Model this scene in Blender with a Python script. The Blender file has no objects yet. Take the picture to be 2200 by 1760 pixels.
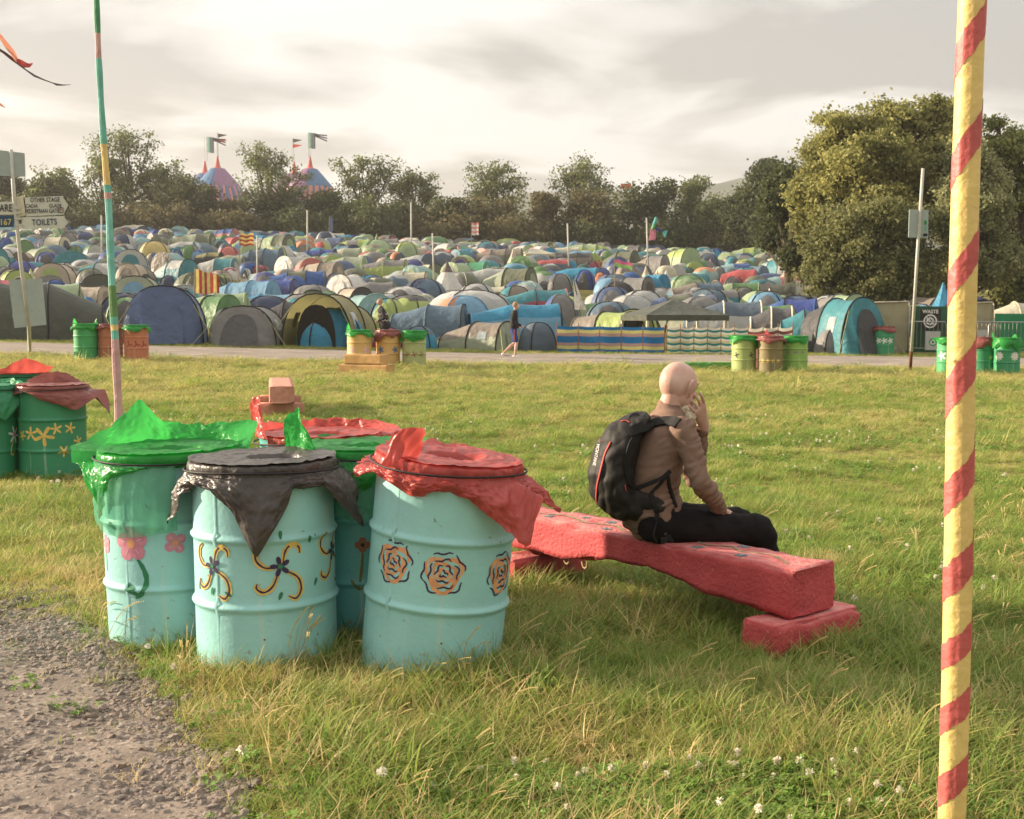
import bpy, math, random
import numpy as np
from mathutils import Vector, Matrix, noise as mnoise
random.seed(7); rng = np.random.default_rng(7)
scene = bpy.context.scene
COL = scene.collection
R = math.radians
PI = math.pi

# ------------------------------------------------------------------ camera, sky, sun, exposure
FPX, CX, CY, HOR, CAMZ = 2600.0, 1100.0, 880.0, 682.0, 1.42
PITCH = math.atan((CY - HOR) / FPX)
cd = bpy.data.cameras.new('camera'); cam = bpy.data.objects.new('camera', cd); COL.objects.link(cam)
cam.location = (0, 0, CAMZ); cam.rotation_euler = (PI / 2 - PITCH, 0, 0)
cd.sensor_width = 36; cd.lens = 36 * FPX / 2200; cd.clip_start = .05; cd.clip_end = 12000
cd.dof.use_dof = True; cd.dof.focus_distance = 6.2; cd.dof.aperture_fstop = 9.0
scene.camera = cam

SUN_EL = R(17); SUNV = Vector((-1, .26, 0)).normalized()
SUN_DIR = Vector((SUNV.x * math.cos(SUN_EL), SUNV.y * math.cos(SUN_EL), math.sin(SUN_EL)))
w = bpy.data.worlds.new('World'); scene.world = w; w.use_nodes = True
nt = w.node_tree; nt.nodes.clear()
def N(nt, t, **k):
    n = nt.nodes.new(t)
    for a, b in k.items():
        if a.startswith('i_'): n.inputs[a[2:].replace('_', ' ')].default_value = b
        else: setattr(n, a, b)
    return n
def L(nt, a, b): nt.links.new(a, b)
sky = N(nt, 'ShaderNodeTexSky', sky_type='NISHITA', sun_disc=False)
sky.sun_elevation = SUN_EL; sky.sun_rotation = math.atan2(SUNV.x, SUNV.y) % (2 * PI)
bg1 = N(nt, 'ShaderNodeBackground'); bg1.inputs['Strength'].default_value = .12; L(nt, sky.outputs[0], bg1.inputs[0])
tc = N(nt, 'ShaderNodeTexCoord')
sep = N(nt, 'ShaderNodeSeparateXYZ'); L(nt, tc.outputs['Generated'], sep.inputs[0])
addz = N(nt, 'ShaderNodeMath', operation='MAXIMUM'); L(nt, sep.outputs[2], addz.inputs[0]); addz.inputs[1].default_value = 0
ad2 = N(nt, 'ShaderNodeMath', operation='ADD'); L(nt, addz.outputs[0], ad2.inputs[0]); ad2.inputs[1].default_value = .13
dx = N(nt, 'ShaderNodeMath', operation='DIVIDE'); L(nt, sep.outputs[0], dx.inputs[0]); L(nt, ad2.outputs[0], dx.inputs[1])
dy = N(nt, 'ShaderNodeMath', operation='DIVIDE'); L(nt, sep.outputs[1], dy.inputs[0]); L(nt, ad2.outputs[0], dy.inputs[1])
cmb = N(nt, 'ShaderNodeCombineXYZ'); L(nt, dx.outputs[0], cmb.inputs[0]); L(nt, dy.outputs[0], cmb.inputs[1]); cmb.inputs[2].default_value = 2.3
n1 = N(nt, 'ShaderNodeTexNoise'); n1.inputs['Scale'].default_value = 1.25; n1.inputs['Detail'].default_value = 5; n1.inputs['Roughness'].default_value = .5; n1.inputs['Distortion'].default_value = .35
L(nt, cmb.outputs[0], n1.inputs['Vector'])
cr = N(nt, 'ShaderNodeValToRGB'); L(nt, n1.outputs['Fac'], cr.inputs[0])
e = cr.color_ramp.elements
e[0].position = .43; e[0].color = (.49, .475, .45, 1)
e[1].position = .565; e[1].color = (.90, .875, .83, 1)
k = cr.color_ramp.elements.new(.50); k.color = (.71, .685, .64, 1)
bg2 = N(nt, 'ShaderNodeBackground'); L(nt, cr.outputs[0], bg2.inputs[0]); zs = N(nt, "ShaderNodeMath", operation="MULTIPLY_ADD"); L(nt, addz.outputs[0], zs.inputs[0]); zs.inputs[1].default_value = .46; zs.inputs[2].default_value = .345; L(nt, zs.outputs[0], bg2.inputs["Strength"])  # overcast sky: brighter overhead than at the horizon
cov = N(nt, 'ShaderNodeMapRange'); L(nt, n1.outputs['Fac'], cov.inputs[0]); cov.inputs[1].default_value = .62; cov.inputs[2].default_value = .85; cov.inputs[3].default_value = .96; cov.inputs[4].default_value = .6
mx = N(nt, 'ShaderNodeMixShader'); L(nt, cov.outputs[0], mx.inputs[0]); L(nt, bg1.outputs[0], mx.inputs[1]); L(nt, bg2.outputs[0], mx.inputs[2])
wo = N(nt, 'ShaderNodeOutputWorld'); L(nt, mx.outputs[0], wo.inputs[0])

sl = bpy.data.lights.new('sun', 'SUN'); so = bpy.data.objects.new('sun', sl); COL.objects.link(so)
sl.energy = 5.0; sl.angle = R(1.2); sl.color = (1.0, .83, .62)
so.rotation_euler = SUN_DIR.to_track_quat('Z', 'Y').to_euler()
vs = scene.view_settings
scene.display_settings.display_device = 'sRGB'
vs.view_transform = 'Standard'; vs.look = 'None'; vs.exposure = 1.32; vs.gamma = 1.0; vs.use_curve_mapping = False
scene.cycles.use_denoising = True
try: scene.cycles.denoiser = 'OPENIMAGEDENOISE'
except Exception: pass
scene.cycles.max_bounces = 6; scene.cycles.transparent_max_bounces = 8
scene.cycles.diffuse_bounces = 3; scene.cycles.glossy_bounces = 2; scene.cycles.transmission_bounces = 3
scene.cycles.volume_bounces = 0
scene.cycles.caustics_reflective = False; scene.cycles.caustics_refractive = False

# ------------------------------------------------------------------ helpers
cp, sp = math.cos(PITCH), math.sin(PITCH)
def ray(px, py):
    a, b = (px - CX) / FPX, (CY - py) / FPX
    return Vector((a, cp + b * sp, -sp + b * cp))
def W(px, py, Y):
    r = ray(px, py); t = Y / r.y
    return Vector((r.x * t, Y, CAMZ + r.z * t))
DS = np.array([0, 10, 20, 31, 36.5, 50, 80, 120, 160, 175, 200, 260, 12000.])
HL = np.array([0, 0, .10, .44, .66, 1.35, 3.7, 8.2, 13.0, 13.6, 13.2, 8, 0])
HM = np.array([0, 0, .05, .18, .33, .80, 2.9, 6.5, 10.4, 11., 10.6, 6, 0])
HR = np.array([0, 0, 0., .07, .22, .55, 2.2, 4.9, 7.8, 8.4, 8, 4, 0])
def terr(x, y):
    x = np.asarray(x, float); y = np.asarray(y, float)
    yy = np.maximum(y, 0)
    def prof(d):
        u = np.clip(x / np.maximum(y, 8.), -.46, .46)
        l = np.interp(d, DS, HL); m = np.interp(d, DS, HM); r = np.interp(d, DS, HR)
        return np.where(u < 0, m + (l - m) * (-u / .42), m + (r - m) * (u / .42))
    z = (prof(yy) + prof(yy * .93) + prof(yy * 1.07)) / 3
    near = np.clip((14 - y) / 8, 0, 1)
    z = z + near * (.018 * np.sin(x * 1.9 + .6) * np.cos(y * 1.3) + .010 * np.sin(x * 4.1 + y * 2.7))
    return z
def tz(x, y): return float(terr(x, y))
def G(px, py, lo=2.5, hi=250):
    r = ray(px, py); Y = lo; prev = lo
    while Y < hi:
        t = Y / r.y
        if CAMZ + r.z * t <= tz(r.x * t, Y): break
        prev = Y; Y *= 1.01
    a, b = prev, Y
    for _ in range(12):
        m = (a + b) / 2; t = m / r.y
        if CAMZ + r.z * t <= tz(r.x * t, m): b = m
        else: a = m
    t = b / r.y
    return Vector((r.x * t, b, tz(r.x * t, b)))
def GD(px, d):
    x = (px - CX) / FPX * d
    return Vector((x, d, tz(x, d)))
def lin(c):
    return tuple(((v / 255) / 12.92 if v / 255 <= .04045 else ((v / 255 + .055) / 1.055) ** 2.4) for v in c)

def soft(c, k):
    l = .3 * c[0] + .6 * c[1] + .1 * c[2]; return tuple(v + (l - v) * k for v in c)
MATS = {}
def mat(name, rgb, rough=.8, var=.15, vscale=6., bump=0., bscale=60., spec=.3, trans=0., metal=0., rgb2=None, isl=0., stretch=(1, 1, 1), obj=True, dirt=None, dscale=9., dcut=.62, sheen=0., desat=.16):
    """procedural principled material: two-tone noise, optional per-island variation, bump, stains, translucency"""
    if name in MATS: return MATS[name]
    m = bpy.data.materials.new(name); m.use_nodes = True; MATS[name] = m
    nt = m.node_tree; nt.nodes.clear()
    c = soft(lin(rgb), desat); c2 = soft(lin(rgb2), desat) if rgb2 else tuple(min(1, v * (1 - var * 1.6)) for v in c)
    c1 = c if rgb2 else tuple(min(1, v * (1 + var)) for v in c)
    out = N(nt, 'ShaderNodeOutputMaterial'); bs = N(nt, 'ShaderNodeBsdfPrincipled')
    t = N(nt, 'ShaderNodeTexCoord'); mp = N(nt, 'ShaderNodeMapping'); mp.inputs['Scale'].default_value = stretch
    L(nt, t.outputs['Object'], mp.inputs[0])
    no = N(nt, 'ShaderNodeTexNoise'); no.inputs['Scale'].default_value = vscale; no.inputs['Detail'].default_value = 4
    L(nt, mp.outputs[0], no.inputs['Vector'])
    ra = N(nt, 'ShaderNodeMapRange'); ra.inputs[1].default_value = .3; ra.inputs[2].default_value = .7
    L(nt, no.outputs['Fac'], ra.inputs[0]); fac = ra.outputs[0]
    mix = N(nt, 'ShaderNodeMix', data_type='RGBA'); mix.inputs['A'].default_value = (*c2, 1); mix.inputs['B'].default_value = (*c1, 1)
    L(nt, fac, mix.inputs['Factor']); col = mix.outputs['Result']
    if isl > 0:
        g = N(nt, 'ShaderNodeNewGeometry'); hs = N(nt, 'ShaderNodeHueSaturation')
        mr = N(nt, 'ShaderNodeMapRange'); mr.inputs[3].default_value = 1 - isl; mr.inputs[4].default_value = 1 + isl
        L(nt, g.outputs['Random Per Island'], mr.inputs[0]); L(nt, mr.outputs[0], hs.inputs['Value']); L(nt, col, hs.inputs['Color'])
        mr2 = N(nt, 'ShaderNodeMapRange'); mr2.inputs[3].default_value = .5 + isl * .04; mr2.inputs[4].default_value = .5 - isl * .03
        L(nt, g.outputs['Random Per Island'], mr2.inputs[0]); L(nt, mr2.outputs[0], hs.inputs['Hue']); col = hs.outputs[0]
    if dirt:
        dn = N(nt, 'ShaderNodeTexNoise'); dn.inputs['Scale'].default_value = dscale; dn.inputs['Detail'].default_value = 6; dn.inputs['Roughness'].default_value = .65
        L(nt, mp.outputs[0], dn.inputs['Vector'])
        dr = N(nt, 'ShaderNodeMapRange'); dr.inputs[1].default_value = dcut; dr.inputs[2].default_value = dcut + .07; L(nt, dn.outputs['Fac'], dr.inputs[0])
        dm = N(nt, 'ShaderNodeMix', data_type='RGBA'); dm.inputs['B'].default_value = (*lin(dirt), 1); L(nt, col, dm.inputs['A'])
        L(nt, dr.outputs[0], dm.inputs['Factor']); col = dm.outputs['Result']
    L(nt, col, bs.inputs['Base Color']); bs.inputs['Roughness'].default_value = rough; bs.inputs['Metallic'].default_value = metal
    bs.inputs['Specular IOR Level'].default_value = spec
    if sheen: bs.inputs['Sheen Weight'].default_value = sheen
    if bump:
        bn = N(nt, 'ShaderNodeTexNoise'); bn.inputs['Scale'].default_value = bscale; bn.inputs['Detail'].default_value = 5
        L(nt, mp.outputs[0], bn.inputs['Vector'])
        bu = N(nt, 'ShaderNodeBump'); bu.inputs['Strength'].default_value = min(1, bump); bu.inputs['Distance'].default_value = .01 * max(1, bump) * 10 / max(bscale, 1) * 3
        L(nt, bn.outputs['Fac'], bu.inputs['Height']); L(nt, bu.outputs[0], bs.inputs['Normal'])
    sh = bs.outputs[0]
    if trans > 0:
        tr = N(nt, 'ShaderNodeBsdfTranslucent'); L(nt, col, tr.inputs[0])
        ms = N(nt, 'ShaderNodeMixShader'); ms.inputs[0].default_value = trans; L(nt, sh, ms.inputs[1]); L(nt, tr.outputs[0], ms.inputs[2]); sh = ms.outputs[0]
    L(nt, sh, out.inputs[0])
    return m

class MB:
    def __init__(s): s.v = []; s.f = []; s.m = []; s.mats = []
    def mi(s, m):
        if m not in s.mats: s.mats.append(m)
        return s.mats.index(m)
    def add(s, vs, fs, m):
        k = len(s.v); s.v.extend([tuple(p) for p in vs]); i = s.mi(m)
        for f in fs: s.f.append(tuple(k + a for a in f)); s.m.append(i)
    def box(s, c, d, m, rz=0, M=None):
        x, y, z = d[0] / 2, d[1] / 2, d[2] / 2
        vs = [Vector((a * x, b * y, g * z)) for a in (-1, 1) for b in (-1, 1) for g in (-1, 1)]
        rot = M if M is not None else Matrix.Rotation(rz, 3, 'Z')
        s.add([rot @ p + Vector(c) for p in vs], [(0, 1, 3, 2), (4, 6, 7, 5), (0, 4, 5, 1), (2, 3, 7, 6), (0, 2, 6, 4), (1, 5, 7, 3)], m)
    def tube(s, pts, r, m, n=8, cap=True, flat=None):
        pts = [Vector(p) for p in pts]; rr = r if isinstance(r, (list, tuple)) else [r] * len(pts)
        vs = []; up = None
        for i, p in enumerate(pts):
            t = (pts[min(i + 1, len(pts) - 1)] - pts[max(i - 1, 0)])
            t = t.normalized() if t.length > 1e-9 else Vector((0, 0, 1))
            if up is None:
                up = Vector((0, 0, 1)) if abs(t.z) < .9 else Vector((1, 0, 0))
            a = t.cross(up); a = a.normalized() if a.length > 1e-6 else Vector((1, 0, 0)); b = a.cross(t).normalized(); up = b
            fl = flat or 1
            for k in range(n):
                an = 2 * PI * k / n; vs.append(p + a * (rr[i] * math.cos(an)) + b * (rr[i] * fl * math.sin(an)))
        fs = [(i * n + k, i * n + (k + 1) % n, (i + 1) * n + (k + 1) % n, (i + 1) * n + k) for i in range(len(pts) - 1) for k in range(n)]
        if cap: fs += [tuple(range(n))[::-1], tuple((len(pts) - 1) * n + k for k in range(n))]
        s.add(vs, fs, m)
    def grid(s, fn, nu, nv, m, mf=None):
        vs = [fn(i / nu, j / nv) for i in range(nu + 1) for j in range(nv + 1)]
        k = len(s.v); s.v.extend([tuple(p) for p in vs])
        for i in range(nu):
            for j in range(nv):
                a = k + i * (nv + 1) + j
                s.f.append((a, a + 1, a + nv + 2, a + nv + 1)); s.m.append(s.mi(mf(i / nu, j / nv) if mf else m))
    def lathe(s, prof, m, n=48, mf=None):
        k = len(s.v)
        for r, z in prof:
            for a in range(n): s.v.append((r * math.cos(2 * PI * a / n), r * math.sin(2 * PI * a / n), z))
        for i in range(len(prof) - 1):
            for a in range(n):
                s.f.append((k + i * n + a, k + i * n + (a + 1) % n, k + (i + 1) * n + (a + 1) % n, k + (i + 1) * n + a)); s.m.append(s.mi(m))
    def build(s, name, parent=None, smooth=False, loc=None, rot=None):
        me = bpy.data.meshes.new(name); me.from_pydata(s.v, [], s.f); me.update()
        for m in s.mats: me.materials.append(m)
        me.polygons.foreach_set('material_index', s.m)
        if smooth: me.polygons.foreach_set('use_smooth', [True] * len(s.f))
        o = bpy.data.objects.new(name, me); COL.objects.link(o)
        if parent: o.parent = parent
        if loc is not None: o.location = loc
        if rot is not None: o.rotation_euler = rot
        return o
def tag(o, label=None, cat=None, group=None, kind=None):
    if label: o['label'] = label
    if cat: o['category'] = cat
    if group: o['group'] = group
    if kind: o['kind'] = kind
    return o
def thing(name, loc, label, cat, group=None, rz=0, rot=None):
    o = bpy.data.objects.new(name, None); COL.objects.link(o); o.location = loc
    o.rotation_euler = rot if rot is not None else (0, 0, rz); o.empty_display_size = .1
    return tag(o, label, cat, group)
def nz(p, s=1., seed=0.): return mnoise.noise(Vector((p[0] * s + seed, p[1] * s - seed * .7, p[2] * s + seed * 1.3)))
def textmesh(txt, size, m, name='lettering', parent=None, bold=0., align='CENTER', sx=1., shear=0.):
    cu = bpy.data.curves.new(name, 'FONT'); cu.body = txt; cu.size = size; cu.align_x = align; cu.align_y = 'CENTER'; cu.offset = bold * size; cu.resolution_u = 3; cu.shear = shear
    to = bpy.data.objects.new('tmp', cu); COL.objects.link(to)
    dg = bpy.context.evaluated_depsgraph_get(); dg.update()
    me = bpy.data.meshes.new_from_object(to.evaluated_get(dg)); bpy.data.objects.remove(to)
    me.materials.clear(); me.materials.append(m); me.name = name
    for v in me.vertices: v.co.x *= sx
    o = bpy.data.objects.new(name, me); COL.objects.link(o)
    if parent: o.parent = parent
    return o
def remeshed(name, mb, voxel, m, parent=None, smooth_it=3, disp=None):
    """join overlapping closed shapes into one continuous skin"""
    o = mb.build(name, None); md = o.modifiers.new('r', 'REMESH'); md.mode = 'VOXEL'; md.voxel_size = voxel
    sm = o.modifiers.new('s', 'SMOOTH'); sm.factor = .5; sm.iterations = smooth_it
    dg = bpy.context.evaluated_depsgraph_get(); dg.update()
    me = bpy.data.meshes.new_from_object(o.evaluated_get(dg)); bpy.data.objects.remove(o)
    me.materials.clear(); me.materials.append(m); me.name = name
    me.polygons.foreach_set('use_smooth', [True] * len(me.polygons))
    if disp:
        nv = [v.normal.copy() for v in me.vertices]
        for v, n_ in zip(me.vertices, nv): v.co += n_ * disp(v.co)
    ob = bpy.data.objects.new(name, me); COL.objects.link(ob)
    if parent: ob.parent = parent
    return ob
def blob(mb, c, r, M, m, nu=16, nv=12):
    """ellipsoid, closed"""
    c = Vector(c); vs = []
    for j in range(1, nv):
        ph = PI * j / nv
        for i in range(nu):
            th = 2 * PI * i / nu
            vs.append(M @ Vector((r[0] * math.sin(ph) * math.cos(th), r[1] * math.sin(ph) * math.sin(th), r[2] * math.cos(ph))) + c)
    top = len(vs); vs.append(M @ Vector((0, 0, r[2])) + c); vs.append(M @ Vector((0, 0, -r[2])) + c)
    fs = [(j * nu + i, (j + 1) * nu + i, (j + 1) * nu + (i + 1) % nu, j * nu + (i + 1) % nu) for j in range(nv - 2) for i in range(nu)]
    fs += [(top, i, (i + 1) % nu) for i in range(nu)] + [(top + 1, (nv - 2) * nu + (i + 1) % nu, (nv - 2) * nu + i) for i in range(nu)]
    mb.add(vs, fs, m)
def limb(mb, pts, m, side=Vector((0, 1, 0)), n=16, sub=3):
    """closed loft; pts = [(pos, ra, rb)], ra across the limb in the plane normal to side, rb along side; rounded ends"""
    P = [Vector(p[0]) for p in pts]; A = [p[1] for p in pts]; B = [(p[2] if len(p) > 2 else p[1]) for p in pts]
    Q = []
    for i in range(len(P) - 1):
        for k in range(sub):
            t = k / sub
            p0, p1, p2, p3 = P[max(i - 1, 0)], P[i], P[i + 1], P[min(i + 2, len(P) - 1)]
            q = .5 * ((2 * p1) + (p2 - p0) * t + (2 * p0 - 5 * p1 + 4 * p2 - p3) * t * t + (3 * p1 - p0 - 3 * p2 + p3) * t ** 3)
            s_ = t * t * (3 - 2 * t); Q.append((q, A[i] + (A[i + 1] - A[i]) * s_, B[i] + (B[i + 1] - B[i]) * s_))
    Q.append((P[-1], A[-1], B[-1]))
    d0 = (Q[0][0] - Q[1][0]).normalized(); d1 = (Q[-1][0] - Q[-2][0]).normalized()
    def ends(q, d):
        return [(q[0] + d * (min(q[1], q[2]) * s_), q[1] * c_, q[2] * c_) for s_, c_ in ((.5, .87), (.87, .5), (.98, .15))]
    Q = ends(Q[0], d0)[::-1] + Q + ends(Q[-1], d1)
    vs = []
    for i, (p, ra, rb) in enumerate(Q):
        t = (Q[min(i + 1, len(Q) - 1)][0] - Q[max(i - 1, 0)][0]).normalized()
        b = side - t * side.dot(t); b = b.normalized() if b.length > 1e-4 else Vector((1, 0, 0)); a = t.cross(b)
        for k in range(n):
            an = 2 * PI * k / n; vs.append(p + a * ra * math.cos(an) + b * rb * math.sin(an))
    fs = [(i * n + k, i * n + (k + 1) % n, (i + 1) * n + (k + 1) % n, (i + 1) * n + k) for i in range(len(Q) - 1) for k in range(n)]
    fs += [tuple(range(n))[::-1], tuple((len(Q) - 1) * n + k for k in range(n))]
    mb.add(vs, fs, m)

def scatter(name, pts, rots, scl, idx, protos, label=None, cat=None, parent=None):
    """one 'stuff' object: instances of protos on explicit points"""
    me = bpy.data.meshes.new(name); n = len(pts)
    me.vertices.add(n); me.vertices.foreach_set('co', np.asarray(pts, np.float32).ravel())
    for nm, ty, data in (('rot', 'FLOAT_VECTOR', rots), ('scl', 'FLOAT_VECTOR', scl), ('pick', 'INT', idx)):
        a = me.attributes.new(nm, ty, 'POINT')
        if ty == 'INT': a.data.foreach_set('value', np.asarray(data, np.int32))
        else: a.data.foreach_set('vector', np.asarray(data, np.float32).ravel())
    o = bpy.data.objects.new(name, me); COL.objects.link(o)
    pc = bpy.data.collections.new(name + '_pieces')
    for i, p in enumerate(protos):
        for c in list(p.users_collection): c.objects.unlink(p)
        p.name = '%s_%02d' % (name + '_piece', i); pc.objects.link(p)
    ng = bpy.data.node_groups.new(name, 'GeometryNodeTree')
    ng.interface.new_socket('Geometry', in_out='INPUT', socket_type='NodeSocketGeometry')
    ng.interface.new_socket('Geometry', in_out='OUTPUT', socket_type='NodeSocketGeometry')
    gi = N(ng, 'NodeGroupInput'); go = N(ng, 'NodeGroupOutput'); ci = N(ng, 'GeometryNodeCollectionInfo')
    ci.inputs['Collection'].default_value = pc; ci.inputs['Separate Children'].default_value = True; ci.inputs['Reset Children'].default_value = True
    ip = N(ng, 'GeometryNodeInstanceOnPoints'); ip.inputs['Pick Instance'].default_value = True
    def att(nm, ty):
        a = N(ng, 'GeometryNodeInputNamedAttribute', data_type=ty); a.inputs['Name'].default_value = nm
        return [q for q in a.outputs if q.enabled and q.name == 'Attribute'][0]
    L(ng, gi.outputs[0], ip.inputs['Points']); L(ng, ci.outputs[0], ip.inputs['Instance'])
    L(ng, att('pick', 'INT'), ip.inputs['Instance Index'])
    e2r = N(ng, 'FunctionNodeEulerToRotation'); L(ng, att('rot', 'FLOAT_VECTOR'), e2r.inputs[0]); L(ng, e2r.outputs[0], ip.inputs['Rotation'])
    L(ng, att('scl', 'FLOAT_VECTOR'), ip.inputs['Scale']); L(ng, ip.outputs[0], go.inputs[0])
    md = o.modifiers.new('scatter', 'NODES'); md.node_group = ng
    if parent: o.parent = parent; o['kind'] = 'stuff'
    else: tag(o, label, cat, kind='stuff')
    return o
# ------------------------------------------------------------------ ground
def ground_mat():
    m = bpy.data.materials.new('field_ground'); m.use_nodes = True; nt = m.node_tree; nt.nodes.clear()
    out = N(nt, 'ShaderNodeOutputMaterial'); bs = N(nt, 'ShaderNodeBsdfPrincipled'); L(nt, bs.outputs[0], out.inputs[0])
    t = N(nt, 'ShaderNodeTexCoord')
    a = N(nt, 'ShaderNodeTexNoise'); a.inputs['Scale'].default_value = .55; a.inputs['Detail'].default_value = 8; a.inputs['Roughness'].default_value = .7
    b = N(nt, 'ShaderNodeTexNoise'); b.inputs['Scale'].default_value = 14; b.inputs['Detail'].default_value = 6
    L(nt, t.outputs['Object'], a.inputs['Vector']); L(nt, t.outputs['Object'], b.inputs['Vector'])
    r = N(nt, 'ShaderNodeValToRGB'); L(nt, a.outputs['Fac'], r.inputs[0])
    el = r.color_ramp.elements; el[0].position = .38; el[0].color = (*lin((88, 92, 46)), 1); el[1].position = .64; el[1].color = (*lin((150, 135, 85)), 1)
    mm = N(nt, 'ShaderNodeMix', data_type='RGBA', blend_type='MULTIPLY'); mm.inputs['Factor'].default_value = .8
    mr = N(nt, 'ShaderNodeMapRange'); mr.inputs[1].default_value = .3; mr.inputs[2].default_value = .7; mr.inputs[3].default_value = .45; mr.inputs[4].default_value = 1.2
    L(nt, b.outputs['Fac'], mr.inputs[0]); L(nt, r.outputs[0], mm.inputs['A']); L(nt, mr.outputs[0], mm.inputs['B'])
    L(nt, mm.outputs['Result'], bs.inputs['Base Color']); bs.inputs['Roughness'].default_value = .95; bs.inputs['Specular IOR Level'].default_value = .1
    bu = N(nt, 'ShaderNodeBump'); bu.inputs['Distance'].default_value = .03; L(nt, b.outputs['Fac'], bu.inputs['Height']); L(nt, bu.outputs[0], bs.inputs['Normal'])
    return m
def sheet(name, xs, ys, m, dz=0.):
    X, Y = np.meshgrid(xs, ys, indexing='ij'); Z = terr(X, Y) + (dz(X, Y) if callable(dz) else dz)
    vs = np.stack([X.ravel(), Y.ravel(), Z.ravel()], 1); ny = len(ys)
    fs = [(i * ny + j, (i + 1) * ny + j, (i + 1) * ny + j + 1, i * ny + j + 1) for i in range(len(xs) - 1) for j in range(ny - 1)]
    me = bpy.data.meshes.new(name); me.from_pydata([tuple(v) for v in vs.tolist()], [], fs); me.materials.append(m)
    me.polygons.foreach_set('use_smooth', [True] * len(fs))
    o = bpy.data.objects.new(name, me); COL.objects.link(o); return o
def geo(a, b, n): return list(np.geomspace(a, b, n))
xs = [-v for v in geo(6, 5000, 60)][::-1] + list(np.linspace(-5.8, 5.8, 60)) + geo(6, 5000, 60)
ys = [-v for v in geo(3, 3000, 14)][::-1] + list(np.linspace(-2, 34, 150)) + geo(34.4, 8000, 110)
field = tag(sheet('grass_field_ground', xs, ys, ground_mat()), kind='structure')

# road across the field (sheet 15 mm above) and the gravel of the near track
roadm = mat('road_gravel', (150, 136, 122), rough=.95, rgb2=(120, 107, 96), vscale=1.7, bump=.6, bscale=40, stretch=(.5, 2, 1), dirt=(168, 155, 140), dscale=3, dcut=.55)
def road_y0(x): return 31.2 + .25 * math.sin(x * .31) + .0 * x
mb = MB(); XS = np.linspace(-75, 75, 160)
mb.grid(lambda u, v: (lambda x: (lambda y: (x, y, tz(x, y) + .02 + .03 * math.sin(v * PI)))(road_y0(x) + v * (5.0 + .12 * math.sin(x * .8))))(-75 + 150 * u), 160, 6, roadm)
tag(mb.build('field_road', smooth=True), kind='structure')

EDGE = [(-.52, 2.2), (-.76, 3.3), (-1.12, 4.0), (-1.68, 5.0), (-2.30, 5.75), (-3.4, 6.5), (-5.6, 7.6), (-9, 9)]
EX = np.array([p[0] for p in EDGE])[::-1]; EY = np.array([p[1] for p in EDGE])[::-1]
def track_in(x, y):
    """signed: >0 inside the gravel (nearer / left of the edge)"""
    return (np.interp(x, EX, EY) - y) * .75 + .10 * np.sin(np.asarray(x) * 7 + np.asarray(y) * 4) + .05 * np.sin(np.asarray(x) * 19 - np.asarray(y) * 13)
trm = mat('track_soil', (144, 127, 112), rough=.95, rgb2=(106, 93, 84), vscale=4, bump=.9, bscale=45, dirt=(160, 148, 136), dscale=26, dcut=.56)
def tdz(X, Y):
    s = np.clip(track_in(X, Y) / .35, -1, 1)
    return np.where(s > 0, .008 + .012 * s, .03 * s) + .010 * np.sin(X * 9 + Y * 5) * np.cos(Y * 7 - X * 3) * (s > 0)
track = tag(sheet('gravel_track', np.linspace(-9, -.40, 150), np.linspace(1.6, 8.6, 130), trm, tdz), kind='structure')

rock_m = mat('track_stone', (150, 138, 126), rough=.9, rgb2=(104, 92, 83), vscale=7, bump=.5, bscale=50, isl=.22)
rock_m2 = mat('track_stone_reddish', (154, 136, 122), rough=.9, rgb2=(126, 108, 96), vscale=9, bump=.5, bscale=50)
def rock_mesh(seed, m, sub=1):
    import bmesh
    bm = bmesh.new(); bmesh.ops.create_icosphere(bm, subdivisions=sub, radius=1)
    r_ = random.Random(seed); pl = [(Vector((r_.uniform(-1, 1), r_.uniform(-1, 1), r_.uniform(-1, 1))).normalized(), r_.uniform(.5, .82)) for _ in range(9)]
    for v in bm.verts:
        for n_, d in pl:
            k = v.co.dot(n_)
            if k > d: v.co -= n_ * (k - d) * .95
        v.co *= 1 + .12 * mnoise.noise(v.co * 1.7 + Vector((seed, 0, 0)))
        v.co.z *= .66
    me = bpy.data.meshes.new('stone'); bm.to_mesh(me); bm.free(); me.materials.append(m); return me
rocks = [rock_mesh(i, rock_m if i % 3 else rock_m2, 2 if i < 3 else 1) for i in range(8)]
# stones that can be told apart: parts of the track
big = [((85, 1300 + 150), 15)]
placed = 0
hand = [(230, 1662, 22), (493, 1632, 24), (500, 1622, 14), (255, 1610, 20), (105, 1480, 17), (205, 1425, 11), (248, 1425, 13), (450, 1542, 20), (510, 1548, 15), (190, 1411, 12), (610, 1706, 16), (548, 1690, 18), (45, 1520, 14), (225, 1590, 13), (355, 1655, 14), (378, 1660, 13), (262, 1655, 12), (100, 1600, 13), (140, 1595, 11), (195, 1580, 12), (350, 1700, 12), (30, 1380, 11), (120, 1395, 10)]
def put_rock(x, y, s):
    global placed
    o = bpy.data.objects.new('stone', rocks[placed % 8]); COL.objects.link(o); o.parent = track
    o.location = (x, y, float(terr(x, y)) + .010 + s * .22); o.scale = (s * random.uniform(.8, 1.2), s * random.uniform(.75, 1.1), s * random.uniform(.7, 1.05))
    o.rotation_euler = (random.uniform(-.3, .3), random.uniform(-.3, .3), random.uniform(0, 6.28)); placed += 1
for px, py, s in hand:
    g = G(px, py, lo=1.5); put_rock(g.x, g.y, s * g.y / FPX)
for _ in range(6000):
    if placed >= 285: break
    px = random.uniform(-10, 640); py = random.uniform(1300, 1765); g = G(px, py, lo=1.5)
    ti = float(track_in(g.x, g.y))
    if ti > -.02 or (ti > -.25 and random.random() < .10):
        put_rock(g.x, g.y, random.uniform(.014, .026) * (1.25 if random.random() < .1 else 1))
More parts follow.
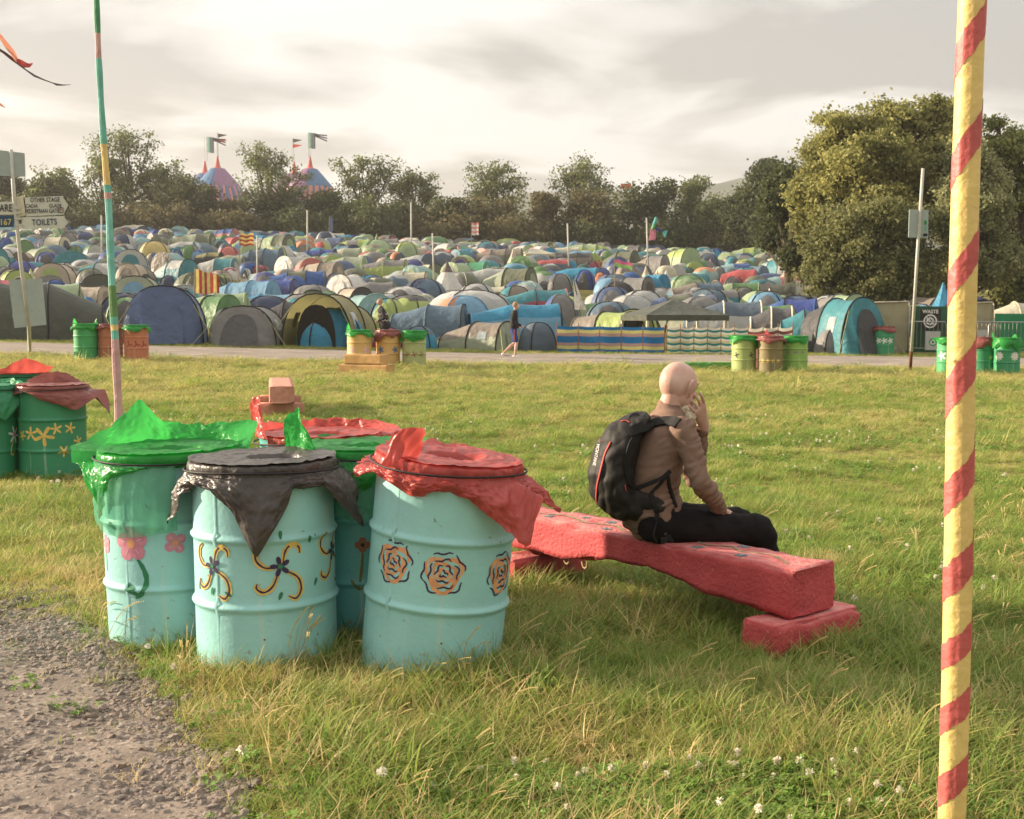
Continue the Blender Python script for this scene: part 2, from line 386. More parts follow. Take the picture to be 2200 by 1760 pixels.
# the finer gravel
n = 420000; gx = rng.uniform(-4.6, -.25, n); gy = rng.uniform(2.6, 7.0, n)
ti = track_in(gx, gy); dens = .72 + .28 * (np.sin(gx * 3.1 + gy * 2.2) * np.sin(gy * 4.3 - gx) > -.15)
keep = ((ti > 0) | ((ti > -.35) & (rng.random(n) < .10 * (1 + ti / .35)))) & (rng.random(n) < dens) & (np.abs(gx) < gy * .5 + .3)
gx, gy = gx[keep], gy[keep]; n = len(gx)
s = rng.gamma(2.2, .0024, n) + .0025
gp = np.stack([gx, gy, terr(gx, gy) + .010 + s * .25 + .008 * np.sin(gx * 9 + gy * 5) * np.cos(gy * 7 - gx * 3)], 1)
protos = []
for i in range(6):
    o = bpy.data.objects.new('peb', rock_mesh(40 + i, rock_m if i % 3 else rock_m2, 1)); COL.objects.link(o); protos.append(o)
scatter('small_gravel', gp, np.stack([rng.uniform(-.6, .6, n), rng.uniform(-.6, .6, n), rng.uniform(0, 6.28, n)], 1), np.stack([s * rng.uniform(.8, 1.4, n), s, s * rng.uniform(.7, 1.2, n)], 1), rng.integers(0, 6, n), protos, parent=track)

# ------------------------------------------------------------------ grass
def blade_mat(name, ca, cb, tip, trans=.45):
    m = bpy.data.materials.new(name); m.use_nodes = True; nt = m.node_tree; nt.nodes.clear()
    out = N(nt, 'ShaderNodeOutputMaterial'); bs = N(nt, 'ShaderNodeBsdfPrincipled'); tr = N(nt, 'ShaderNodeBsdfTranslucent')
    oi = N(nt, 'ShaderNodeObjectInfo'); g = N(nt, 'ShaderNodeNewGeometry'); mx = N(nt, 'ShaderNodeMix', data_type='RGBA')
    av = N(nt, 'ShaderNodeMath', operation='MULTIPLY_ADD'); av.inputs[1].default_value = .5
    L(nt, g.outputs['Random Per Island'], av.inputs[0]); hf = N(nt, 'ShaderNodeMath', operation='MULTIPLY'); hf.inputs[1].default_value = .5
    L(nt, oi.outputs['Random'], hf.inputs[0]); L(nt, hf.outputs[0], av.inputs[2])
    mx.inputs['A'].default_value = (*lin(ca), 1); mx.inputs['B'].default_value = (*lin(cb), 1); L(nt, av.outputs[0], mx.inputs['Factor'])
    t = N(nt, 'ShaderNodeTexCoord'); sz = N(nt, 'ShaderNodeSeparateXYZ'); L(nt, t.outputs['Object'], sz.inputs[0])
    mr = N(nt, 'ShaderNodeMapRange'); mr.inputs[1].default_value = .35; mr.inputs[2].default_value = 1.0; mr.inputs[4].default_value = .75; L(nt, sz.outputs[2], mr.inputs[0])
    m2 = N(nt, 'ShaderNodeMix', data_type='RGBA'); L(nt, mr.outputs[0], m2.inputs['Factor']); L(nt, mx.outputs['Result'], m2.inputs['A']); m2.inputs['B'].default_value = (*lin(tip), 1)
    L(nt, m2.outputs['Result'], bs.inputs['Base Color']); L(nt, m2.outputs['Result'], tr.inputs[0]); bs.inputs['Roughness'].default_value = .55; bs.inputs['Specular IOR Level'].default_value = .28
    ms = N(nt, 'ShaderNodeMixShader'); ms.inputs[0].default_value = trans; L(nt, bs.outputs[0], ms.inputs[1]); L(nt, tr.outputs[0], ms.inputs[2]); L(nt, ms.outputs[0], out.inputs[0])
    return m
GM = {'green': blade_mat('grass_green', (94, 130, 50), (150, 168, 80), (182, 184, 112)),
      'olive': blade_mat('grass_olive', (150, 156, 80), (174, 170, 98), (208, 196, 142)),
      'straw': blade_mat('grass_straw', (196, 172, 116), (218, 196, 140), (230, 208, 160), .35),
      'lawn': blade_mat('grass_lawn', (96, 132, 50), (162, 176, 82), (194, 196, 116)),
      'lawn_dry': blade_mat('grass_lawn_dry', (178, 174, 100), (204, 192, 126), (220, 206, 150)),
      'clover': blade_mat('clover_leaf', (92, 130, 54), (134, 164, 72), (140, 168, 80), .35)}
def tuft(seed, nb, ln, wd, spread, lean, m, bend=.5, seg=3, comb=.55, flat=0.):
    """nb curved blades, unit-ish height ln"""
    r_ = random.Random(seed); b = MB()
    for _ in range(nb):
        a = r_.uniform(0, 2 * PI); rr = spread * math.sqrt(r_.random()); bx, by = rr * math.cos(a), rr * math.sin(a)
        l = ln * r_.uniform(.45, 1.0); az = r_.uniform(0, 2 * PI)
        d = Vector((math.cos(az) + comb, math.sin(az) * .8, 0)).normalized(); side = Vector((-d.y, d.x, 0))
        tl = r_.uniform(.1, 1) * lean; be = bend * r_.uniform(.3, 1.3); wv = wd * r_.uniform(.6, 1.2); pts = []
        p = Vector((bx, by, -.02 * ln)); ang = tl
        for s_ in range(seg + 1):
            wf = wv * (1 - (s_ / seg) ** 1.6)
            pts.append((p.copy(), wf)); ang += be / seg
            ang = min(ang, 1.9)
            p = p + (d * math.sin(ang) + Vector((0, 0, 1)) * math.cos(ang)) * (l / seg)
        vs = []
        tw = r_.uniform(-.5, .5)
        for q, wf in pts[:-1]: vs += [q - (side + d * tw) * wf / 2, q + (side + d * tw) * wf / 2]
        vs.append(pts[-1][0])
        fs = [(2 * i, 2 * i + 1, 2 * i + 3, 2 * i + 2) for i in range(seg - 1)] + [(2 * seg - 2, 2 * seg - 1, 2 * seg)]
        b.add(vs, fs, m)
    return b.build('tuft')
def seedhead(seed):
    r_ = random.Random(seed); b = MB()
    for _ in range(3):
        az = r_.uniform(-.9, .9); d = Vector((math.cos(az), math.sin(az), 0)); l = r_.uniform(.65, 1.0); p = Vector((r_.uniform(-.04, .04), r_.uniform(-.04, .04), 0)); ang = r_.uniform(.05, .35); pts = [p.copy()]
        for s_ in range(7):
            ang += .10 + .10 * (s_ > 3); p = p + (d * math.sin(ang) + Vector((0, 0, 1)) * math.cos(ang)) * l / 7; pts.append(p.copy())
        b.tube(pts, [.0032] * 5 + [.003, .002, .0015], GM['straw'], n=3)
        for s_ in range(14):
            t = s_ / 14; i = 5 + int(t * 2); q = pts[i].lerp(pts[min(i + 1, 7)], t * 2 % 1); sd = (-1) ** s_
            e_ = q + Vector((-d.y, d.x, 0)) * sd * .016 + (pts[7] - pts[5]).normalized() * .03
            b.add([q, (q + e_) / 2 + Vector((0, 0, .009)), e_, (q + e_) / 2 - Vector((0, 0, .009))], [(0, 1, 2, 3)], GM['straw'])
    return b.build('tuft')
def clover(seed, flowers=False):
    r_ = random.Random(seed); b = MB(); wm = mat('clover_flower', (236, 226, 206), rough=.8, var=.1)
    for _ in range(12):
        c = Vector((r_.uniform(-.6, .6), r_.uniform(-.5, .5), r_.uniform(.25, .75))); a0 = r_.uniform(0, 6); tl = Vector((r_.uniform(-.4, .4), r_.uniform(-.4, .4), 1)).normalized()
        for k in range(3):
            a = a0 + k * 2.09; d = Vector((math.cos(a), math.sin(a), 0)); d = (d - tl * d.dot(tl)).normalized(); s_ = tl.cross(d); z = .17
            b.add([c, c + d * z * .6 + s_ * z * .5 + tl * .02, c + d * z * 1.15, c + d * z * .6 - s_ * z * .5 + tl * .02], [(0, 1, 2, 3)], GM['clover'])
        b.add([c, c + Vector((.01, 0, 0)), Vector((c.x * .6, c.y * .6, 0))], [(0, 1, 2)], GM['clover'])
    if flowers:
        for _ in range(1):
            c = Vector((r_.uniform(-.4, .4), r_.uniform(-.4, .4), r_.uniform(.95, 1.15)))
            b.tube([(c.x * .5, c.y * .5, 0), c], .02, GM['clover'], n=3)
            for k in range(34):
                d = Vector((r_.gauss(0, 1), r_.gauss(0, 1), r_.gauss(.3, 1))).normalized(); sd = d.cross(Vector((.3, .5, .8))).normalized() * .05
                b.add([c + d * .03 - sd * .4, c + d * .03 + sd * .4, c + d * .19 + sd * .7, c + d * .19 - sd * .7], [(0, 1, 2, 3)], wm)
    return b.build('tuft')
# prototypes are about one unit high and scaled at the points
PR = [tuft(1, 30, 1.15, .026, .38, .8, GM['green'], 1.3), tuft(2, 30, 1.2, .026, .38, 1.0, GM['green'], 1.6), tuft(3, 28, 1.15, .026, .42, .9, GM['olive'], 1.4),
      tuft(4, 30, 1, .024, .42, 1.1, GM['straw'], 1.3), tuft(5, 26, 1, .022, .5, 1.3, GM['straw'], 1.2),
      tuft(6, 40, 1, .05, .9, .7, GM['lawn'], .8, seg=2), tuft(7, 40, 1, .05, .9, .9, GM['lawn'], .9, seg=2), tuft(8, 40, 1, .045, .9, 1.0, GM['lawn_dry'], .9, seg=2),
      clover(9), clover(10, True), seedhead(11), seedhead(12)]
BAR = []   # footprints kept free of grass: (x, y, r)
def fbm(x, y, s, seed):
    o = np.zeros_like(x); a = 1
    for k in range(4):
        o += a * np.sin(x * s * 1.3 + 1.7 * k + seed + 1.5 * np.sin(y * s * .9 + seed * 2 + k)) * np.sin(y * s * 1.6 + 2.3 * k + seed * 1.3 + 1.2 * np.sin(x * s * .7 - seed)); s *= 2.1; a *= .6
    return o
def smooth(a, b, v): t = np.clip((v - a) / (b - a), 0, 1); return t * t * (3 - 2 * t)
def straw_zone(x, y):
    """0..1: where the turf is bleached straw: along the track, round the drums"""
    e = -track_in(x, y)
    z = np.exp(-np.abs(e - .35) / .75)
    z = np.maximum(z, smooth(.35, -.8, (x + .1)) * smooth(7.5, 5.6, y) * .75)
    z = np.maximum(z, .8 * smooth(-.9, -2.3, x) * smooth(9.5, 6.5, y))
    z = np.maximum(z, .75 * np.exp(-((x - .1) ** 2 / .7 + (y - 4.0) ** 2 / .35)))
    z = np.maximum(z, .6 * np.exp(-((x - .45) ** 2 / .12 + (y - 5.6) ** 2 / .12)))
    return np.clip(z + .22 * fbm(x, y, 1.1, 3.1), 0, 1)
def dry_band(x, y):
    return np.clip(.22 + .5 * smooth(10, 30, y) + .28 * fbm(x * .45, y, .5, 1.2), 0, 1)
BARE = [(.28, 3.72, .20, .07)]
def pave_grass(foot):
    P, RO, SC, ID = [], [], [], []
    def emit(x, y, hgt, idx, wide=1., tilt=.18):
        n = len(x)
        P.append(np.stack([x, y, terr(x, y)], 1)); az = rng.normal(0, .9, n)
        RO.append(np.stack([rng.normal(0, tilt, n), rng.normal(.05, tilt, n), az], 1))
        SC.append(np.stack([hgt * wide, hgt * wide, hgt], 1)); ID.append(idx)
    def samp(y0, y1, dens, pad=.6):
        n = int((y1 ** 2 - y0 ** 2) / 2 * .92 * dens + (y1 - y0) * pad * 2 * dens)
        y = np.sqrt(rng.uniform(y0 ** 2, y1 ** 2, n)); x = rng.uniform(-1, 1, n) * (.455 * y + pad)
        k = np.ones(n, bool)
        for (fx, fy, fr) in foot: k &= (x - fx) ** 2 + (y - fy) ** 2 > fr * fr
        y0r = 31.2 + .25 * np.sin(x * .31)
        k &= y < y0r + .25 + .15 * np.sin(x * 3.3)
        return x[k], y[k]
    def clear(x, y, soft):
        ti = track_in(x, y) + rng.normal(0, soft, len(x)); k = (ti < -.04) | ((ti < .5) & (rng.random(len(x)) < .30 * np.exp(-np.maximum(ti, 0) / .17)))
        for bx, by, rx, ry in BARE: k &= ((x - bx) / rx) ** 2 + ((y - by) / ry) ** 2 > rng.uniform(.3, 1.3, len(x)) * .8
        return k
    # long grass close by, thinning into the mown field
    x, y = samp(2.6, 9.5, 380); long_ = smooth(7.6, 5.0, y + .35 * fbm(x, y, .9, .4)) ; k = (rng.random(len(x)) < .16 + .84 * long_) & clear(x, y, .10); x, y = x[k], y[k]
    sz = straw_zone(x, y); u = rng.random(len(x)); cl = fbm(x, y, 2.2, 5.)
    h = .105 + .085 * rng.random(len(x)) + .055 * np.clip(cl, -1, 1.3)
    h *= np.where(track_in(x, y) > -.45, .62, 1); h = np.clip(h, .04, .24)
    idx = np.where(u < .06 + sz * .80, np.where(rng.random(len(x)) < .5, 3, 4), np.where(u < sz * .72 + .40, 2, rng.integers(0, 2, len(x))))
    emit(x, y, h, idx, 1.15)
    # undergrowth mat so that no soil shows
    x, y = samp(2.6, 9.5, 420); k = clear(x, y, .05); x, y = x[k], y[k]; sz = straw_zone(x, y)
    emit(x, y, rng.uniform(.045, .08, len(x)), np.where(rng.random(len(x)) < sz * .7, 7, rng.integers(5, 7, len(x))), 1.0, .25)
    # mown field
    for y0, y1, de, h0, h1, wi in ((6.5, 13, 300, .05, .085, 1.3), (13, 21, 110, .06, .095, 2.0), (21, 31.6, 52, .07, .11, 2.9)):
        x, y = samp(y0, y1, de); k = clear(x, y, .05); x, y = x[k], y[k]; db = dry_band(x, y); cl = fbm(x, y, 1.4, 8.)
        idx = np.where(rng.random(len(x)) < db, 7, np.where(rng.random(len(x)) < .35, 2, rng.integers(5, 7, len(x))))
        emit(x, y, rng.uniform(h0, h1, len(x)) * (1 + .62 * np.clip(fbm(x, y, 2.9, 4.4) + .3 * fbm(x, y, 7., 1.4), -1, 1.2)), idx, wi / 1.3, .2)
    # clover with white heads
    x, y = samp(3.2, 17, 62); c = fbm(x, y, .8, 2.2) + 1.2 * np.exp(-((x - .8) ** 2 / .45 + (y - 3.5) ** 2 / .06)) + .5 * smooth(.2, .8, x) * smooth(11, 6, y)
    k = (c > .35) & clear(x, y, .1); x, y = x[k], y[k]
    emit(x, y, rng.uniform(.06, .09, len(x)), np.where(rng.random(len(x)) < .10, 9, 8), 1.15, .25)
    x = rng.normal(.65, .42, 900); y = rng.uniform(3.2, 3.7, 900); emit(x, y, rng.uniform(.045, .07, 900), np.where(rng.random(900) < .035, 9, 8), 1.1, .3)
    # seed heads
    x, y = samp(3.0, 8.5, 5); k = clear(x, y, .1) & ((x > -2.2) | (rng.random(len(x)) < .3)); x, y = x[k], y[k]
    emit(x, y, rng.uniform(.20, .32, len(x)), rng.integers(10, 12, len(x)), 1., .1)
    # tufts left standing round the foot of the drums and blocks
    for (fx, fy, fr) in foot:
        if fy > 9: continue
        a = rng.uniform(0, 2 * PI, 110); rr = fr + rng.uniform(.0, .16, 110); x = fx + rr * np.cos(a); y = fy + rr * np.sin(a)
        k = track_in(x, y) < -.1; x, y = x[k], y[k]
        emit(x, y, rng.uniform(.10, .22, len(x)) * (1 if fr > .2 else .6), rng.choice([0, 1, 2, 3], len(x)), .8)
        
        if fr > .2: a = rng.uniform(PI, 2 * PI, 4); rr = fr + .06; emit(fx + rr * np.cos(a), fy + rr * np.sin(a), rng.uniform(.26, .38, 4), rng.integers(10, 12, 4), 1.)
    for px, row, rad, nn, kinds, hh in ((640, 1440, .20, 90, (2, 3, 0), .27), (705, 1400, .13, 60, (0, 2, 3), .30), (560, 1470, .16, 60, (3, 4, 2), .20), (820, 1500, .22, 70, (3, 4), .19), (1010, 1480, .2, 70, (3, 2, 4), .2), (1240, 1310, .22, 90, (3, 4, 2), .24), (1150, 1290, .14, 60, (0, 2, 3), .27), (1330, 1300, .15, 50, (3, 2), .2), (1760, 1215, .18, 50, (3, 4), .20), (1690, 1500, .3, 70, (2, 0, 3), .22), (1480, 1560, .35, 90, (2, 3, 0), .2), (1980, 1560, .4, 110, (2, 3, 0), .24), (1200, 1520, .35, 90, (2, 3, 0), .2), (120, 1230, .35, 90, (3, 4, 2), .17), (60, 1120, .5, 90, (3, 4, 2), .16), (1420, 1690, .3, 60, (3, 4), .16), (880, 1560, .35, 90, (3, 4, 2), .18), (1820, 1640, .35, 80, (2, 0, 3), .22), (400, 1400, .10, 40, (0, 2), .2), (330, 1385, .08, 30, (0, 1), .2)):
        g = G(px, row, lo=2); a_ = rng.uniform(0, 2 * PI, nn); r2 = rad * np.sqrt(rng.random(nn)); xx, yy = g.x + r2 * np.cos(a_), g.y + r2 * np.sin(a_)
        k = (track_in(xx, yy) < 0) & np.array([all((x_ - fx) ** 2 + (y_ - fy) ** 2 > fr * fr for fx, fy, fr in foot) for x_, y_ in zip(xx, yy)]); xx, yy, r2 = xx[k], yy[k], r2[k]
        emit(xx, yy, hh * rng.uniform(.6, 1.1, len(xx)) * (1 - .4 * r2 / rad), rng.choice(kinds, len(xx)), 1., .3)
    # verge beyond the road
    n = 5000; y = rng.uniform(36.1, 37.6, n); x = rng.uniform(-19, 20, n); emit(x, y, rng.uniform(.06, .12, n), np.where(rng.random(n) < .5, 7, 6), 1.4)
    P, RO, SC, ID = map(np.concatenate, (P, RO, SC, ID))
    scatter('field_grass', P, RO, SC, ID, PR, 'uneven green and straw-coloured grass with clover covering the field', 'grass')
    return len(P)
# ------------------------------------------------------------------ oil drums used as bins
from mathutils.bvhtree import BVHTree
DR, DH = .29, .865
def drad(z):
    r = DR
    for c in (.30, .575): r += .013 * math.exp(-((z - c) / .013) ** 2)
    r += .007 * math.exp(-((z - .012) / .012) ** 2) + .008 * math.exp(-((z - DH) / .012) ** 2)
    return r
def paint(name, rgb, dirt=(110, 100, 86), spec=.45, rough=.42):
    if name in MATS: return MATS[name]
    m = mat(name, rgb, rough=rough, var=.06, vscale=5, bump=.30, bscale=48, spec=spec, dirt=dirt, dscale=13, dcut=.665)
    nt = m.node_tree; bs = [n for n in nt.nodes if n.type == 'BSDF_PRINCIPLED'][0]; src = bs.inputs['Base Color'].links[0].from_socket
    # rust chips in ragged patches, mud splashed up the foot and thin runs down from the rim
    t = N(nt, 'ShaderNodeTexCoord'); sp_ = N(nt, 'ShaderNodeSeparateXYZ'); L(nt, t.outputs['Object'], sp_.inputs[0])
    n1_ = N(nt, 'ShaderNodeTexNoise'); n1_.inputs['Scale'].default_value = 30; n1_.inputs['Detail'].default_value = 8; L(nt, t.outputs['Object'], n1_.inputs['Vector'])
    hz1 = N(nt, 'ShaderNodeMapRange'); hz1.inputs[1].default_value = .02; hz1.inputs[2].default_value = .30; hz1.inputs[3].default_value = .50; hz1.inputs[4].default_value = .76; L(nt, sp_.outputs[2], hz1.inputs[0])
    sb = N(nt, 'ShaderNodeMath', operation='SUBTRACT'); L(nt, n1_.outputs['Fac'], sb.inputs[0]); L(nt, hz1.outputs[0], sb.inputs[1])
    mu = N(nt, 'ShaderNodeMath', operation='MULTIPLY', use_clamp=True); L(nt, sb.outputs[0], mu.inputs[0]); mu.inputs[1].default_value = 6
    x1 = N(nt, 'ShaderNodeMix', data_type='RGBA'); L(nt, mu.outputs[0], x1.inputs['Factor']); L(nt, src, x1.inputs['A']); x1.inputs['B'].default_value = (*lin((132, 120, 96)), 1)
    mp2 = N(nt, 'ShaderNodeMapping'); mp2.inputs['Scale'].default_value = (26, 26, 1.1); L(nt, t.outputs['Object'], mp2.inputs[0]); n2_ = N(nt, 'ShaderNodeTexNoise'); n2_.inputs['Scale'].default_value = 1; n2_.inputs['Detail'].default_value = 3; L(nt, mp2.outputs[0], n2_.inputs['Vector'])
    r2_ = N(nt, 'ShaderNodeMapRange'); r2_.inputs[1].default_value = .60; r2_.inputs[2].default_value = .74; r2_.inputs[4].default_value = .38; L(nt, n2_.outputs['Fac'], r2_.inputs[0])
    x2 = N(nt, 'ShaderNodeMix', data_type='RGBA'); L(nt, r2_.outputs[0], x2.inputs['Factor']); L(nt, x1.outputs['Result'], x2.inputs['A']); x2.inputs['B'].default_value = (*lin((188, 206, 196)), 1)
    mp3 = N(nt, 'ShaderNodeTexVoronoi'); mp3.inputs['Scale'].default_value = 17; L(nt, t.outputs['Object'], mp3.inputs['Vector']); r3 = N(nt, 'ShaderNodeMapRange'); r3.inputs[1].default_value = .10; r3.inputs[2].default_value = .06; L(nt, mp3.outputs['Distance'], r3.inputs[0])
    n4 = N(nt, 'ShaderNodeTexNoise'); n4.inputs['Scale'].default_value = 4; L(nt, t.outputs['Object'], n4.inputs['Vector']); r4 = N(nt, 'ShaderNodeMapRange'); r4.inputs[1].default_value = .56; r4.inputs[2].default_value = .6; L(nt, n4.outputs['Fac'], r4.inputs[0]); m4 = N(nt, 'ShaderNodeMath', operation='MULTIPLY'); L(nt, r3.outputs[0], m4.inputs[0]); L(nt, r4.outputs[0], m4.inputs[1])
    x3 = N(nt, 'ShaderNodeMix', data_type='RGBA'); L(nt, m4.outputs[0], x3.inputs['Factor']); L(nt, x2.outputs['Result'], x3.inputs['A']); x3.inputs['B'].default_value = (*lin((120, 84, 60)), 1); L(nt, x3.outputs['Result'], bs.inputs['Base Color'])
    return m
teal = paint('teal_drum_paint', (142, 208, 204)); teal2 = paint('deeper_teal_drum_paint', (84, 178, 174))
PINK = mat('pink_motif_paint', (214, 128, 150), rough=.6, var=.14, vscale=40); PURP = mat('purple_motif_paint', (64, 48, 84), rough=.6, var=.1)
YEL = mat('yellow_motif_paint', (222, 186, 70), rough=.6, var=.12, vscale=30); GRN = mat('green_motif_paint', (30, 132, 84), rough=.6, var=.1)
ORA = mat('orange_motif_paint', (226, 152, 88), rough=.6, var=.12, vscale=30); WHT = mat('white_motif_paint', (225, 222, 210), rough=.6, var=.08)
BRN = mat('brown_motif_paint', (168, 104, 66), rough=.6); BLU = mat('blue_motif_paint', (30, 110, 168), rough=.6); BLK = mat('black_motif_paint', (40, 36, 40), rough=.6)
PALE = mat('pale_pink_motif_paint', (232, 176, 186), rough=.6)
class Decal:
    """flat paint laid on the drum wall; coordinates: s metres round the wall from th0, h metres up"""
    def __init__(self, th0, off=.0016): self.th0 = th0; self.mb = MB(); self.off = off
    def P(self, s, h, o=0): a = self.th0 + s / DR; r = drad(h) + self.off + o; return Vector((r * math.cos(a), r * math.sin(a), h))
    def fan(self, pts, c, m, o=0):
        n = len(pts); vs = [self.P(*c, o)]; 
        for k in (.5, 1.): vs += [self.P(c[0] + (p[0] - c[0]) * k, c[1] + (p[1] - c[1]) * k, o) for p in pts]
        fs = [(0, 1 + i, 1 + (i + 1) % n) for i in range(n)] + [(1 + i, 1 + n + i, 1 + n + (i + 1) % n, 1 + (i + 1) % n) for i in range(n)]
        self.mb.add(vs, fs, m)
    def petal(self, c, ang, l, wd, m, o=0, base=.0):
        dx, dy = math.cos(ang), math.sin(ang); pts = []
        for i in range(14):
            a = 2 * PI * i / 14; u = .5 - .5 * math.cos(a); v = math.sin(a) * (.55 + .45 * u)
            pts.append((c[0] + dx * (base + u * l) - dy * v * wd / 2, c[1] + dy * (base + u * l) + dx * v * wd / 2))
        self.fan(pts, (c[0] + dx * (base + l * .55), c[1] + dy * (base + l * .55)), m, o)
    def dot(self, c, r, m, o=0): self.fan([(c[0] + r * math.cos(2 * PI * i / 12) * (1 + .1 * math.sin(i * 2.7)), c[1] + r * math.sin(2 * PI * i / 12)) for i in range(12)], c, m, o)
    def stroke(self, pts, wd, m, o=0, taper=True):
        Q = []
        for i in range(len(pts) - 1):
            for k in range(4):
                t = k / 4; p0, p1, p2, p3 = [np.array(pts[max(0, min(len(pts) - 1, i + q))]) for q in (-1, 0, 1, 2)]
                Q.append(.5 * (2 * p1 + (p2 - p0) * t + (2 * p0 - 5 * p1 + 4 * p2 - p3) * t * t + (3 * p1 - p0 - 3 * p2 + p3) * t ** 3))
        Q.append(np.array(pts[-1])); vs = []; n = len(Q)
        for i, q in enumerate(Q):
            t = Q[min(i + 1, n - 1)] - Q[max(i - 1, 0)]; t = t / (np.linalg.norm(t) + 1e-9)
            ww = wd / 2 * ((1 - .55 * abs(2 * i / (n - 1) - 1) ** 3) if taper else 1) * (1 + .12 * math.sin(i * 1.9 + q[0] * 50))
            vs += [self.P(q[0] - t[1] * ww, q[1] + t[0] * ww, o), self.P(q[0] + t[1] * ww, q[1] - t[0] * ww, o)]
        self.mb.add(vs, [(2 * i, 2 * i + 1, 2 * i + 3, 2 * i + 2) for i in range(n - 1)], m)
def drum(px, d, m, label, group, lean=(0, 0), deep=0., X=None, seam=True):
    p = GD(px, d) if X is None else Vector((X, d, tz(X, d)))
    t = thing('oil_drum', (p.x, p.y, p.z - deep), label, 'drum', group, rot=(lean[0], lean[1], 0))
    prof = [(drad(z), z) for z in sorted(set([0, .004, .012, .02, .03] + list(np.linspace(.05, .27, 5)) + list(np.linspace(.275, .325, 9)) + list(np.linspace(.35, .53, 5)) + list(np.linspace(.55, .60, 9)) + list(np.linspace(.63, .84, 5)) + [.85, .857, DH]))]
    prof += [(DR - .004, DH + .003), (DR - .008, DH - .01)]
    b = MB(); b.lathe(prof, m, 56); dent = random.uniform(0, 9)
    for i, v in enumerate(b.v):
        a = 1 + .010 * nz(v, 3.2, dent); b.v[i] = (v[0] * a, v[1] * a, v[2])
    body = b.build('body', t, smooth=True)
    il = MB(); il.lathe([(DR - .010, DH - .012), (DR - .014, .5), (.001, .45)], BLK, 24); il.build('inner_shade', t, smooth=True)  # black inner shell: the shade inside the drum put in as colour
    s = MB(); a = math.atan2(-p.y, -p.x) - .72
    s.grid(lambda u, v: ((drad(z_ := .03 + .82 * v) + .0012 * math.sin(u * PI)) * math.cos(a + (u - .5) * .05), (drad(z_) + .0012 * math.sin(u * PI)) * math.sin(a + (u - .5) * .05), z_), 3, 24, m)
    if seam: s.build('seam', t, smooth=True)
    t['face'] = math.atan2(-p.y, -p.x)
    return t
def at_face(t, f): return t['face'] + math.asin(max(-.97, min(.97, f)))
plast = {}
def plastic(name, rgb, trans=.25, rough=.32, var=.12, rgb2=None):
    return mat(name, rgb, rough=rough, var=var, rgb2=rgb2, vscale=7, bump=.6, bscale=11, spec=.45, trans=trans)
GB = plastic('green_bag_plastic', (24, 186, 62), .55); RB = plastic('red_bag_plastic', (214, 78, 68), .36); KB = mat('black_bag_plastic', (60, 53, 49), rough=.40, rgb2=(82, 74, 69), vscale=6, bump=.6, bscale=11, spec=.45, dirt=(150, 140, 130), dscale=22, dcut=.68)
FILM = plastic('thin_green_film', (120, 200, 160), .3, rough=.25); RB2 = plastic('dusty_red_bag_plastic', (150, 72, 62), .15)
def film_mat(m):
    nt = m.node_tree; out = [n for n in nt.nodes if n.type == 'OUTPUT_MATERIAL'][0]; src = out.inputs[0].links[0].from_socket
    tr = N(nt, 'ShaderNodeBsdfTransparent'); tr.inputs[0].default_value = (.75, .95, .85, 1); ms = N(nt, 'ShaderNodeMixShader'); ms.inputs[0].default_value = .55
    L(nt, src, ms.inputs[1]); L(nt, tr.outputs[0], ms.inputs[2]); L(nt, ms.outputs[0], out.inputs[0])
film_mat(FILM)
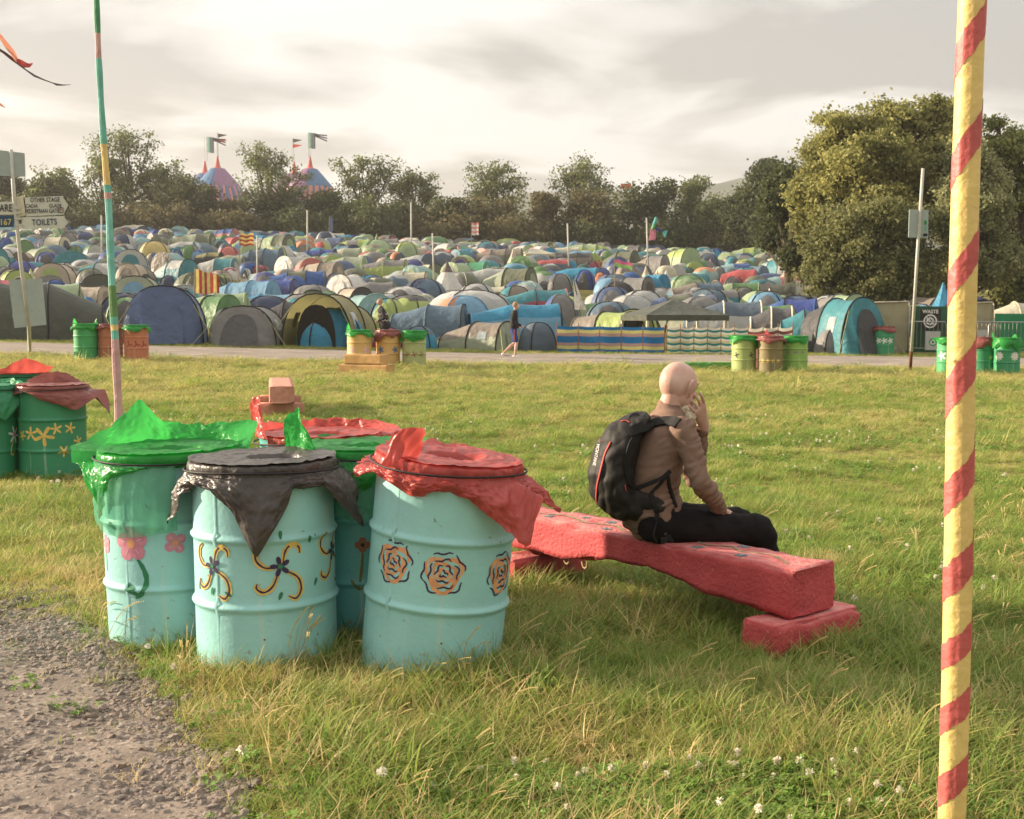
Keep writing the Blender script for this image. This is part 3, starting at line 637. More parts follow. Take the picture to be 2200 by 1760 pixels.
def bag(dr, ctl, m, label, group, hole=(0.03, -.02, .10), film=None, cord=True, name='bin_bag', nseg=230, seed=0, cover=True, wr=1.):
    t = bpy.data.objects.new(name, None); COL.objects.link(t); t.location = dr.location; t.rotation_euler = dr.rotation_euler; t.empty_display_size = .1
    tag(t, label, 'bag', group); t['face'] = dr['face']
    ctl = sorted(ctl); th = [c[0] for c in ctl]; th = [th[-1] - 360] + th + [th[0] + 360]; rr = [ctl[-1][1]] + [c[1] for c in ctl] + [ctl[0][1]]; zz = [ctl[-1][2]] + [c[2] for c in ctl] + [ctl[0][2]]
    R0, Z0 = DR + .018, DH + .012
    b = MB()
    def f(u, v):
        a = u * 360 - 180; e_r = np.interp(a, th, rr); e_z = np.interp(a, th, zz); an = R(a)
        if v < .2:
            k = v / .2; r = R0 - .008 - .03 * (1 - k); z = Z0 + .004 - .010 * k * k
        elif v < .36:
            k = (v - .2) / .16; r = R0 - .008 + .004 * math.sin(k * PI); z = Z0 - .006 - .044 * k
            if e_z > 0: z = Z0 - .012 * k
        else:
            k = (v - .36) / .64; z0 = Z0 - .05 if e_z <= 0 else Z0 - .012
            r = R0 + e_r * k + .018 * math.sin(k * PI) * (1 if e_z < -.05 else -.3); z = z0 + (e_z if e_z > 0 else min(e_z + .05, -.004)) * k
        amp = (.004 + .016 * max(0, v - .3)) * wr
        q = (math.cos(an) * 1.5 * (1 + v * .3), math.sin(an) * 1.5, v * .7 + seed)
        dd = amp * (1.3 * nz(q, 3.2, seed) + .7 * abs(nz(q, 8, seed + 3)))
        cz = 1 - abs(nz(q, 5.5, seed + 11)) * 3.2; dd += .010 * wr * (max(0, v - .1)) ** .6 * max(0, cz) ** 3; dd -= .006 * wr * max(0, 1 - abs(nz(q, 11, seed + 21)) * 3.5) ** 2 * min(1, v * 2)
        dd += .006 * max(0, v - .15) * math.sin(a * .32 + 3 * nz(q, 1.2, seed)) * wr
        r += dd; z += .5 * dd
        return (r * math.cos(an), r * math.sin(an), z)
    b.grid(f, nseg, 26 if nseg < 200 else 44, m); sk = b.build('skirt', t, smooth=True)
    if cover:
        c = MB(); hx, hy, hr = hole
        def g(u, v):
            an = 2 * PI * u; k = v; ri = hr; x0, y0 = hx + ri * math.cos(an) * 1.15, hy + ri * math.sin(an) * .85; x1, y1 = (R0 - .005) * math.cos(an), (R0 - .005) * math.sin(an)
            x, y = x0 + (x1 - x0) * k, y0 + (y1 - y0) * k; z = Z0 + .004 + .006 * nz((x * 9, y * 9, seed)) + .006 * max(0, 1 - abs(nz((x * 14, y * 11, seed))) * 4) ** 2 + .004 * abs(nz((x * 26, y * 20, seed))) - .010 * (1 - k) ** 6
            if v < .02: z -= .03
            return (x, y, z)
        c.grid(g, 90, 26, m); c.build('cover', t, smooth=True)
    if cord:
        q = MB(); q.tube([((R0 + .012) * math.cos(a), (R0 + .012) * math.sin(a), Z0 - .034 + .006 * math.sin(a * 2 + seed)) for a in np.linspace(0, 2 * PI, 50)], .0045, BLK, n=5, cap=False)
        q.build('cord', t, smooth=True)
    if film:
        q = MB(); fth = [c[0] for c in film]; fr = [c[1] for c in film]; fz = [c[2] for c in film]
        def h(u, v):
            a = fth[0] + (fth[-1] - fth[0]) * u; an = R(a); ez = np.interp(a, fth, fz); er = np.interp(a, fth, fr)
            r = R0 + .004 + er * v + .012 * math.sin(v * PI) + .010 * v * nz((an * 3, v * 2, seed), 2.5) + .004 * math.sin(a * .5 + v * 3)
            return (r * math.cos(an), r * math.sin(an), Z0 - .04 + ez * v)
        q.grid(h, 60, 14, FILM); q.build('film', t, smooth=True)
    return t
def skirt_bvh(t, nm='skirt'):
    o = [c for c in t.children if c.name.startswith(nm)][0]; bpy.context.view_layer.update()
    M = o.matrix_world; me = o.data
    return BVHTree.FromPolygons([M @ v.co for v in me.vertices], [tuple(p.vertices) for p in me.polygons])
def bvh_of(o):
    bpy.context.view_layer.update(); M = o.matrix_world; me = o.data
    return BVHTree.FromPolygons([M @ v.co for v in me.vertices], [tuple(p.vertices) for p in me.polygons])
def hit(bvh, px, py, off=.003):
    r = ray(px, py).normalized(); h = bvh.ray_cast(Vector((0, 0, CAMZ)), r)
    if h[0] is None: return None
    n_ = h[1] if h[1].dot(r) < 0 else -h[1]
    return h[0] + n_ * off
def print_on(bvh, txt, px, py, hpx, ang, m, name, parent, bold=.0, off=.002, sx=1.):
    """lettering laid flat on the cloth: each letter vertex sits on the surface"""
    o = textmesh(txt, 1., m, name, bold=bold, sx=sx); ca, sa = math.cos(ang), math.sin(ang); bad = False
    import bmesh
    bm = bmesh.new(); bm.from_mesh(o.data); bmesh.ops.subdivide_edges(bm, edges=[e_ for e_ in bm.edges if e_.calc_length() > .4], cuts=1); bm.to_mesh(o.data); bm.free()
    for v in o.data.vertices:
        x, y = v.co.x * hpx, v.co.y * hpx; h = hit(bvh, px + x * ca + y * sa, py + x * sa - y * ca, off)
        if h is None: bad = True; break
        v.co = h
    if bad: bpy.data.objects.remove(o); return None
    if parent: o.parent = parent; o.matrix_parent_inverse = parent.matrix_world.inverted()
    return o

grp = 'teal oil drum bins clustered in the grass'
D1 = drum(0, 5.35, teal, 'pale teal drum painted with pink flowers, leftmost of the teal drums, under the green bag', grp, X=-1.506, deep=.03, lean=(R(.6), R(-1.2)))
D2 = drum(0, 5.02, teal, 'teal drum with yellow and purple swirl flowers under the black bag', grp, X=-1.030, deep=.02, lean=(R(.5), R(-.6)))
D3 = drum(0, 4.93, teal, 'leaning teal drum with orange rose spirals, nearest the red bench', grp, X=-.340, deep=.01, lean=(R(1.2), R(5.6)))
D4 = drum(0, 5.475, teal2, 'teal drum with one orange flower on a stem, half hidden between two nearer drums', grp, X=-.69, deep=.02)
D5 = drum(0, 5.95, teal2, 'rear teal drum almost hidden behind the others, with a red bag sticking up', grp, X=-.95, deep=.02)
DRUMS = [D1, D2, D3, D4, D5]
def swirl(t, f, s=1., h=.47):
    D = Decal(at_face(t, f))
    curls = [[(.01, .012), (.05, .05), (.085, .085), (.075, .112), (.045, .105), (.03, .085)][::1], [(-.01, .0), (-.06, -.002), (-.095, .03), (-.09, .07), (-.065, .088)],
             [(.012, -.015), (.07, -.05), (.085, -.10), (.062, -.135), (.03, -.122)], [(-.008, -.02), (-.03, -.075), (-.065, -.10), (-.095, -.085), (-.092, -.065)]]
    curls[0] = [(.01, .012), (.022, .062), (.05, .085), (.078, .07), (.082, .045)]
    for c in curls: D.stroke([(a * s, h + b * s) for a, b in c], .025 * s, YEL, 0)
    for c in curls: D.stroke([(a * s, h + b * s) for a, b in c], .008 * s, PURP, .0009)
    for k in range(5): D.petal((0, h), PI / 2 + .25 + k * 2 * PI / 5, .042 * s, .024 * s, PURP, .0018)
    D.dot((0, h), .010 * s, GRN, .0027); D.mb.build('painted_swirl_flower', t)
def drops(t, lst):
    for s_, h, a in lst: D = Decal(t['face']); D.petal((s_, h), a, .034, .019, GRN); D.mb.build('painted_green_drop', t)
swirl(D2, .20, 1., .47); swirl(D2, -.71, .95, .47); swirl(D2, .93, 1., .49)
drops(D2, [(.06, .58, 1.5), (.05, .335, 1.2), (-.17, .37, -.5), (.19, .55, 1.9), (.21, .37, 1.2), (-.24, .35, 1.3), (-.33, .36, 1.3)])
def rose(t, f, s=1., h=.45, seed=0):
    D = Decal(at_face(t, f)); r_ = random.Random(seed)
    for k, (rad, col, wd) in enumerate(((.070, ORA, .020), (.045, ORA, .017), (.020, ORA, .014))):
        for q in range(3 + (k == 0)):
            a0 = q * 2 * PI / (3 + (k == 0)) + k * .7 + r_.uniform(-.2, .2); sp_ = 2 * PI / (3 + (k == 0)) * 1.02
            D.stroke([((rad * (1 + .16 * math.sin(3 * (a0 + sp_ * i / 5) + k)) * s) * math.cos(a0 + sp_ * i / 5), h + rad * (1 + .16 * math.sin(3 * (a0 + sp_ * i / 5) + k)) * s * math.sin(a0 + sp_ * i / 5)) for i in range(6)], wd * s, col, .0002 * k)
    for k, rad in enumerate((.088, .060, .034, .012)):
        n_ = 5 - k
        for q in range(max(n_, 2)):
            a0 = q * 2 * PI / max(n_, 2) + r_.uniform(-.25, .25) + k; sp_ = 2 * PI / max(n_, 2) * .72
            D.stroke([((rad + .006 * math.sin(i * 1.5 + q)) * s * math.cos(a0 + sp_ * i / 5), h + (rad + .006 * math.sin(i * 1.5 + q)) * s * math.sin(a0 + sp_ * i / 5)) for i in range(6)], .0075 * s, PURP, .0012)
    D.mb.build('painted_rose', t)
rose(D3, .04, .95, .455, 1); rose(D3, -.64, .95, .47, 2); rose(D3, .84, .95, .445, 3)
def flower(t, f, h, l, wd, m, n_=5, cen=ORA, stem=None, name='painted_flower', rot=.3, pale=None, petal0=.1):
    D = Decal(at_face(t, f))
    if stem: D.stroke(stem[0], stem[1], stem[2], 0)
    if stem and len(stem) > 3:
        for c, a, l_, w_ in stem[3]: D.petal(c, a, l_, w_, stem[2], .0003)
    for k in range(n_): D.petal((0, h), PI / 2 + rot + k * 2 * PI / n_, l, wd, m, .0006 + .0001 * k, base=-l * petal0)
    if pale:
        for k in range(n_): D.stroke([(math.cos(PI / 2 + rot + k * 2 * PI / n_) * l * a, h + math.sin(PI / 2 + rot + k * 2 * PI / n_) * l * a) for a in (.35, .5, .65)], .006, pale, .0014)
    D.dot((0, h), l * .22, cen, .0018); D.mb.build(name, t)
flower(D1, -.58, .50, .088, .082, PINK, 5, ORA, ([(.025, .44), (.055, .39), (.065, .34), (.045, .29), (.01, .265)], .022, GRN, [((.03, .275), 2.5, .085, .045)]), pale=PALE, rot=.1)
flower(D1, .04, .50, .054, .052, PINK, 4, ORA, pale=PALE, rot=.6)
flower(D1, -.95, .48, .05, .05, PINK, 5, ORA, ([(0, .45), (0, .40), (.0, .36)], .012, GRN), pale=PALE)
DD = Decal(D1['face']); DD.petal((.09, .56), 1.2, .05, .03, GRN); DD.petal((-.30, .585), -.6, .05, .03, GRN); DD.petal((.12, .57), -.5, .05, .022, GRN); DD.mb.build('painted_leaves', D1)
flower(D4, .02, .47, .038, .040, BRN, 4, BLK, ([(0, .44), (-.005, .36), (-.018, .27)], .013, mat('olive_motif_paint', (120, 120, 50), rough=.6), [((-.016, .27), 2.2, .06, .015), ((-.016, .27), .7, .07, .015)]), rot=0)
bg_ = 'plastic bags lining the teal drums'
B1 = bag(D1, [(-176, .12, .02), (-160, .05, -.08), (-143, .01, -.25), (-118, .0, -.10), (-92, 0, -.05), (-55, .0, -.05), (-15, .02, -.05), (12, .05, .03), (36, .12, .10), (60, .03, .09), (92, .02, .08), (110, .03, .10), (126, .03, .21), (146, .07, .10), (166, .10, .04)], GB,
         'bright green bag standing up in a peak at the back of the leftmost teal drum', bg_, film=[(-192, 0, -.18), (-175, 0, -.22), (-150, .005, -.28), (-120, .005, -.31), (-95, .004, -.30), (-70, .004, -.28)], seed=1, hole=(.03, -.02, .10), wr=.8)
B2 = bag(D2, [(-178, .10, -.28), (-160, .03, -.20), (-140, .01, -.08), (-118, .01, -.10), (-101, .02, -.17), (-84, .045, -.36), (-62, .02, -.16), (-58, .01, -.10), (-35, .03, -.10), (-14, .12, -.29), (12, .05, -.12), (60, .03, -.12), (100, .04, -.25), (140, .03, -.1), (165, .05, -.16)], KB,
         'black bag with a pointed corner hanging down the front of the middle teal drum', bg_, seed=5, hole=(.05, .0, .095))
B3 = bag(D3, [(-176, .06, -.08), (-165, .07, -.11), (-150, .02, -.07), (-128, .01, -.10), (-112, .01, -.13), (-85, .0, -.09), (-66, .02, -.14), (-50, .08, -.22), (-38, .14, -.29), (-31, .13, -.10), (-22, .05, -.10), (-8, .14, -.15), (6, .17, -.20), (22, .10, -.14), (45, .04, -.05), (70, .04, .02), (110, .03, .02), (150, .04, .01)], RB,
         'red bag with a big pointed flap over the leaning drum with rose spirals', bg_, seed=9, hole=(.02, .03, .10), wr=1.3)
B4 = bag(D4, [(-168, .02, -.03), (-156, .03, .09), (-138, .03, .21), (-124, .01, .07), (-117, .0, -.04), (-108, .01, -.12), (-85, .01, -.18), (-60, .01, -.12), (-30, .08, -.08), (-10, .20, -.10), (8, .14, -.03), (30, .03, .02), (80, .02, .02), (130, .03, .03), (180, .02, -.05)], GB,
         'green bag with an upright leaf-like corner between the black and the leaning red bag', bg_, seed=13, film=[(-120, 0, -.2), (-90, 0, -.26), (-50, 0, -.22), (-20, 0, -.2)])
B5 = bag(D5, [(-178, .02, .05), (-168, .0, .19), (-156, -.01, .21), (-143, .0, .06), (-125, .01, -.03), (-90, .01, -.06), (-45, .02, -.05), (-10, .10, -.03), (10, .12, .02), (60, .02, .06), (120, .02, .05), (160, .02, .05)], RB,
         'red bag with a tall upright flap on the rearmost teal drum', bg_, seed=17)
# twisted corner of the leaning drum's bag
tw = MB(); c0 = Vector((-.17, -.21, DH + .03))
def twf(u, v):
    a = -2.6 + 3.4 * u; r = .024 + .036 * math.sin(v * 2.2) + .03 * (1 - v) ** 3 + .007 * math.sin(a * 4 + v * 5) + .004 * math.sin(a * 9 - v * 7)
    hz__ = .165 - .05 * abs(u - .45) ** 2.2 * 4
    return c0 + Vector((r * math.cos(a) * 1.15 - .02 + .035 * v * v, r * math.sin(a) * .55 + .012 * math.sin(v * 6 + a), v * hz__ - .05))
tw.grid(twf, 26, 14, RB); tw.build('twisted_corner', B3, smooth=True)
bpy.context.view_layer.update()
faint = mat('faint_white_print', (128, 122, 116), rough=.5)
bv = skirt_bvh(B2); print_on(bv, 'yeo valley', 588, 1093, 21, -.04, faint, 'printed_name', B2, sx=.9)
bv5 = skirt_bvh(B5); print_on(bv5, 'yeo valley', 592, 876, 12, .0, mat('faint_pink_print', (228, 140, 130), rough=.5), 'printed_name', B5, sx=.9)

gp1 = paint('green_drum_paint', (28, 138, 92), rough=.5); gp2 = paint('green_drum_paint_bright', (34, 150, 88), rough=.5)
g2_ = 'green oil drum bins at the left edge'
G1 = drum(109, 10.9, gp1, 'green drum with yellow star flowers under a dull red bag at the left', g2_, deep=.07)
G2 = drum(-40, 10.8, gp1, 'green drum with a white flower cut off by the left edge', g2_, deep=.07)
G3 = drum(30, 11.65, gp1, 'green drum behind the two green drums, only its bag showing', g2_)
for f, h, l in ((-.86, .44, .05), (-.62, .46, .065), (-.26, .44, .095), (.10, .50, .055), (.50, .50, .055), (.72, .38, .05), (.30, .30, .055)):
    flower(G1, f, h, l, l * .42, YEL, 5, YEL, name='painted_star_flower', rot=f * 2, petal0=0)
flower(G2, .86, .44, .085, .03, WHT, 6, PINK, ([(-.01, .40), (-.06, .30), (-.03, .26), (-.01, .30)], .012, YEL), petal0=0)
def simple_ctl(sd, drop=.14, peaks=()):
    r_ = random.Random(sd); c = []
    for k in range(13): c.append((-175 + k * 27.5 + r_.uniform(-6, 6), r_.uniform(.0, .07), -drop * r_.uniform(.4, 1.5)))
    return [q for q in c if all(abs(q[0] - p[0]) > 22 for p in peaks)] + [x for p in peaks for x in ((p[0] - 18, .02, -.03), p, (p[0] + 18, .02, -.03))]
b3_ = 'bags on the green drums'
bag(G1, [(-170, .03, -.06), (-150, .02, -.10), (-110, .01, -.05), (-85, .02, -.12), (-60, .03, -.16), (-35, .05, -.22), (-15, .16, -.10), (0, .22, -.27), (14, .14, -.05), (60, .04, .02), (100, .05, .12), (125, .03, .10), (150, .03, .02)], RB2, 'dull red bag with a flap hanging out to the right, on the star-flower drum', b3_, seed=21, nseg=100)
bag(G2, [(-170, .02, -.1), (-100, .02, -.12), (-60, .03, -.22), (-35, .04, -.30), (-10, .10, -.12), (10, .10, .0), (60, .02, .06), (120, .02, .03)], plastic('pale_green_bag_plastic', (30, 158, 100), .3), 'green bag on the drum cut off by the left edge', b3_, seed=23, nseg=100)
bag(G3, [(-170, .02, .03), (-90, .01, .05), (-50, .05, .16), (-20, .08, .08), (20, .04, .05), (80, .02, .03)], RB, 'bright red bag lying up at the back between the green drums', b3_, seed=25, nseg=100)

# far groups of bins on the verge
def far_bins(lst, grp_):
    for px, d, col, lab, ctl, bm_, blab, mot in lst:
        t = drum(px, d, paint('far_drum_%s' % '_'.join(map(str, col)), col, rough=.55), lab, grp_, seam=False)
        bag(t, ctl, bm_, blab, 'bags on the far drums', nseg=60, seed=px % 37, cord=False)
        if mot: mot(t)
def stars(m, n_=3, h=.42, l=.08, pt=5):
    def f(t):
        for k in range(n_): flower(t, -.6 + 1.2 * k / max(1, n_ - 1), h, l, l * .5, m, pt, m, petal0=0, name='painted_flower')
    return f
far_bins([
    (186, 30.2, (40, 160, 84), 'green bin with a red flap up, left of the painted bamboo pole', simple_ctl(1, .14, ((160, .03, .18), (60, .02, .14))), GB, 'green bag with red flaps on the green bin left of the painted pole', None),
    (239, 30.3, (180, 104, 62), 'brown orange bin right behind the painted bamboo pole', simple_ctl(2, .12), RB2, 'dull red bag on the bin behind the painted pole', None),
    (294, 30.1, (196, 110, 68), 'orange bin with red scribbles, right of the painted bamboo pole', simple_ctl(3, .16, ((-20, .12, -.14),)), GB, 'green bag on the orange scribbled bin', stars(mat('red_scribble_paint', (170, 70, 50), rough=.7), 3, .4, .1, 3)),
    (772, 29.6, (216, 170, 82), 'yellow bin with a pink motif, left one of the three by the yellow beam', simple_ctl(4, .15, ((150, .02, .2),)), GB, 'green bag with a red corner on the left yellow bin', stars(PALE, 2, .4, .1)),
    (834, 29.9, (216, 164, 74), 'yellow bin with blue flowers between two green-bagged bins', simple_ctl(5, .2), RB2, 'dull red bag on the yellow bin with blue flowers', stars(BLU, 2, .4, .09)),
    (890, 29.9, (170, 178, 104), 'yellow green bin right of the one with blue flowers', simple_ctl(6, .22, ((10, .12, -.05),)), GB, 'green bag on the yellow green bin', stars(BRN, 3, .3, .08, 4)),
    (1598, 28.9, (156, 172, 84), 'lime bin with dark crosses, left one behind the bald man', simple_ctl(7, .22, ((170, .14, .05),)), GB, 'green bag on the lime bin with dark crosses', stars(BLK, 2, .42, .07, 4)),
    (1655, 28.6, (128, 112, 62), 'mud-brown and lime bin in the middle behind the bald man', simple_ctl(8, .16), RB2, 'dull red bag on the mud-brown bin', stars(YEL, 4, .3, .05)),
    (1708, 28.9, (132, 176, 62), 'lime green bin with purple marks, right one behind the bald man', simple_ctl(9, .17, ((-10, .16, -.06),)), GB, 'green bag on the lime bin with purple marks', stars(mat('violet_motif_paint', (150, 100, 160), rough=.6), 3, .5, .06, 3)),
    (1637, 29.7, (150, 84, 66), 'reddish bin standing behind the mud-brown and lime bins', simple_ctl(12, .16, ((60, .05, .15),)), RB, 'bright red bag on the reddish rear bin', None),
    (2040, 28.6, (46, 160, 92), 'green bin with a white band, left of the yellow and red pole', simple_ctl(10, .12, ((175, .14, .02),)), GB, 'green and red bag on the bin left of the striped pole', stars(WHT, 1, .45, .12)),
    (2112, 29.2, (30, 138, 86), 'green bin half hidden behind the yellow and red pole', simple_ctl(11, .24), RB2, 'dull red bag on the bin behind the striped pole', stars(YEL, 2, .4, .05)),
    (2163, 28.7, (34, 150, 92), 'green bin with white palm motifs at the right edge', simple_ctl(13, .24, ((150, .04, .16), (40, .05, .12))), GB, 'bright green bag on the bin at the right edge', stars(WHT, 2, .45, .11, 9)),
], 'painted bins on the far verge by the road')
far_bins([(1899, 37.0, (34, 146, 92), 'green bin with white star flowers beyond the road by the beige screen', simple_ctl(14, .14), RB2, 'dull red bag on the bin beyond the road', stars(WHT, 3, .45, .10))], 'painted bins on the far verge by the road')

# ------------------------------------------------------------------ stone beam benches
def stone(name, rgb, dirt, rgb2=None): return mat(name, rgb, rough=.7, var=.10, rgb2=rgb2, vscale=7, bump=1.5, bscale=52, spec=.3, dirt=dirt, dscale=8, dcut=.66)
redp = stone('red_painted_stone', (204, 70, 72), (168, 112, 104), (182, 54, 60))
def dusty(m, rgb, k):
    nt = m.node_tree; bs = [n for n in nt.nodes if n.type == 'BSDF_PRINCIPLED'][0]; src = bs.inputs['Base Color'].links[0].from_socket
    g = N(nt, 'ShaderNodeNewGeometry'); s_ = N(nt, 'ShaderNodeSeparateXYZ'); L(nt, g.outputs['Normal'], s_.inputs[0]); r_ = N(nt, 'ShaderNodeMapRange'); r_.inputs[1].default_value = .5; r_.inputs[2].default_value = .95; L(nt, s_.outputs[2], r_.inputs[0])
    t = N(nt, 'ShaderNodeTexCoord'); n_ = N(nt, 'ShaderNodeTexNoise'); n_.inputs['Scale'].default_value = 11; n_.inputs['Detail'].default_value = 7; n_.inputs['Roughness'].default_value = .7; L(nt, t.outputs['Object'], n_.inputs['Vector'])
    q = N(nt, 'ShaderNodeMapRange'); q.inputs[1].default_value = .38; q.inputs[2].default_value = .62; q.inputs[3].default_value = .15; q.inputs[4].default_value = k; L(nt, n_.outputs['Fac'], q.inputs[0]); mu = N(nt, 'ShaderNodeMath', operation='MULTIPLY'); L(nt, r_.outputs[0], mu.inputs[0]); L(nt, q.outputs[0], mu.inputs[1])
    x = N(nt, 'ShaderNodeMix', data_type='RGBA'); L(nt, mu.outputs[0], x.inputs['Factor']); L(nt, src, x.inputs['A']); x.inputs['B'].default_value = (*lin(rgb), 1); col = x.outputs['Result']
    v = N(nt, 'ShaderNodeTexNoise'); v.inputs['Scale'].default_value = 70; v.inputs['Detail'].default_value = 3; L(nt, t.outputs['Object'], v.inputs['Vector']); w_ = N(nt, 'ShaderNodeMapRange'); w_.inputs[1].default_value = .66; w_.inputs[2].default_value = .72; w_.inputs[4].default_value = .55; L(nt, v.outputs['Fac'], w_.inputs[0])
    x2 = N(nt, 'ShaderNodeMix', data_type='RGBA'); L(nt, w_.outputs[0], x2.inputs['Factor']); L(nt, col, x2.inputs['A']); x2.inputs['B'].default_value = (*lin((226, 150, 140)), 1); L(nt, x2.outputs['Result'], bs.inputs['Base Color']); return m
dusty(redp, (206, 150, 142), .75)
pinkp = stone('salmon_painted_stone', (206, 136, 112), (170, 150, 140)); yelp = stone('yellow_painted_stone', (210, 158, 84), (90, 60, 40)); grep = stone('green_painted_stone', (84, 150, 62), (60, 110, 44))
def beam(name, L_, Wd, top, under, m, parent, seed=0, chip=.014, step=.035):
    """rough-hewn beam: x along, y across, section with worn arrises"""
    n = int(L_ / step); b = MB(); sec = []; q_ = (.0, .035, .16, .33, .5, .67, .84, .965)
    XS_ = [0, .010] + [L_ * i / n for i in range(1, n)] + [L_ - .010, L_]; n = len(XS_) - 1
    for i in q_: sec.append((i, 0))
    for i in q_: sec.append((1, i))
    for i in q_: sec.append((1 - i, 1))
    for i in q_: sec.append((0, 1 - i))
    vs = []; ns = len(sec)
    for i in range(n + 1):
        x = XS_[i]; zb = under(x); zt = top; em = 1 if i in (0, n) else 0
        for (u, v) in sec:
            y = u * Wd; z = zb + (zt - zb) * v
            cu, cv = u - .5, v - .5; k = 1. if abs(cu) + abs(cv) > .99 else 0.
            rr_ = .009 * k + .006 * em; y -= math.copysign(rr_, cu) if abs(cu) > .45 else 0; z -= math.copysign(rr_, cv) if abs(cv) > .45 else 0
            k = max(0, abs(cu) + abs(cv) - .86) / .14
            ex = min(i, n - i) * step
            xx = x + (.02 * nz((x * 2, y * 9, z * 9 + seed)) if ex < .01 else 0)
            nn = nz((xx, y, z), 5, seed) * .8 + nz((xx, y, z), 16, seed + 2) * .45 + nz((xx, y, z), 38, seed + 5) * .22
            edge = 1 + .8 * k; bite = -max(0, nz((xx * .8, y, z), 7, seed + 9) - .28) * .09 * (k + .12)
            d = chip * .55 * nn * edge + bite
            vs.append((xx, y + (d * (1 if cu > 0 else -1) if abs(cu) > .45 else 0), z + (d * (1 if cv > 0 else -1) if abs(cv) > .45 else 0)))
    fs = [(i * ns + k, i * ns + (k + 1) % ns, (i + 1) * ns + (k + 1) % ns, (i + 1) * ns + k) for i in range(n) for k in range(ns)]
    b.add(vs, fs, m)
    for e_, sgn in ((0, 1), (n, -1)):
        base = e_ * ns; ring = [vs[base + k] for k in range(ns)]; cy = sum(p[1] for p in ring) / ns; cz = sum(p[2] for p in ring) / ns; cx_ = ring[0][0]; k0 = len(b.v); M_ = 6
        loc = [ring] 
        vv = []
        for q in range(1, M_ + 1):
            f = 1 - q / M_
            for p in ring:
                y = cy + (p[1] - cy) * f; z = cz + (p[2] - cz) * f
                vv.append((cx_ + sgn * -.0 + chip * .8 * nz((e_, y, z), 14, seed) * (1 - f * .5), y, z))
        allv = ring + vv
        ff = [(q * ns + k, q * ns + (k + 1) % ns, (q + 1) * ns + (k + 1) % ns, (q + 1) * ns + k) for q in range(M_) for k in range(ns)]
        if sgn == 1: ff = [f[::-1] for f in ff]
        b.add(allv, ff, m)
    o = b.build(name, parent, smooth=True); return o
def bench(loc, dirx, L_, Wd, top, under, m, label, grp_, blocks, seed=0):
    t = thing('stone_bench', loc, label, 'bench', grp_, rz=math.atan2(dirx[1], dirx[0]))
    beam('beam', L_, Wd, top, under, m, t, seed)
    for (x, y, lx, ly, h) in blocks:
        o = beam('support_block', lx, ly, h, lambda q: -.06, m, t, seed + x + 3, .010); o.location = (x, y, 0)
    return t
UX = [0, .24, .5, .7, .95, 1.12, 1.3, 1.45, 1.8, 3]; UZ = [.158, .162, .18, .228, .236, .24, .192, .182, .19, .19]
BD = Vector((-.622, .783, 0))
# local +y must point away from the camera: (.783,.622) = BD rotated by -90, so the beam is built mirrored in y
RBench = thing('stone_bench', (1.165, 4.99, tz(1.165, 4.99)), 'long red painted stone beam bench on low red blocks', 'bench', 'painted stone beam benches', rz=math.atan2(BD.y, BD.x))
RBm = beam('beam', 2.2, .305, .368, lambda x: float(np.interp(x, UX, UZ)), redp, RBench, 3.3)
RBm.scale.y = -1
for (x, y, lx, ly) in ((-.075, -.02, .20, .57), (1.66, -.02, .2, .50)):
    o = beam('support_block', ly, lx, .152, lambda q: -.06, redp, RBench, 7 + x, .010); o.rotation_euler.z = -PI / 2; o.location = (x + .04, .115, 0)
for x in (1.44, 1.30):
  hk = MB(); hk.tube([(x, -.03, .19), (x + .005, -.035, .165), (x + .02, -.035, .152), (x + .038, -.035, .16), (x + .04, -.03, .19)], .006, mat('old_rope', (170, 140, 100), rough=.9), n=6); hk.build('hook', RBench, smooth=True)
# painted vine on the seat
vm = mat('vine_green_paint', (136, 138, 90), rough=.7, var=.2, vscale=30); vb = mat('vine_blue_paint', (86, 134, 142), rough=.7, var=.2, vscale=30)
bvb = bvh_of(RBm)
def on_top(x, y, off=.003):
    p = RBench.matrix_world @ Vector((x, -y, 1)); h = bvb.ray_cast(p, Vector((0, 0, -1)))
    if h[0] is None: return None
    return RBench.matrix_world.inverted() @ (h[0] + Vector((0, 0, off)))
bpy.context.view_layer.update()
def top_stroke(pts, wd, m, mbx):
    Q = []
    for i in range(len(pts) - 1):
        for k in range(8): Q.append(np.array(pts[i]) * (1 - k / 8) + np.array(pts[i + 1]) * (k / 8))
    for _ in range(3):
        Q = [Q[0]] + [(Q[i - 1] + 2 * Q[i] + Q[i + 1]) / 4 for i in range(1, len(Q) - 1)] + [Q[-1]]
    vs = []
    for i, q in enumerate(Q):
        t = Q[min(i + 1, len(Q) - 1)] - Q[max(i - 1, 0)]; t = t / (np.linalg.norm(t) + 1e-9); ww = wd / 2 * (1 + .3 * math.sin(i * 1.3))
        a = on_top(q[0] - t[1] * ww, q[1] + t[0] * ww); c = on_top(q[0] + t[1] * ww, q[1] - t[0] * ww)
        if a is None or c is None: break
        vs += [a, c]
    if len(vs) > 3: mbx.add(vs, [(2 * i, 2 * i + 1, 2 * i + 3, 2 * i + 2) for i in range(len(vs) // 2 - 1)], m)
vn = MB()
top_stroke([(.10, .10), (.25, .19), (.40, .13), (.48, .20), (.62, .12), (.70, .19), (.85, .10)], .012, vm, vn)
top_stroke([(.95, .16), (1.1, .09), (1.25, .18), (1.4, .10), (1.6, .17), (1.8, .1)], .016, vm, vn)
for (x, y) in ((.33, .07), (.46, .24), (.58, .06), (.74, .24), (1.05, .2), (1.2, .07), (1.33, .22), (1.5, .2), (1.66, .08)):
    for k in range(5): top_stroke([(x, y), (x + .035 * math.cos(k * 1.257 + x * 9), y + .035 * math.sin(k * 1.257 + x * 9))], .013, vb, vn)
vn.build('painted_vine', RBench)

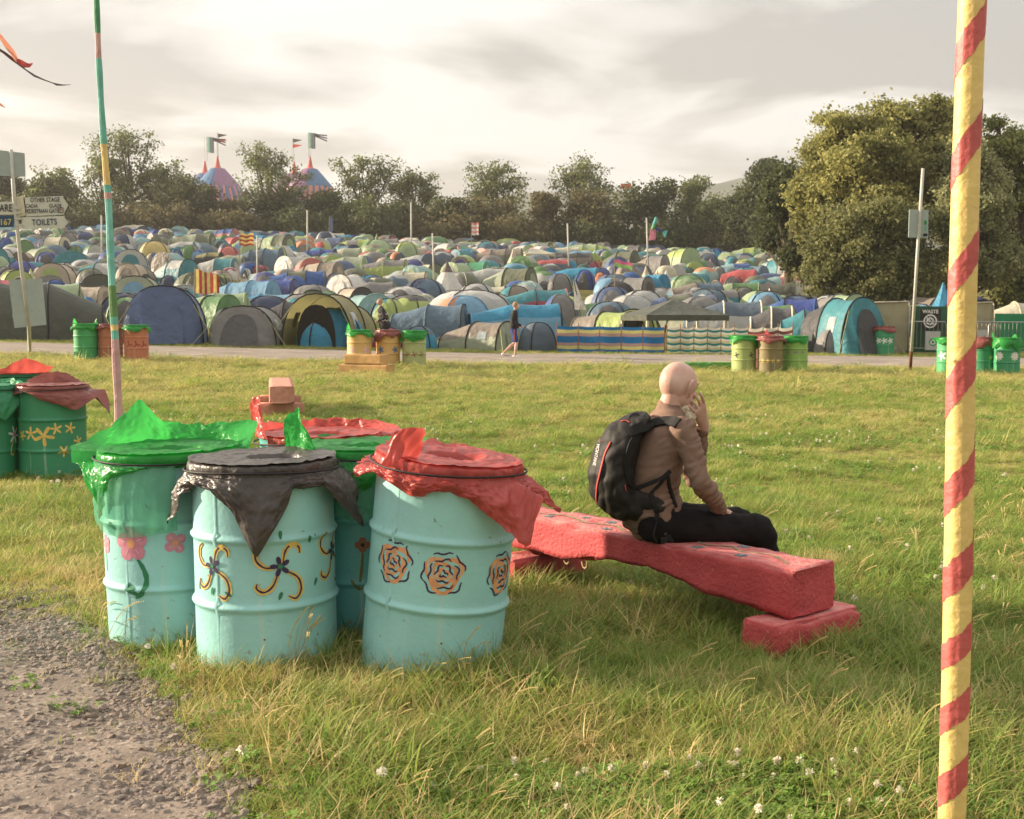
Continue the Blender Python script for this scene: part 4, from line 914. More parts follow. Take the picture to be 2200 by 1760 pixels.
pb = G(616, 899); PD = Vector((-.52, 2.6, 0)).normalized()
t = thing('stone_bench', (pb.x - .06, pb.y, pb.z), 'salmon pink stone beam bench seen end-on behind the drums', 'bench', 'painted stone beam benches', rz=math.atan2(PD.y, PD.x))
o = beam('beam', 2.4, .34, .44, lambda x: .20, pinkp, t, 11, .012); o.location = (0, -.17, 0)
for x, y in ((.25, -.30), (1.9, -.30)):
    o = beam('support_block', .22, .62, .19, lambda q: -.06, pinkp, t, 15, .01); o.location = (x, y, 0)
yb = G(790, 803)
t = thing('stone_bench', (yb.x + .42, yb.y, yb.z), 'yellow ochre stone beam bench in front of the yellow bins', 'bench', 'painted stone beam benches', rz=R(158))
o = beam('beam', .92, .34, .42, lambda x: .20, yelp, t, 21, .012); o.location = (.05, -.17, 0)
o = beam('support_block', 1.22, .36, .20, lambda q: -.06, yelp, t, 23, .01); o.location = (-.10, -.19, 0)
gb_ = G(1532, 795)
t = thing('stone_bench', (gb_.x + .62, gb_.y, gb_.z), 'low bright green stone beam lying in the grass left of the lime bins', 'bench', 'painted stone beam benches', rz=R(178))
o = beam('beam', 1.35, .3, .20, lambda x: .0, grep, t, 31, .01)
# ------------------------------------------------------------------ the seated man
skin = mat('skin', (214, 176, 158), rough=.5, rgb2=(192, 138, 120), vscale=11, bump=.35, bscale=150, spec=.32, dirt=(178, 120, 102), dscale=38, dcut=.62)
shirtm = mat('brown_shirt_cloth', (132, 104, 88), rough=.9, var=.08, vscale=20, bump=.5, bscale=140, stretch=(1, 1, 2), spec=.1)
trou = mat('black_trouser_cloth', (30, 27, 27), rough=.85, var=.2, vscale=9, bump=.6, bscale=90, spec=.15)
beardm = mat('white_beard', (222, 208, 180), rough=.9, var=.2, vscale=60, bump=1, bscale=90)
shoem = mat('dark_shoe_leather', (44, 38, 34), rough=.6); Z3 = Vector((0, 0, 1))
man = thing('person', (.68, 5.72, 0), 'bald man in a brown shirt sitting on the red bench, chin in hand', 'person')
def adopt(o, p): o.parent = p; bpy.context.view_layer.update(); o.matrix_parent_inverse = p.matrix_world.inverted(); return o
Fv = Vector((.95, .31, 0)).normalized(); Sv = Vector((.31, -.95, 0)).normalized()
TOR = [((.665, 5.73, .50), .135, .175), ((.655, 5.73, .56), .142, .165), ((.655, 5.725, .62), .140, .160), ((.675, 5.725, .73), .135, .172), ((.705, 5.725, .83), .128, .187), ((.735, 5.73, .905), .098, .185), ((.745, 5.735, .955), .068, .125)]
HC = Vector((.795, 5.755, 1.098))           # middle of the skull
hf = Vector((math.cos(R(38)), math.sin(R(38)), -.20)).normalized(); hl = Vector((-hf.y, hf.x, 0)).normalized(); hu = hf.cross(hl).normalized()
HMX = Matrix((hf, hl, hu)).transposed()
def hp(x, y, z): return HC + HMX @ Vector((x, y, z))
Rs = (Vector((.795, 5.555, .895)), Vector((.865, 5.50, .665)), Vector((.985, 5.655, .515)))       # right shoulder, elbow, wrist
Ls = (Vector((.79, 5.90, .885)), Vector((.905, 5.97, .63)), Vector((.925, 5.870, .870)))
Rl = (Vector((.70, 5.63, .452)), Vector((1.165, 5.70, .405)), Vector((1.29, 5.84, .10)))
Ll = (Vector((.76, 5.83, .44)), Vector((1.13, 5.98, .395)), Vector((1.20, 6.10, .10)))
def hand(mb, wrist, palm_end, normal, curls, spread, L_=.078, thumb=None):
    """palm, four unequal bent fingers rooted in it, thumb from its side"""
    d = (palm_end - wrist).normalized(); n_ = (normal - d * normal.dot(d)).normalized(); s_ = d.cross(n_)
    limb(mb, [(wrist - d * .02, .021, .026), (wrist + d * .02, .017, .032), (palm_end - d * .03, .016, .041), (palm_end, .013, .041)], skin, side=s_, n=14)
    for k, (ln, w_) in enumerate(((.070, .0086), (.079, .0090), (.074, .0086), (.058, .0078))):
        off = (k - 1.5) * .0205; p = palm_end + s_ * off - d * .008; a = spread * (k - 1.5); dd = (d * math.cos(a) + s_ * math.sin(a)); pts = [(p - dd * .02, w_)]; cur = 0
        pts.append((p.copy(), w_)); 
        for q, f in enumerate((.45, .32, .25)):
            cur += curls[q] * (1 + .12 * k); v = dd * math.cos(cur) + n_ * math.sin(cur); p = p + v * ln * f; pts.append((p.copy(), w_ * (.97 - .07 * q)))
        limb(mb, pts, skin, side=s_, n=10, sub=2)
    if thumb is not None:
        p = wrist + d * .022 + s_ * thumb * .024; v = (d * .62 + s_ * thumb * .62 + n_ * .45).normalized(); pts = [(p, .012)]
        for q, f in enumerate((.032, .030, .024)):
            p = p + v * f; v = (v + d * .22 + n_ * .15).normalized(); pts.append((p.copy(), .0115 - .001 * q))
        limb(mb, pts, skin, side=n_, n=10, sub=2)
b = MB(); I3 = Matrix.Identity(3)
limb(b, [(Vector(p), a - .02, c - .02) for p, a, c in TOR], skin, side=Sv, n=24)
limb(b, [((.725, 5.735, .93), .06, .07), ((.745, 5.74, .985), .052, .062), (hp(-.035, 0, -.055), .046, .050), (hp(-.015, 0, -.01), .048, .052)], skin, side=Sv, n=20)
blob(b, hp(-.008, 0, .012), (.102, .078, .098), HMX, skin, 28, 20)            # cranium
blob(b, hp(.012, 0, -.045), (.076, .066, .070), HMX, skin, 24, 16)              # face mass
blob(b, hp(.050, 0, -.082), (.046, .050, .036), HMX, skin, 20, 12)              # jaw and chin
blob(b, hp(.076, 0, .020), (.020, .056, .016), HMX, skin, 16, 10)               # brow
limb(b, [(hp(.088, 0, .005), .010), (hp(.104, 0, -.018), .012), (hp(.112, 0, -.036), .014), (hp(.094, 0, -.042), .012)], skin, side=hl, n=12)
blob(b, hp(.088, 0, -.066), (.014, .024, .009), HMX, skin, 12, 8)               # lips
for s_ in (-1, 1):
    blob(b, hp(.064, .036 * s_, -.034), (.026, .022, .020), HMX, skin, 14, 10)  # cheek
    blob(b, hp(.074, .032 * s_, .002), (.014, .014, .012), HMX, skin, 12, 8)    # eyelid
    limb(b, [(hp(.000, .074 * s_, -.052), .007, .010), (hp(-.012, .086 * s_, -.032), .008, .009), (hp(-.022, .095 * s_, -.004), .008, .009), (hp(-.014, .097 * s_, .020), .0075, .009), (hp(.006, .086 * s_, .024), .006, .008)], skin, side=hl, n=10)
    blob(b, hp(-.004, .078 * s_, -.012), (.014, .006, .024), HMX, skin, 12, 8)
for sh, el, wr in (Rs, Ls):
    limb(b, [(sh + Vector((-.01, 0, -.01)), .040), (sh.lerp(el, .5), .032), (el, .024), (el.lerp(wr, .5), .028), (wr, .025)], skin, side=Vector((0, 1, 0)), n=14, sub=1)
for h_, k_, a_ in (Rl, Ll):
    limb(b, [(h_, .078), (h_.lerp(k_, .5), .068), (k_, .052), (k_.lerp(a_, .35), .053), (a_, .036)], skin, side=Sv, n=16)
hand(b, Rs[2], Rs[2] + Vector((.045, .075, -.025)), Vector((-.2, .1, -1)), (.35, .45, .3), .06, thumb=-1)
# left hand: palm under the jaw, fingers up along the cheek
w0 = Vector((.935, 5.85, .885)); pe = hp(.082, -.030, -.092) + Vector((.030, -.016, -.004))
hand(b, w0, pe, (HC - pe), (.04, .25, .42), .11, thumb=1)
for (h_, k_, a_) in (Rl, Ll): limb(b, [(a_ + Vector((-.02, 0, -.03)), .04), (a_ + Vector((.08, .02, -.06)), .035)], skin, side=Z3, n=12)
body = adopt(remeshed('body', b, .0042, skin, None, 2), man)
def wr_shirt(p):
    q = Vector((p.x * 3, p.y * 3, p.z * 11)); v = .0055 * mnoise.noise(q * 1.3)
    q2 = Vector((p.x * 7 + p.z * 8, p.y * 8, p.z * 26 - p.x * 16)); k = .35 + .65 * max(0, min(1, (.70 - p.z) / .15)) if p.x < .8 else 1.
    v += .0105 * k * (abs(mnoise.noise(q2)) * 2 - .5); return v
b = MB()
limb(b, [(Vector(p), a, c) for p, a, c in TOR[:5]] + [((.735, 5.73, .905), .102, .19), ((.742, 5.735, .955), .075, .115), ((.745, 5.74, .985), .062, .072)], shirtm, side=Sv, n=30)
for sh, el, wr in (Rs, Ls):
    limb(b, [(sh + Vector((-.01, 0, .005)), .068), (sh.lerp(el, .25), .062), (sh.lerp(el, .6), .053), (el, .048), (el.lerp(wr, .3), .048), (el.lerp(wr, .75), .040), (wr - (wr - el) * .02, .036)], shirtm, side=Vector((0, 1, 0)), n=18)
limb(b, [((.662, 5.73, .50), .148, .180), ((.66, 5.73, .54), .147, .178)], shirtm, side=Sv, n=26)
for sh, el, wr in (Rs, Ls): blob(b, el, (.052, .050, .052), I3, shirtm, 14, 10)
shirt = adopt(remeshed('shirt', b, .0065, shirtm, None, 2, wr_shirt), man)
b = MB()
limb(b, [((.675, 5.73, .475), .120, .172), ((.70, 5.73, .50), .12, .17)], trou, side=Sv, n=24)
for i, (h_, k_, a_) in enumerate((Rl, Ll)):
    limb(b, [(h_ + Vector((-.03, 0, .0)), .092, .085), (h_.lerp(k_, .4), .088, .08), (h_.lerp(k_, .8), .078, .075), (k_ + Vector((.01, 0, 0)), .076, .072), (k_.lerp(a_, .3), .074, .07), (a_ + Vector((0, 0, -.01)), .064, .06)], trou, side=Sv, n=20)
def wr_tr(p): return .0055 * (abs(mnoise.noise(Vector((p.x * 11 + p.z * 7, p.y * 5, p.z * 14 - p.x * 5)))) * 2 - .45)
adopt(remeshed('trousers', b, .0075, trou, None, 2, wr_tr), man)
b = MB(); blob(b, hp(.070, -.005, -.125), (.052, .056, .052), HMX, beardm, 20, 14); blob(b, hp(.040, 0, -.105), (.05, .058, .034), HMX, beardm, 16, 10); blob(b, hp(.06, -.02, -.140), (.03, .036, .034), HMX, beardm, 16, 10)
adopt(remeshed('beard', b, .0055, beardm, None, 1, lambda p: .006 * mnoise.noise(p * 90) + .004 * mnoise.noise(p * 45)), man)
for h_, k_, a_ in (Rl, Ll):
    b = MB(); limb(b, [(a_ + Vector((-.045, -.01, -.055)), .040, .042), (a_ + Vector((.03, .01, -.05)), .046, .046), (a_ + Vector((.12, .03, -.065)), .033, .046), (a_ + Vector((.18, .04, -.072)), .022, .036)], shoem, side=Vector((0, 1, 0)), n=14)
    adopt(b.build('shoe', smooth=True), man)
eye = mat('eye_dark', (40, 32, 28), rough=.2)
for s_ in (-1, 1):
    b = MB(); blob(b, hp(.086, .031 * s_, .002), (.006, .011, .004), HMX, eye, 10, 6); adopt(b.build('eye', smooth=True), man)

# ------------------------------------------------------------------ rucksack
packm = mat('black_ripstop', (40, 36, 33), rough=.62, var=.2, vscale=6, bump=.5, bscale=120, spec=.25); stm = mat('black_webbing', (30, 29, 28), rough=.8, bump=.4, bscale=160)
redc = mat('red_cord', (208, 60, 52), rough=.6)
pack = thing('rucksack', (.50, 5.64, .48), 'black rucksack with red piping on the back of the bald man', 'rucksack')
b = MB()
PK = [((.615, 5.665, .955), .028, .085), ((.565, 5.66, .915), .060, .118), ((.515, 5.655, .855), .088, .138), ((.478, 5.65, .775), .108, .146), ((.462, 5.65, .690), .116, .148), ((.470, 5.65, .610), .112, .143), ((.515, 5.655, .545), .088, .132), ((.565, 5.66, .510), .052, .115)]
limb(b, [(Vector(p) + Vector((.006, 0, 0)), a * .93, c * .93) for p, a, c in PK], packm, side=Sv, n=30)
for s_, yy in ((1, 5.60), (-1, 5.80)): limb(b, [((.56, yy, .58), .05, .03), ((.64, yy - .03 * s_, .565), .040, .018), ((.70, yy - .035 * s_, .545), .026, .012)], packm, side=Sv, n=14)
def wr_pk(p): return .0075 * (abs(mnoise.noise(Vector((p.x * 16 - p.z * 9, p.y * 9, p.z * 9 + p.x * 10)))) * 2 - .5) + .004 * mnoise.noise(p * 28)
pkb = adopt(remeshed('pack_body', b, .006, packm, None, 2, wr_pk), pack)
bvp = bvh_of(pkb); bvs = bvh_of(shirt)
def path_on(bvh, pp, wd, m, name, parent, off=.003, flat=.45, n=8, fallback=5.55):
    pts = []
    for i in range(len(pp) - 1):
        for k in range(6):
            q = [pp[i][j] + (pp[i + 1][j] - pp[i][j]) * k / 6 for j in (0, 1)]
            h = None
            for bb in (bvh if isinstance(bvh, list) else [bvh]):
                hh = hit(bb, q[0], q[1], off)
                if hh is not None and (h is None or hh.y < h.y): h = hh
            if h is not None: pts.append(h)
    if len(pts) < 3: print('path missed', name, pp[0]); return None
    for _ in range(2): pts = [pts[0]] + [(pts[i - 1] + 2 * pts[i] + pts[i + 1]) / 4 for i in range(1, len(pts) - 1)] + [pts[-1]]
    q = MB(); q.tube(pts, wd, m, n=n, flat=flat); return adopt(q.build(name, smooth=True), parent)
BV = [bvp, bvs]
def strap_on(bv_, pp, wd, m, name, parent, off=.004, th=.006):
    H = []
    for i in range(len(pp) - 1):
        for k in range(6):
            q = [pp[i][j] + (pp[i + 1][j] - pp[i][j]) * k / 6 for j in (0, 1)]; r = ray(*q).normalized(); best = None
            for bb in bv_:
                h = bb.ray_cast(Vector((0, 0, CAMZ)), r)
                if h[0] is not None and (best is None or h[3] < best[2]): best = (h[0], h[1] if h[1].dot(r) < 0 else -h[1], h[3])
            if best: H.append([best[0] + best[1] * off, best[1]])
    if len(H) < 3: print('strap missed', name); return
    for _ in range(4): H = [H[0]] + [[(H[i - 1][j] + 2 * H[i][j] + H[i + 1][j]) / 4 for j in (0, 1)] for i in range(1, len(H) - 1)] + [H[-1]]
    vs = []
    for i, (p, n_) in enumerate(H):
        t = (H[min(i + 1, len(H) - 1)][0] - H[max(i - 1, 0)][0]).normalized(); n_ = n_.normalized(); s_ = t.cross(n_).normalized() * wd / 2
        vs += [p - s_ - n_ * .01, p - s_ * .92 + n_ * th, p + s_ * .92 + n_ * th, p + s_ - n_ * .01]
    q = MB(); q.add(vs, [(4 * i + k, 4 * i + (k + 1) % 4, 4 * i + 4 + (k + 1) % 4, 4 * i + 4 + k) for i in range(len(H) - 1) for k in range(4)] + [(0, 1, 2, 3), tuple(len(vs) - 4 + k for k in (3, 2, 1, 0))], m)
    return adopt(q.build(name, smooth=False), parent)
path_on(bvp, [(1312, 950), (1300, 975), (1292, 1005), (1284, 1040), (1281, 1068), (1283, 1081)], .0052, redc, 'red_piping', pack)
path_on(bvp, [(1283, 1079), (1276, 1091)], .004, redc, 'red_loop', pack)
path_on(bvp, [(1335, 906), (1346, 904), (1355, 910)], .0045, redc, 'red_loop', pack)
path_on(bvp, [(1277, 938), (1285, 935)], .004, redc, 'red_loop', pack)
path_on(bvp, [(1342, 1042), (1345, 1058)], .005, redc, 'zip_pull', pack)
strap_on(BV, [(1352, 930), (1372, 921), (1400, 911), (1426, 905), (1446, 905), (1459, 911)], .052, stm, 'shoulder_strap', pack)
strap_on(BV, [(1368, 930), (1352, 955), (1345, 985), (1344, 1015), (1350, 1038), (1366, 1050)], .020, stm, 'side_strap', pack)
strap_on(BV, [(1366, 1050), (1395, 1040), (1425, 1026), (1442, 1008)], .018, stm, 'side_strap', pack)
strap_on(BV, [(1398, 1060), (1415, 1042), (1432, 1022)], .014, stm, 'side_strap', pack)
strap_on(BV, [(1434, 1022), (1438, 1050), (1446, 1075), (1452, 1092)], .016, stm, 'side_strap', pack)
strap_on(BV, [(1398, 1064), (1406, 1085), (1412, 1104), (1411, 1120)], .022, stm, 'hip_belt', pack)
bl = MB(); p0 = W(1411, 1120, 5.545); p1 = W(1404, 1148, 5.53); p2 = W(1411, 1166, 5.50)
bl.tube([p0, p1, p2], .009, stm, n=8, flat=.35); adopt(bl.build('hip_belt', smooth=True), pack)
bk = MB(); c = W(1430, 1160, 5.47); bk.box(c, (.045, .012, .022), stm, rz=.5); bk.box(c + Vector((.015, -.004, .012)), (.05, .01, .012), stm, M=Matrix.Rotation(.8, 3, 'Y')); bk.box(c + Vector((.005, -.005, .002)), (.05, .01, .01), stm, M=Matrix.Rotation(-.8, 3, 'Y')); adopt(bk.build('buckle'), pack)
lp = MB(); lp.tube([W(1364 + 12 * math.cos(a), 899 + 10 * math.sin(a), 5.63 - .0 * a) for a in np.linspace(-3.3, 1.2, 16)], .0035, stm, n=6); adopt(lp.build('grab_loop', smooth=True), pack)
logo = mat('white_logo_print', (215, 210, 200), rough=.6)
print_on(bvp, 'MONTANE', 1282, 978, 9.5, R(101), logo, 'printed_name', None, sx=1.0, off=.004)
for o in list(COL.objects):
    if o.name.startswith('printed_name') and o.parent is None: adopt(o, pack)
q = MB(); hc = hit(bvp, 1290, 949, .004)
if hc is not None:
    q.add([hc + Vector((0.009 * math.cos(a), -.002 * math.cos(a), .009 * math.sin(a))) for a in np.linspace(0, 2 * PI, 12, endpoint=False)], [tuple(range(12))], logo)
    q.add([hc + Vector((.001 + .006 * math.cos(a), -.004, .006 * math.sin(a))) for a in np.linspace(-1.2, 1.9, 8)], [tuple(range(8))], mat('orange_logo_print', (224, 100, 60), rough=.6))
    adopt(q.build('printed_disc'), pack)

# ------------------------------------------------------------------ painted poles in front
yelpole = mat('yellow_pole_paint', (228, 194, 98), rough=.5, var=.08, vscale=9, bump=.7, bscale=40, spec=.4, dirt=(120, 72, 48), dscale=12, dcut=.655)
redpole = mat('red_pole_paint', (200, 82, 76), rough=.5, var=.10, vscale=9, bump=.7, bscale=40, spec=.4)
YP = thing('striped_pole', (1.192, 3.2, 0), 'yellow pole with red spiral stripes close to the camera at the right', 'pole')
b = MB(); NS, NV = 24, 170; HP = 3.2
def ypf(u, v, o=0.):
    z = -.05 + HP * v; a = 2 * PI * u; r = .0372 * (1 + .03 * math.cos(8 * a) + .02 * nz((math.cos(a), math.sin(a), z * 1.2), 1.4)) * (1 - .035 * v)
    r *= 1 + .02 * math.sin(z * 2.1); r += o
    return Vector((.006 * math.sin(z * 2.2 + 1) + r * math.cos(a), r * math.sin(a), z))
b.grid(ypf, NS, NV, yelpole); b.build('pole_shaft', YP, smooth=True)
# red band: ribbons wound round the shaft. left edge lower, right edge higher as seen from the camera; the turns get shorter towards the foot
cent = [1713, 1522 + 0, 1353, 1170, 930, 800 - 20, 560, 300, 60, -180]
zc = [CAMZ + (HOR - (y)) * 3.2 / FPX for y in (1850, 1686, 1529, 1390, 1222, 1030, 800, 562, 312, 90, -150)]
hw = [.055, .058, .050, .050, .066, .060, .070, .058, .060, .060, .06]
rb = MB(); turns = len(zc)
for i in range(turns - 1):
    S = 48
    def rf(u, v, i=i):
        a = -PI / 2 + 2 * PI * u; z = zc[i] + (zc[i + 1] - zc[i]) * u; h_ = hw[i] + (hw[i + 1] - hw[i]) * u
        zz = z + (v - .5) * 2 * h_ * (.74 + .10 * nz((a * 2, i, v * 3), 1.3)) + .007 * nz((math.cos(a) * 4, math.sin(a) * 4, i + v * 2), 2.0)
        return ypf((a / (2 * PI)) % 1, (zz + .05) / HP, .0011)
    rb.grid(rf, S, 5, redpole)
rb.build('red_spiral_stripe', YP, smooth=True)

LP = thing('painted_pole', (0, 0, 0), 'thin leaning pole painted in teal, yellow, pink and green bands at the left', 'pole')
dl = 8.7; P0 = W(263, 1100, dl); P1 = W(254, 865, dl); P2 = W(233, 430, dl); P3 = W(217, 215, dl + .02); P4 = W(206, -40, dl + .05); P4 = W(206, -40, dl)
rows = [-40, 72, 126, 310, 396, 413, 428, 614, 697, 709 - 8, 712, 728, 900, 1110]
bands = [(-60, 12, 'pole_teal_green'), (12, 72, 'g'), (72, 126, 'p'), (126, 310, 't'), (310, 398, 'y'), (398, 414, 't'), (414, 428, 'p'), (428, 614, 't2'), (614, 681, 'gr'), (681, 698, 't'), (698, 710, 'y'), (710, 729, 't'), (729, 1115, 'p')]
pm = {'g': ('pole_green', (64, 148, 100)), 'p': ('pole_pink', (196, 150, 146)), 't': ('pole_teal', (96, 178, 160)), 't2': ('pole_pale_teal', (112, 190, 176)), 'y': ('pole_yellow', (222, 186, 100)), 'gr': ('pole_leaf_green', (96, 140, 72)), 'pole_teal_green': ('pole_green', (64, 148, 100))}
def lpx(row): return float(np.interp(row, [-60, 0, 126, 215, 310, 430, 614, 700, 865, 1115], [205.5, 207.5, 212, 217, 223, 233, 241, 246, 254, 264]))
for r0, r1, k in bands:
    nm, rgb = pm[k]; m = mat(nm, rgb, rough=.65, var=.12, vscale=9, bump=.6, bscale=30, dirt=(225, 225, 205), dscale=16, dcut=.68)
    q = MB(); n_ = max(2, int((r1 - r0) / 12)); pts = []; rad = []
    for i in range(n_ + 1):
        rw = r0 + (r1 - r0) * i / n_; pts.append(W(lpx(rw), rw, dl)); rad.append((5.8 + 3.2 * max(0, rw) / 900 + .5 * math.sin(rw * .05)) * dl / FPX)
    q.tube(pts, rad, m, n=9, cap=True); q.build('painted_band', LP, smooth=False)

# ribbons blowing in at the top left
rib = thing('ribbon_string', tuple(W(-60, 150, 7.5)), 'red ribbon and dark thin streamer blowing in at the top left', 'ribbon')
redr = mat('red_ribbon_cloth', (206, 74, 62), rough=.6, var=.1, trans=.35); orr = mat('orange_ribbon_cloth', (226, 140, 104), rough=.6, trans=.35); dk = mat('dark_streamer_cloth', (84, 62, 62), rough=.7)
def ribbon(pp, m, name, Yd=7.5):
    q = MB(); vs = []
    for (x, y, w_) in pp:
        i = pp.index((x, y, w_)); a, c = pp[max(i - 1, 0)], pp[min(i + 1, len(pp) - 1)]; t = Vector((c[0] - a[0], c[1] - a[1])).normalized(); nn = Vector((-t.y, t.x)) * w_ / 2
        vs += [W(x + nn.x, y + nn.y, Yd + .02 * math.sin(i)), W(x - nn.x, y - nn.y, Yd + .03)]
    q.add(vs, [(2 * i, 2 * i + 1, 2 * i + 3, 2 * i + 2) for i in range(len(pp) - 1)], m); adopt(q.build(name, smooth=True), rib)
bpy.context.view_layer.update()
ribbon([(-60, 30, 10), (-20, 58, 10), (2, 80, 8), (14, 97, 11), (26, 112, 12), (34, 125, 9), (38, 134, 5)], orr, 'orange_ribbon')
ribbon([(37, 128, 6), (44, 134, 12), (54, 140, 12), (63, 141, 9), (70, 136, 3)], redr, 'red_ribbon')
ribbon([(-80, 60, 4), (-20, 95, 4), (10, 114, 6), (25, 126, 7), (38, 137, 4), (55, 150, 3), (74, 163, 5), (95, 172, 3), (112, 178, 2), (122, 182, 5), (136, 183, 3), (152, 182, 1)], dk, 'dark_streamer')
ribbon([(-50, 190, 6), (-10, 219, 6), (3, 226, 5), (11, 232, 1)], orr, 'orange_ribbon')
bpy.context.view_layer.update()
LP.location = P0; 
for c_ in LP.children: c_.matrix_parent_inverse = Matrix.Translation(-P0)
# ------------------------------------------------------------------ tents
CN = {'olive': (92, 98, 66), 'dark olive': (66, 70, 54), 'sage': (152, 162, 128), 'pale green': (150, 176, 120), 'green': (78, 132, 62), 'dark green': (46, 84, 60), 'lime': (160, 182, 68), 'bright green': (40, 150, 92),
      'teal': (24, 126, 138), 'pale teal': (130, 176, 172), 'cyan': (0, 132, 178), 'sky blue': (96, 158, 196), 'blue': (28, 76, 156), 'royal blue': (34, 58, 150), 'indigo': (56, 62, 138), 'navy': (36, 50, 84), 'steel blue': (72, 104, 128), 'slate blue': (66, 86, 104), 'denim blue': (66, 88, 134),
      'grey': (120, 116, 112), 'pale grey': (178, 178, 172), 'dark grey': (72, 70, 70), 'charcoal': (54, 52, 54), 'black': (40, 39, 40), 'white': (212, 208, 200), 'cream': (204, 194, 158), 'beige': (184, 164, 136), 'taupe': (132, 116, 98), 'brown': (92, 72, 62), 'yellow': (206, 178, 84), 'olive yellow': (142, 132, 62),
      'orange': (220, 124, 66), 'peach': (226, 160, 118), 'red': (184, 52, 54), 'crimson': (168, 44, 62), 'pink': (212, 112, 124), 'coral': (208, 96, 86), 'maroon': (112, 52, 54), 'purple': (100, 76, 130)}
def fab(c):
    rgb = tuple(int(v + (208 - v) * .18) for v in CN[c]); return mat('tent_fabric_' + c.replace(' ', '_'), rgb, rough=.5, var=.07, vscale=2.2, bump=.9, bscale=3.2, spec=.35, trans=.28)
ARCH = mat('tent_piping', (44, 44, 44), rough=.7); ARCHL = mat('tent_piping_cream', (206, 198, 176), rough=.7); GUY = mat('guy_line', (176, 176, 110), rough=.7); INS = mat('tent_inside_shade', (40, 36, 32), rough=.9); WIN = mat('tent_window', (150, 160, 160), rough=.15, var=.2, spec=.6)
def dome_parts(w, l, h, c1, c2, det, r_):
    body = MB(); th0 = r_.uniform(-.12, .12); m1, m2 = fab(c1), fab(c2)
    sag = r_.uniform(.05, .11); ph = r_.uniform(0, 9)
    def P(th, t, k=1.):
        rho = max(0, math.cos(t * PI / 2)) ** .72 * (1 - sag * abs(math.cos(2 * (th - th0))) * (.6 + .4 * t)); z = h * math.sin(t * PI / 2) ** .95
        f = 1 + .012 * math.sin(th * 7 + ph) * math.sin(t * 5 + ph)
        return Vector((.5 * w * rho * math.cos(th) * k * f, .5 * l * rho * math.sin(th) * k * f, z * (.5 + .5 * k)))
    nu, nv = (32, 9) if det > 1 else (24, 6)
    split = r_.choice((0, 1, 2))
    def mf(u, v):
        a = (math.degrees(2 * PI * u - th0) + 45) % 360
        if split == 0: return m2 if 225 <= a + .0 < 315 + .0 or a // 90 == 2 else m1
        if split == 1: return m2 if v < .34 else m1
        return m2 if int(a // 90) % 2 else m1
    body.grid(lambda u, v: P(2 * PI * u, v), nu, nv, m1, mf if c1 != c2 else None)
    out = [('fly_sheet', body, True)]
    if det > 0:
        dr = MB(); m = fab(c2) if c1 != c2 and split else fab(r_.choice((c1, 'dark grey', 'grey')) if det == 1 else c2)
        aw = .55
        def D(s_, q, k=1.02): return P(-PI / 2 + aw * s_, .66 * q * math.sqrt(max(0, 1 - (s_ * .97) ** 2)), k)
        dr.grid(lambda u, v: D(u * 2 - 1, v), 10, 6, m); out.append(('door', dr, True))
    pr = .022 if det > 1 else .028
    pm_ = ARCH if r_.random() < .75 or det > 1 else fab(c2)
    if det > 0:
        for k in (0, 1):
            pl = MB(); a = th0 + PI / 4 + k * PI / 2
            pts = [P(a, t, 1.012) for t in np.linspace(0, 1, 9)] + [P(a + PI, t, 1.012) for t in np.linspace(1, 0, 9)][1:]
            pl.tube(pts, pr, pm_, n=5, cap=False); out.append(('pole_sleeve', pl, True))
    return out
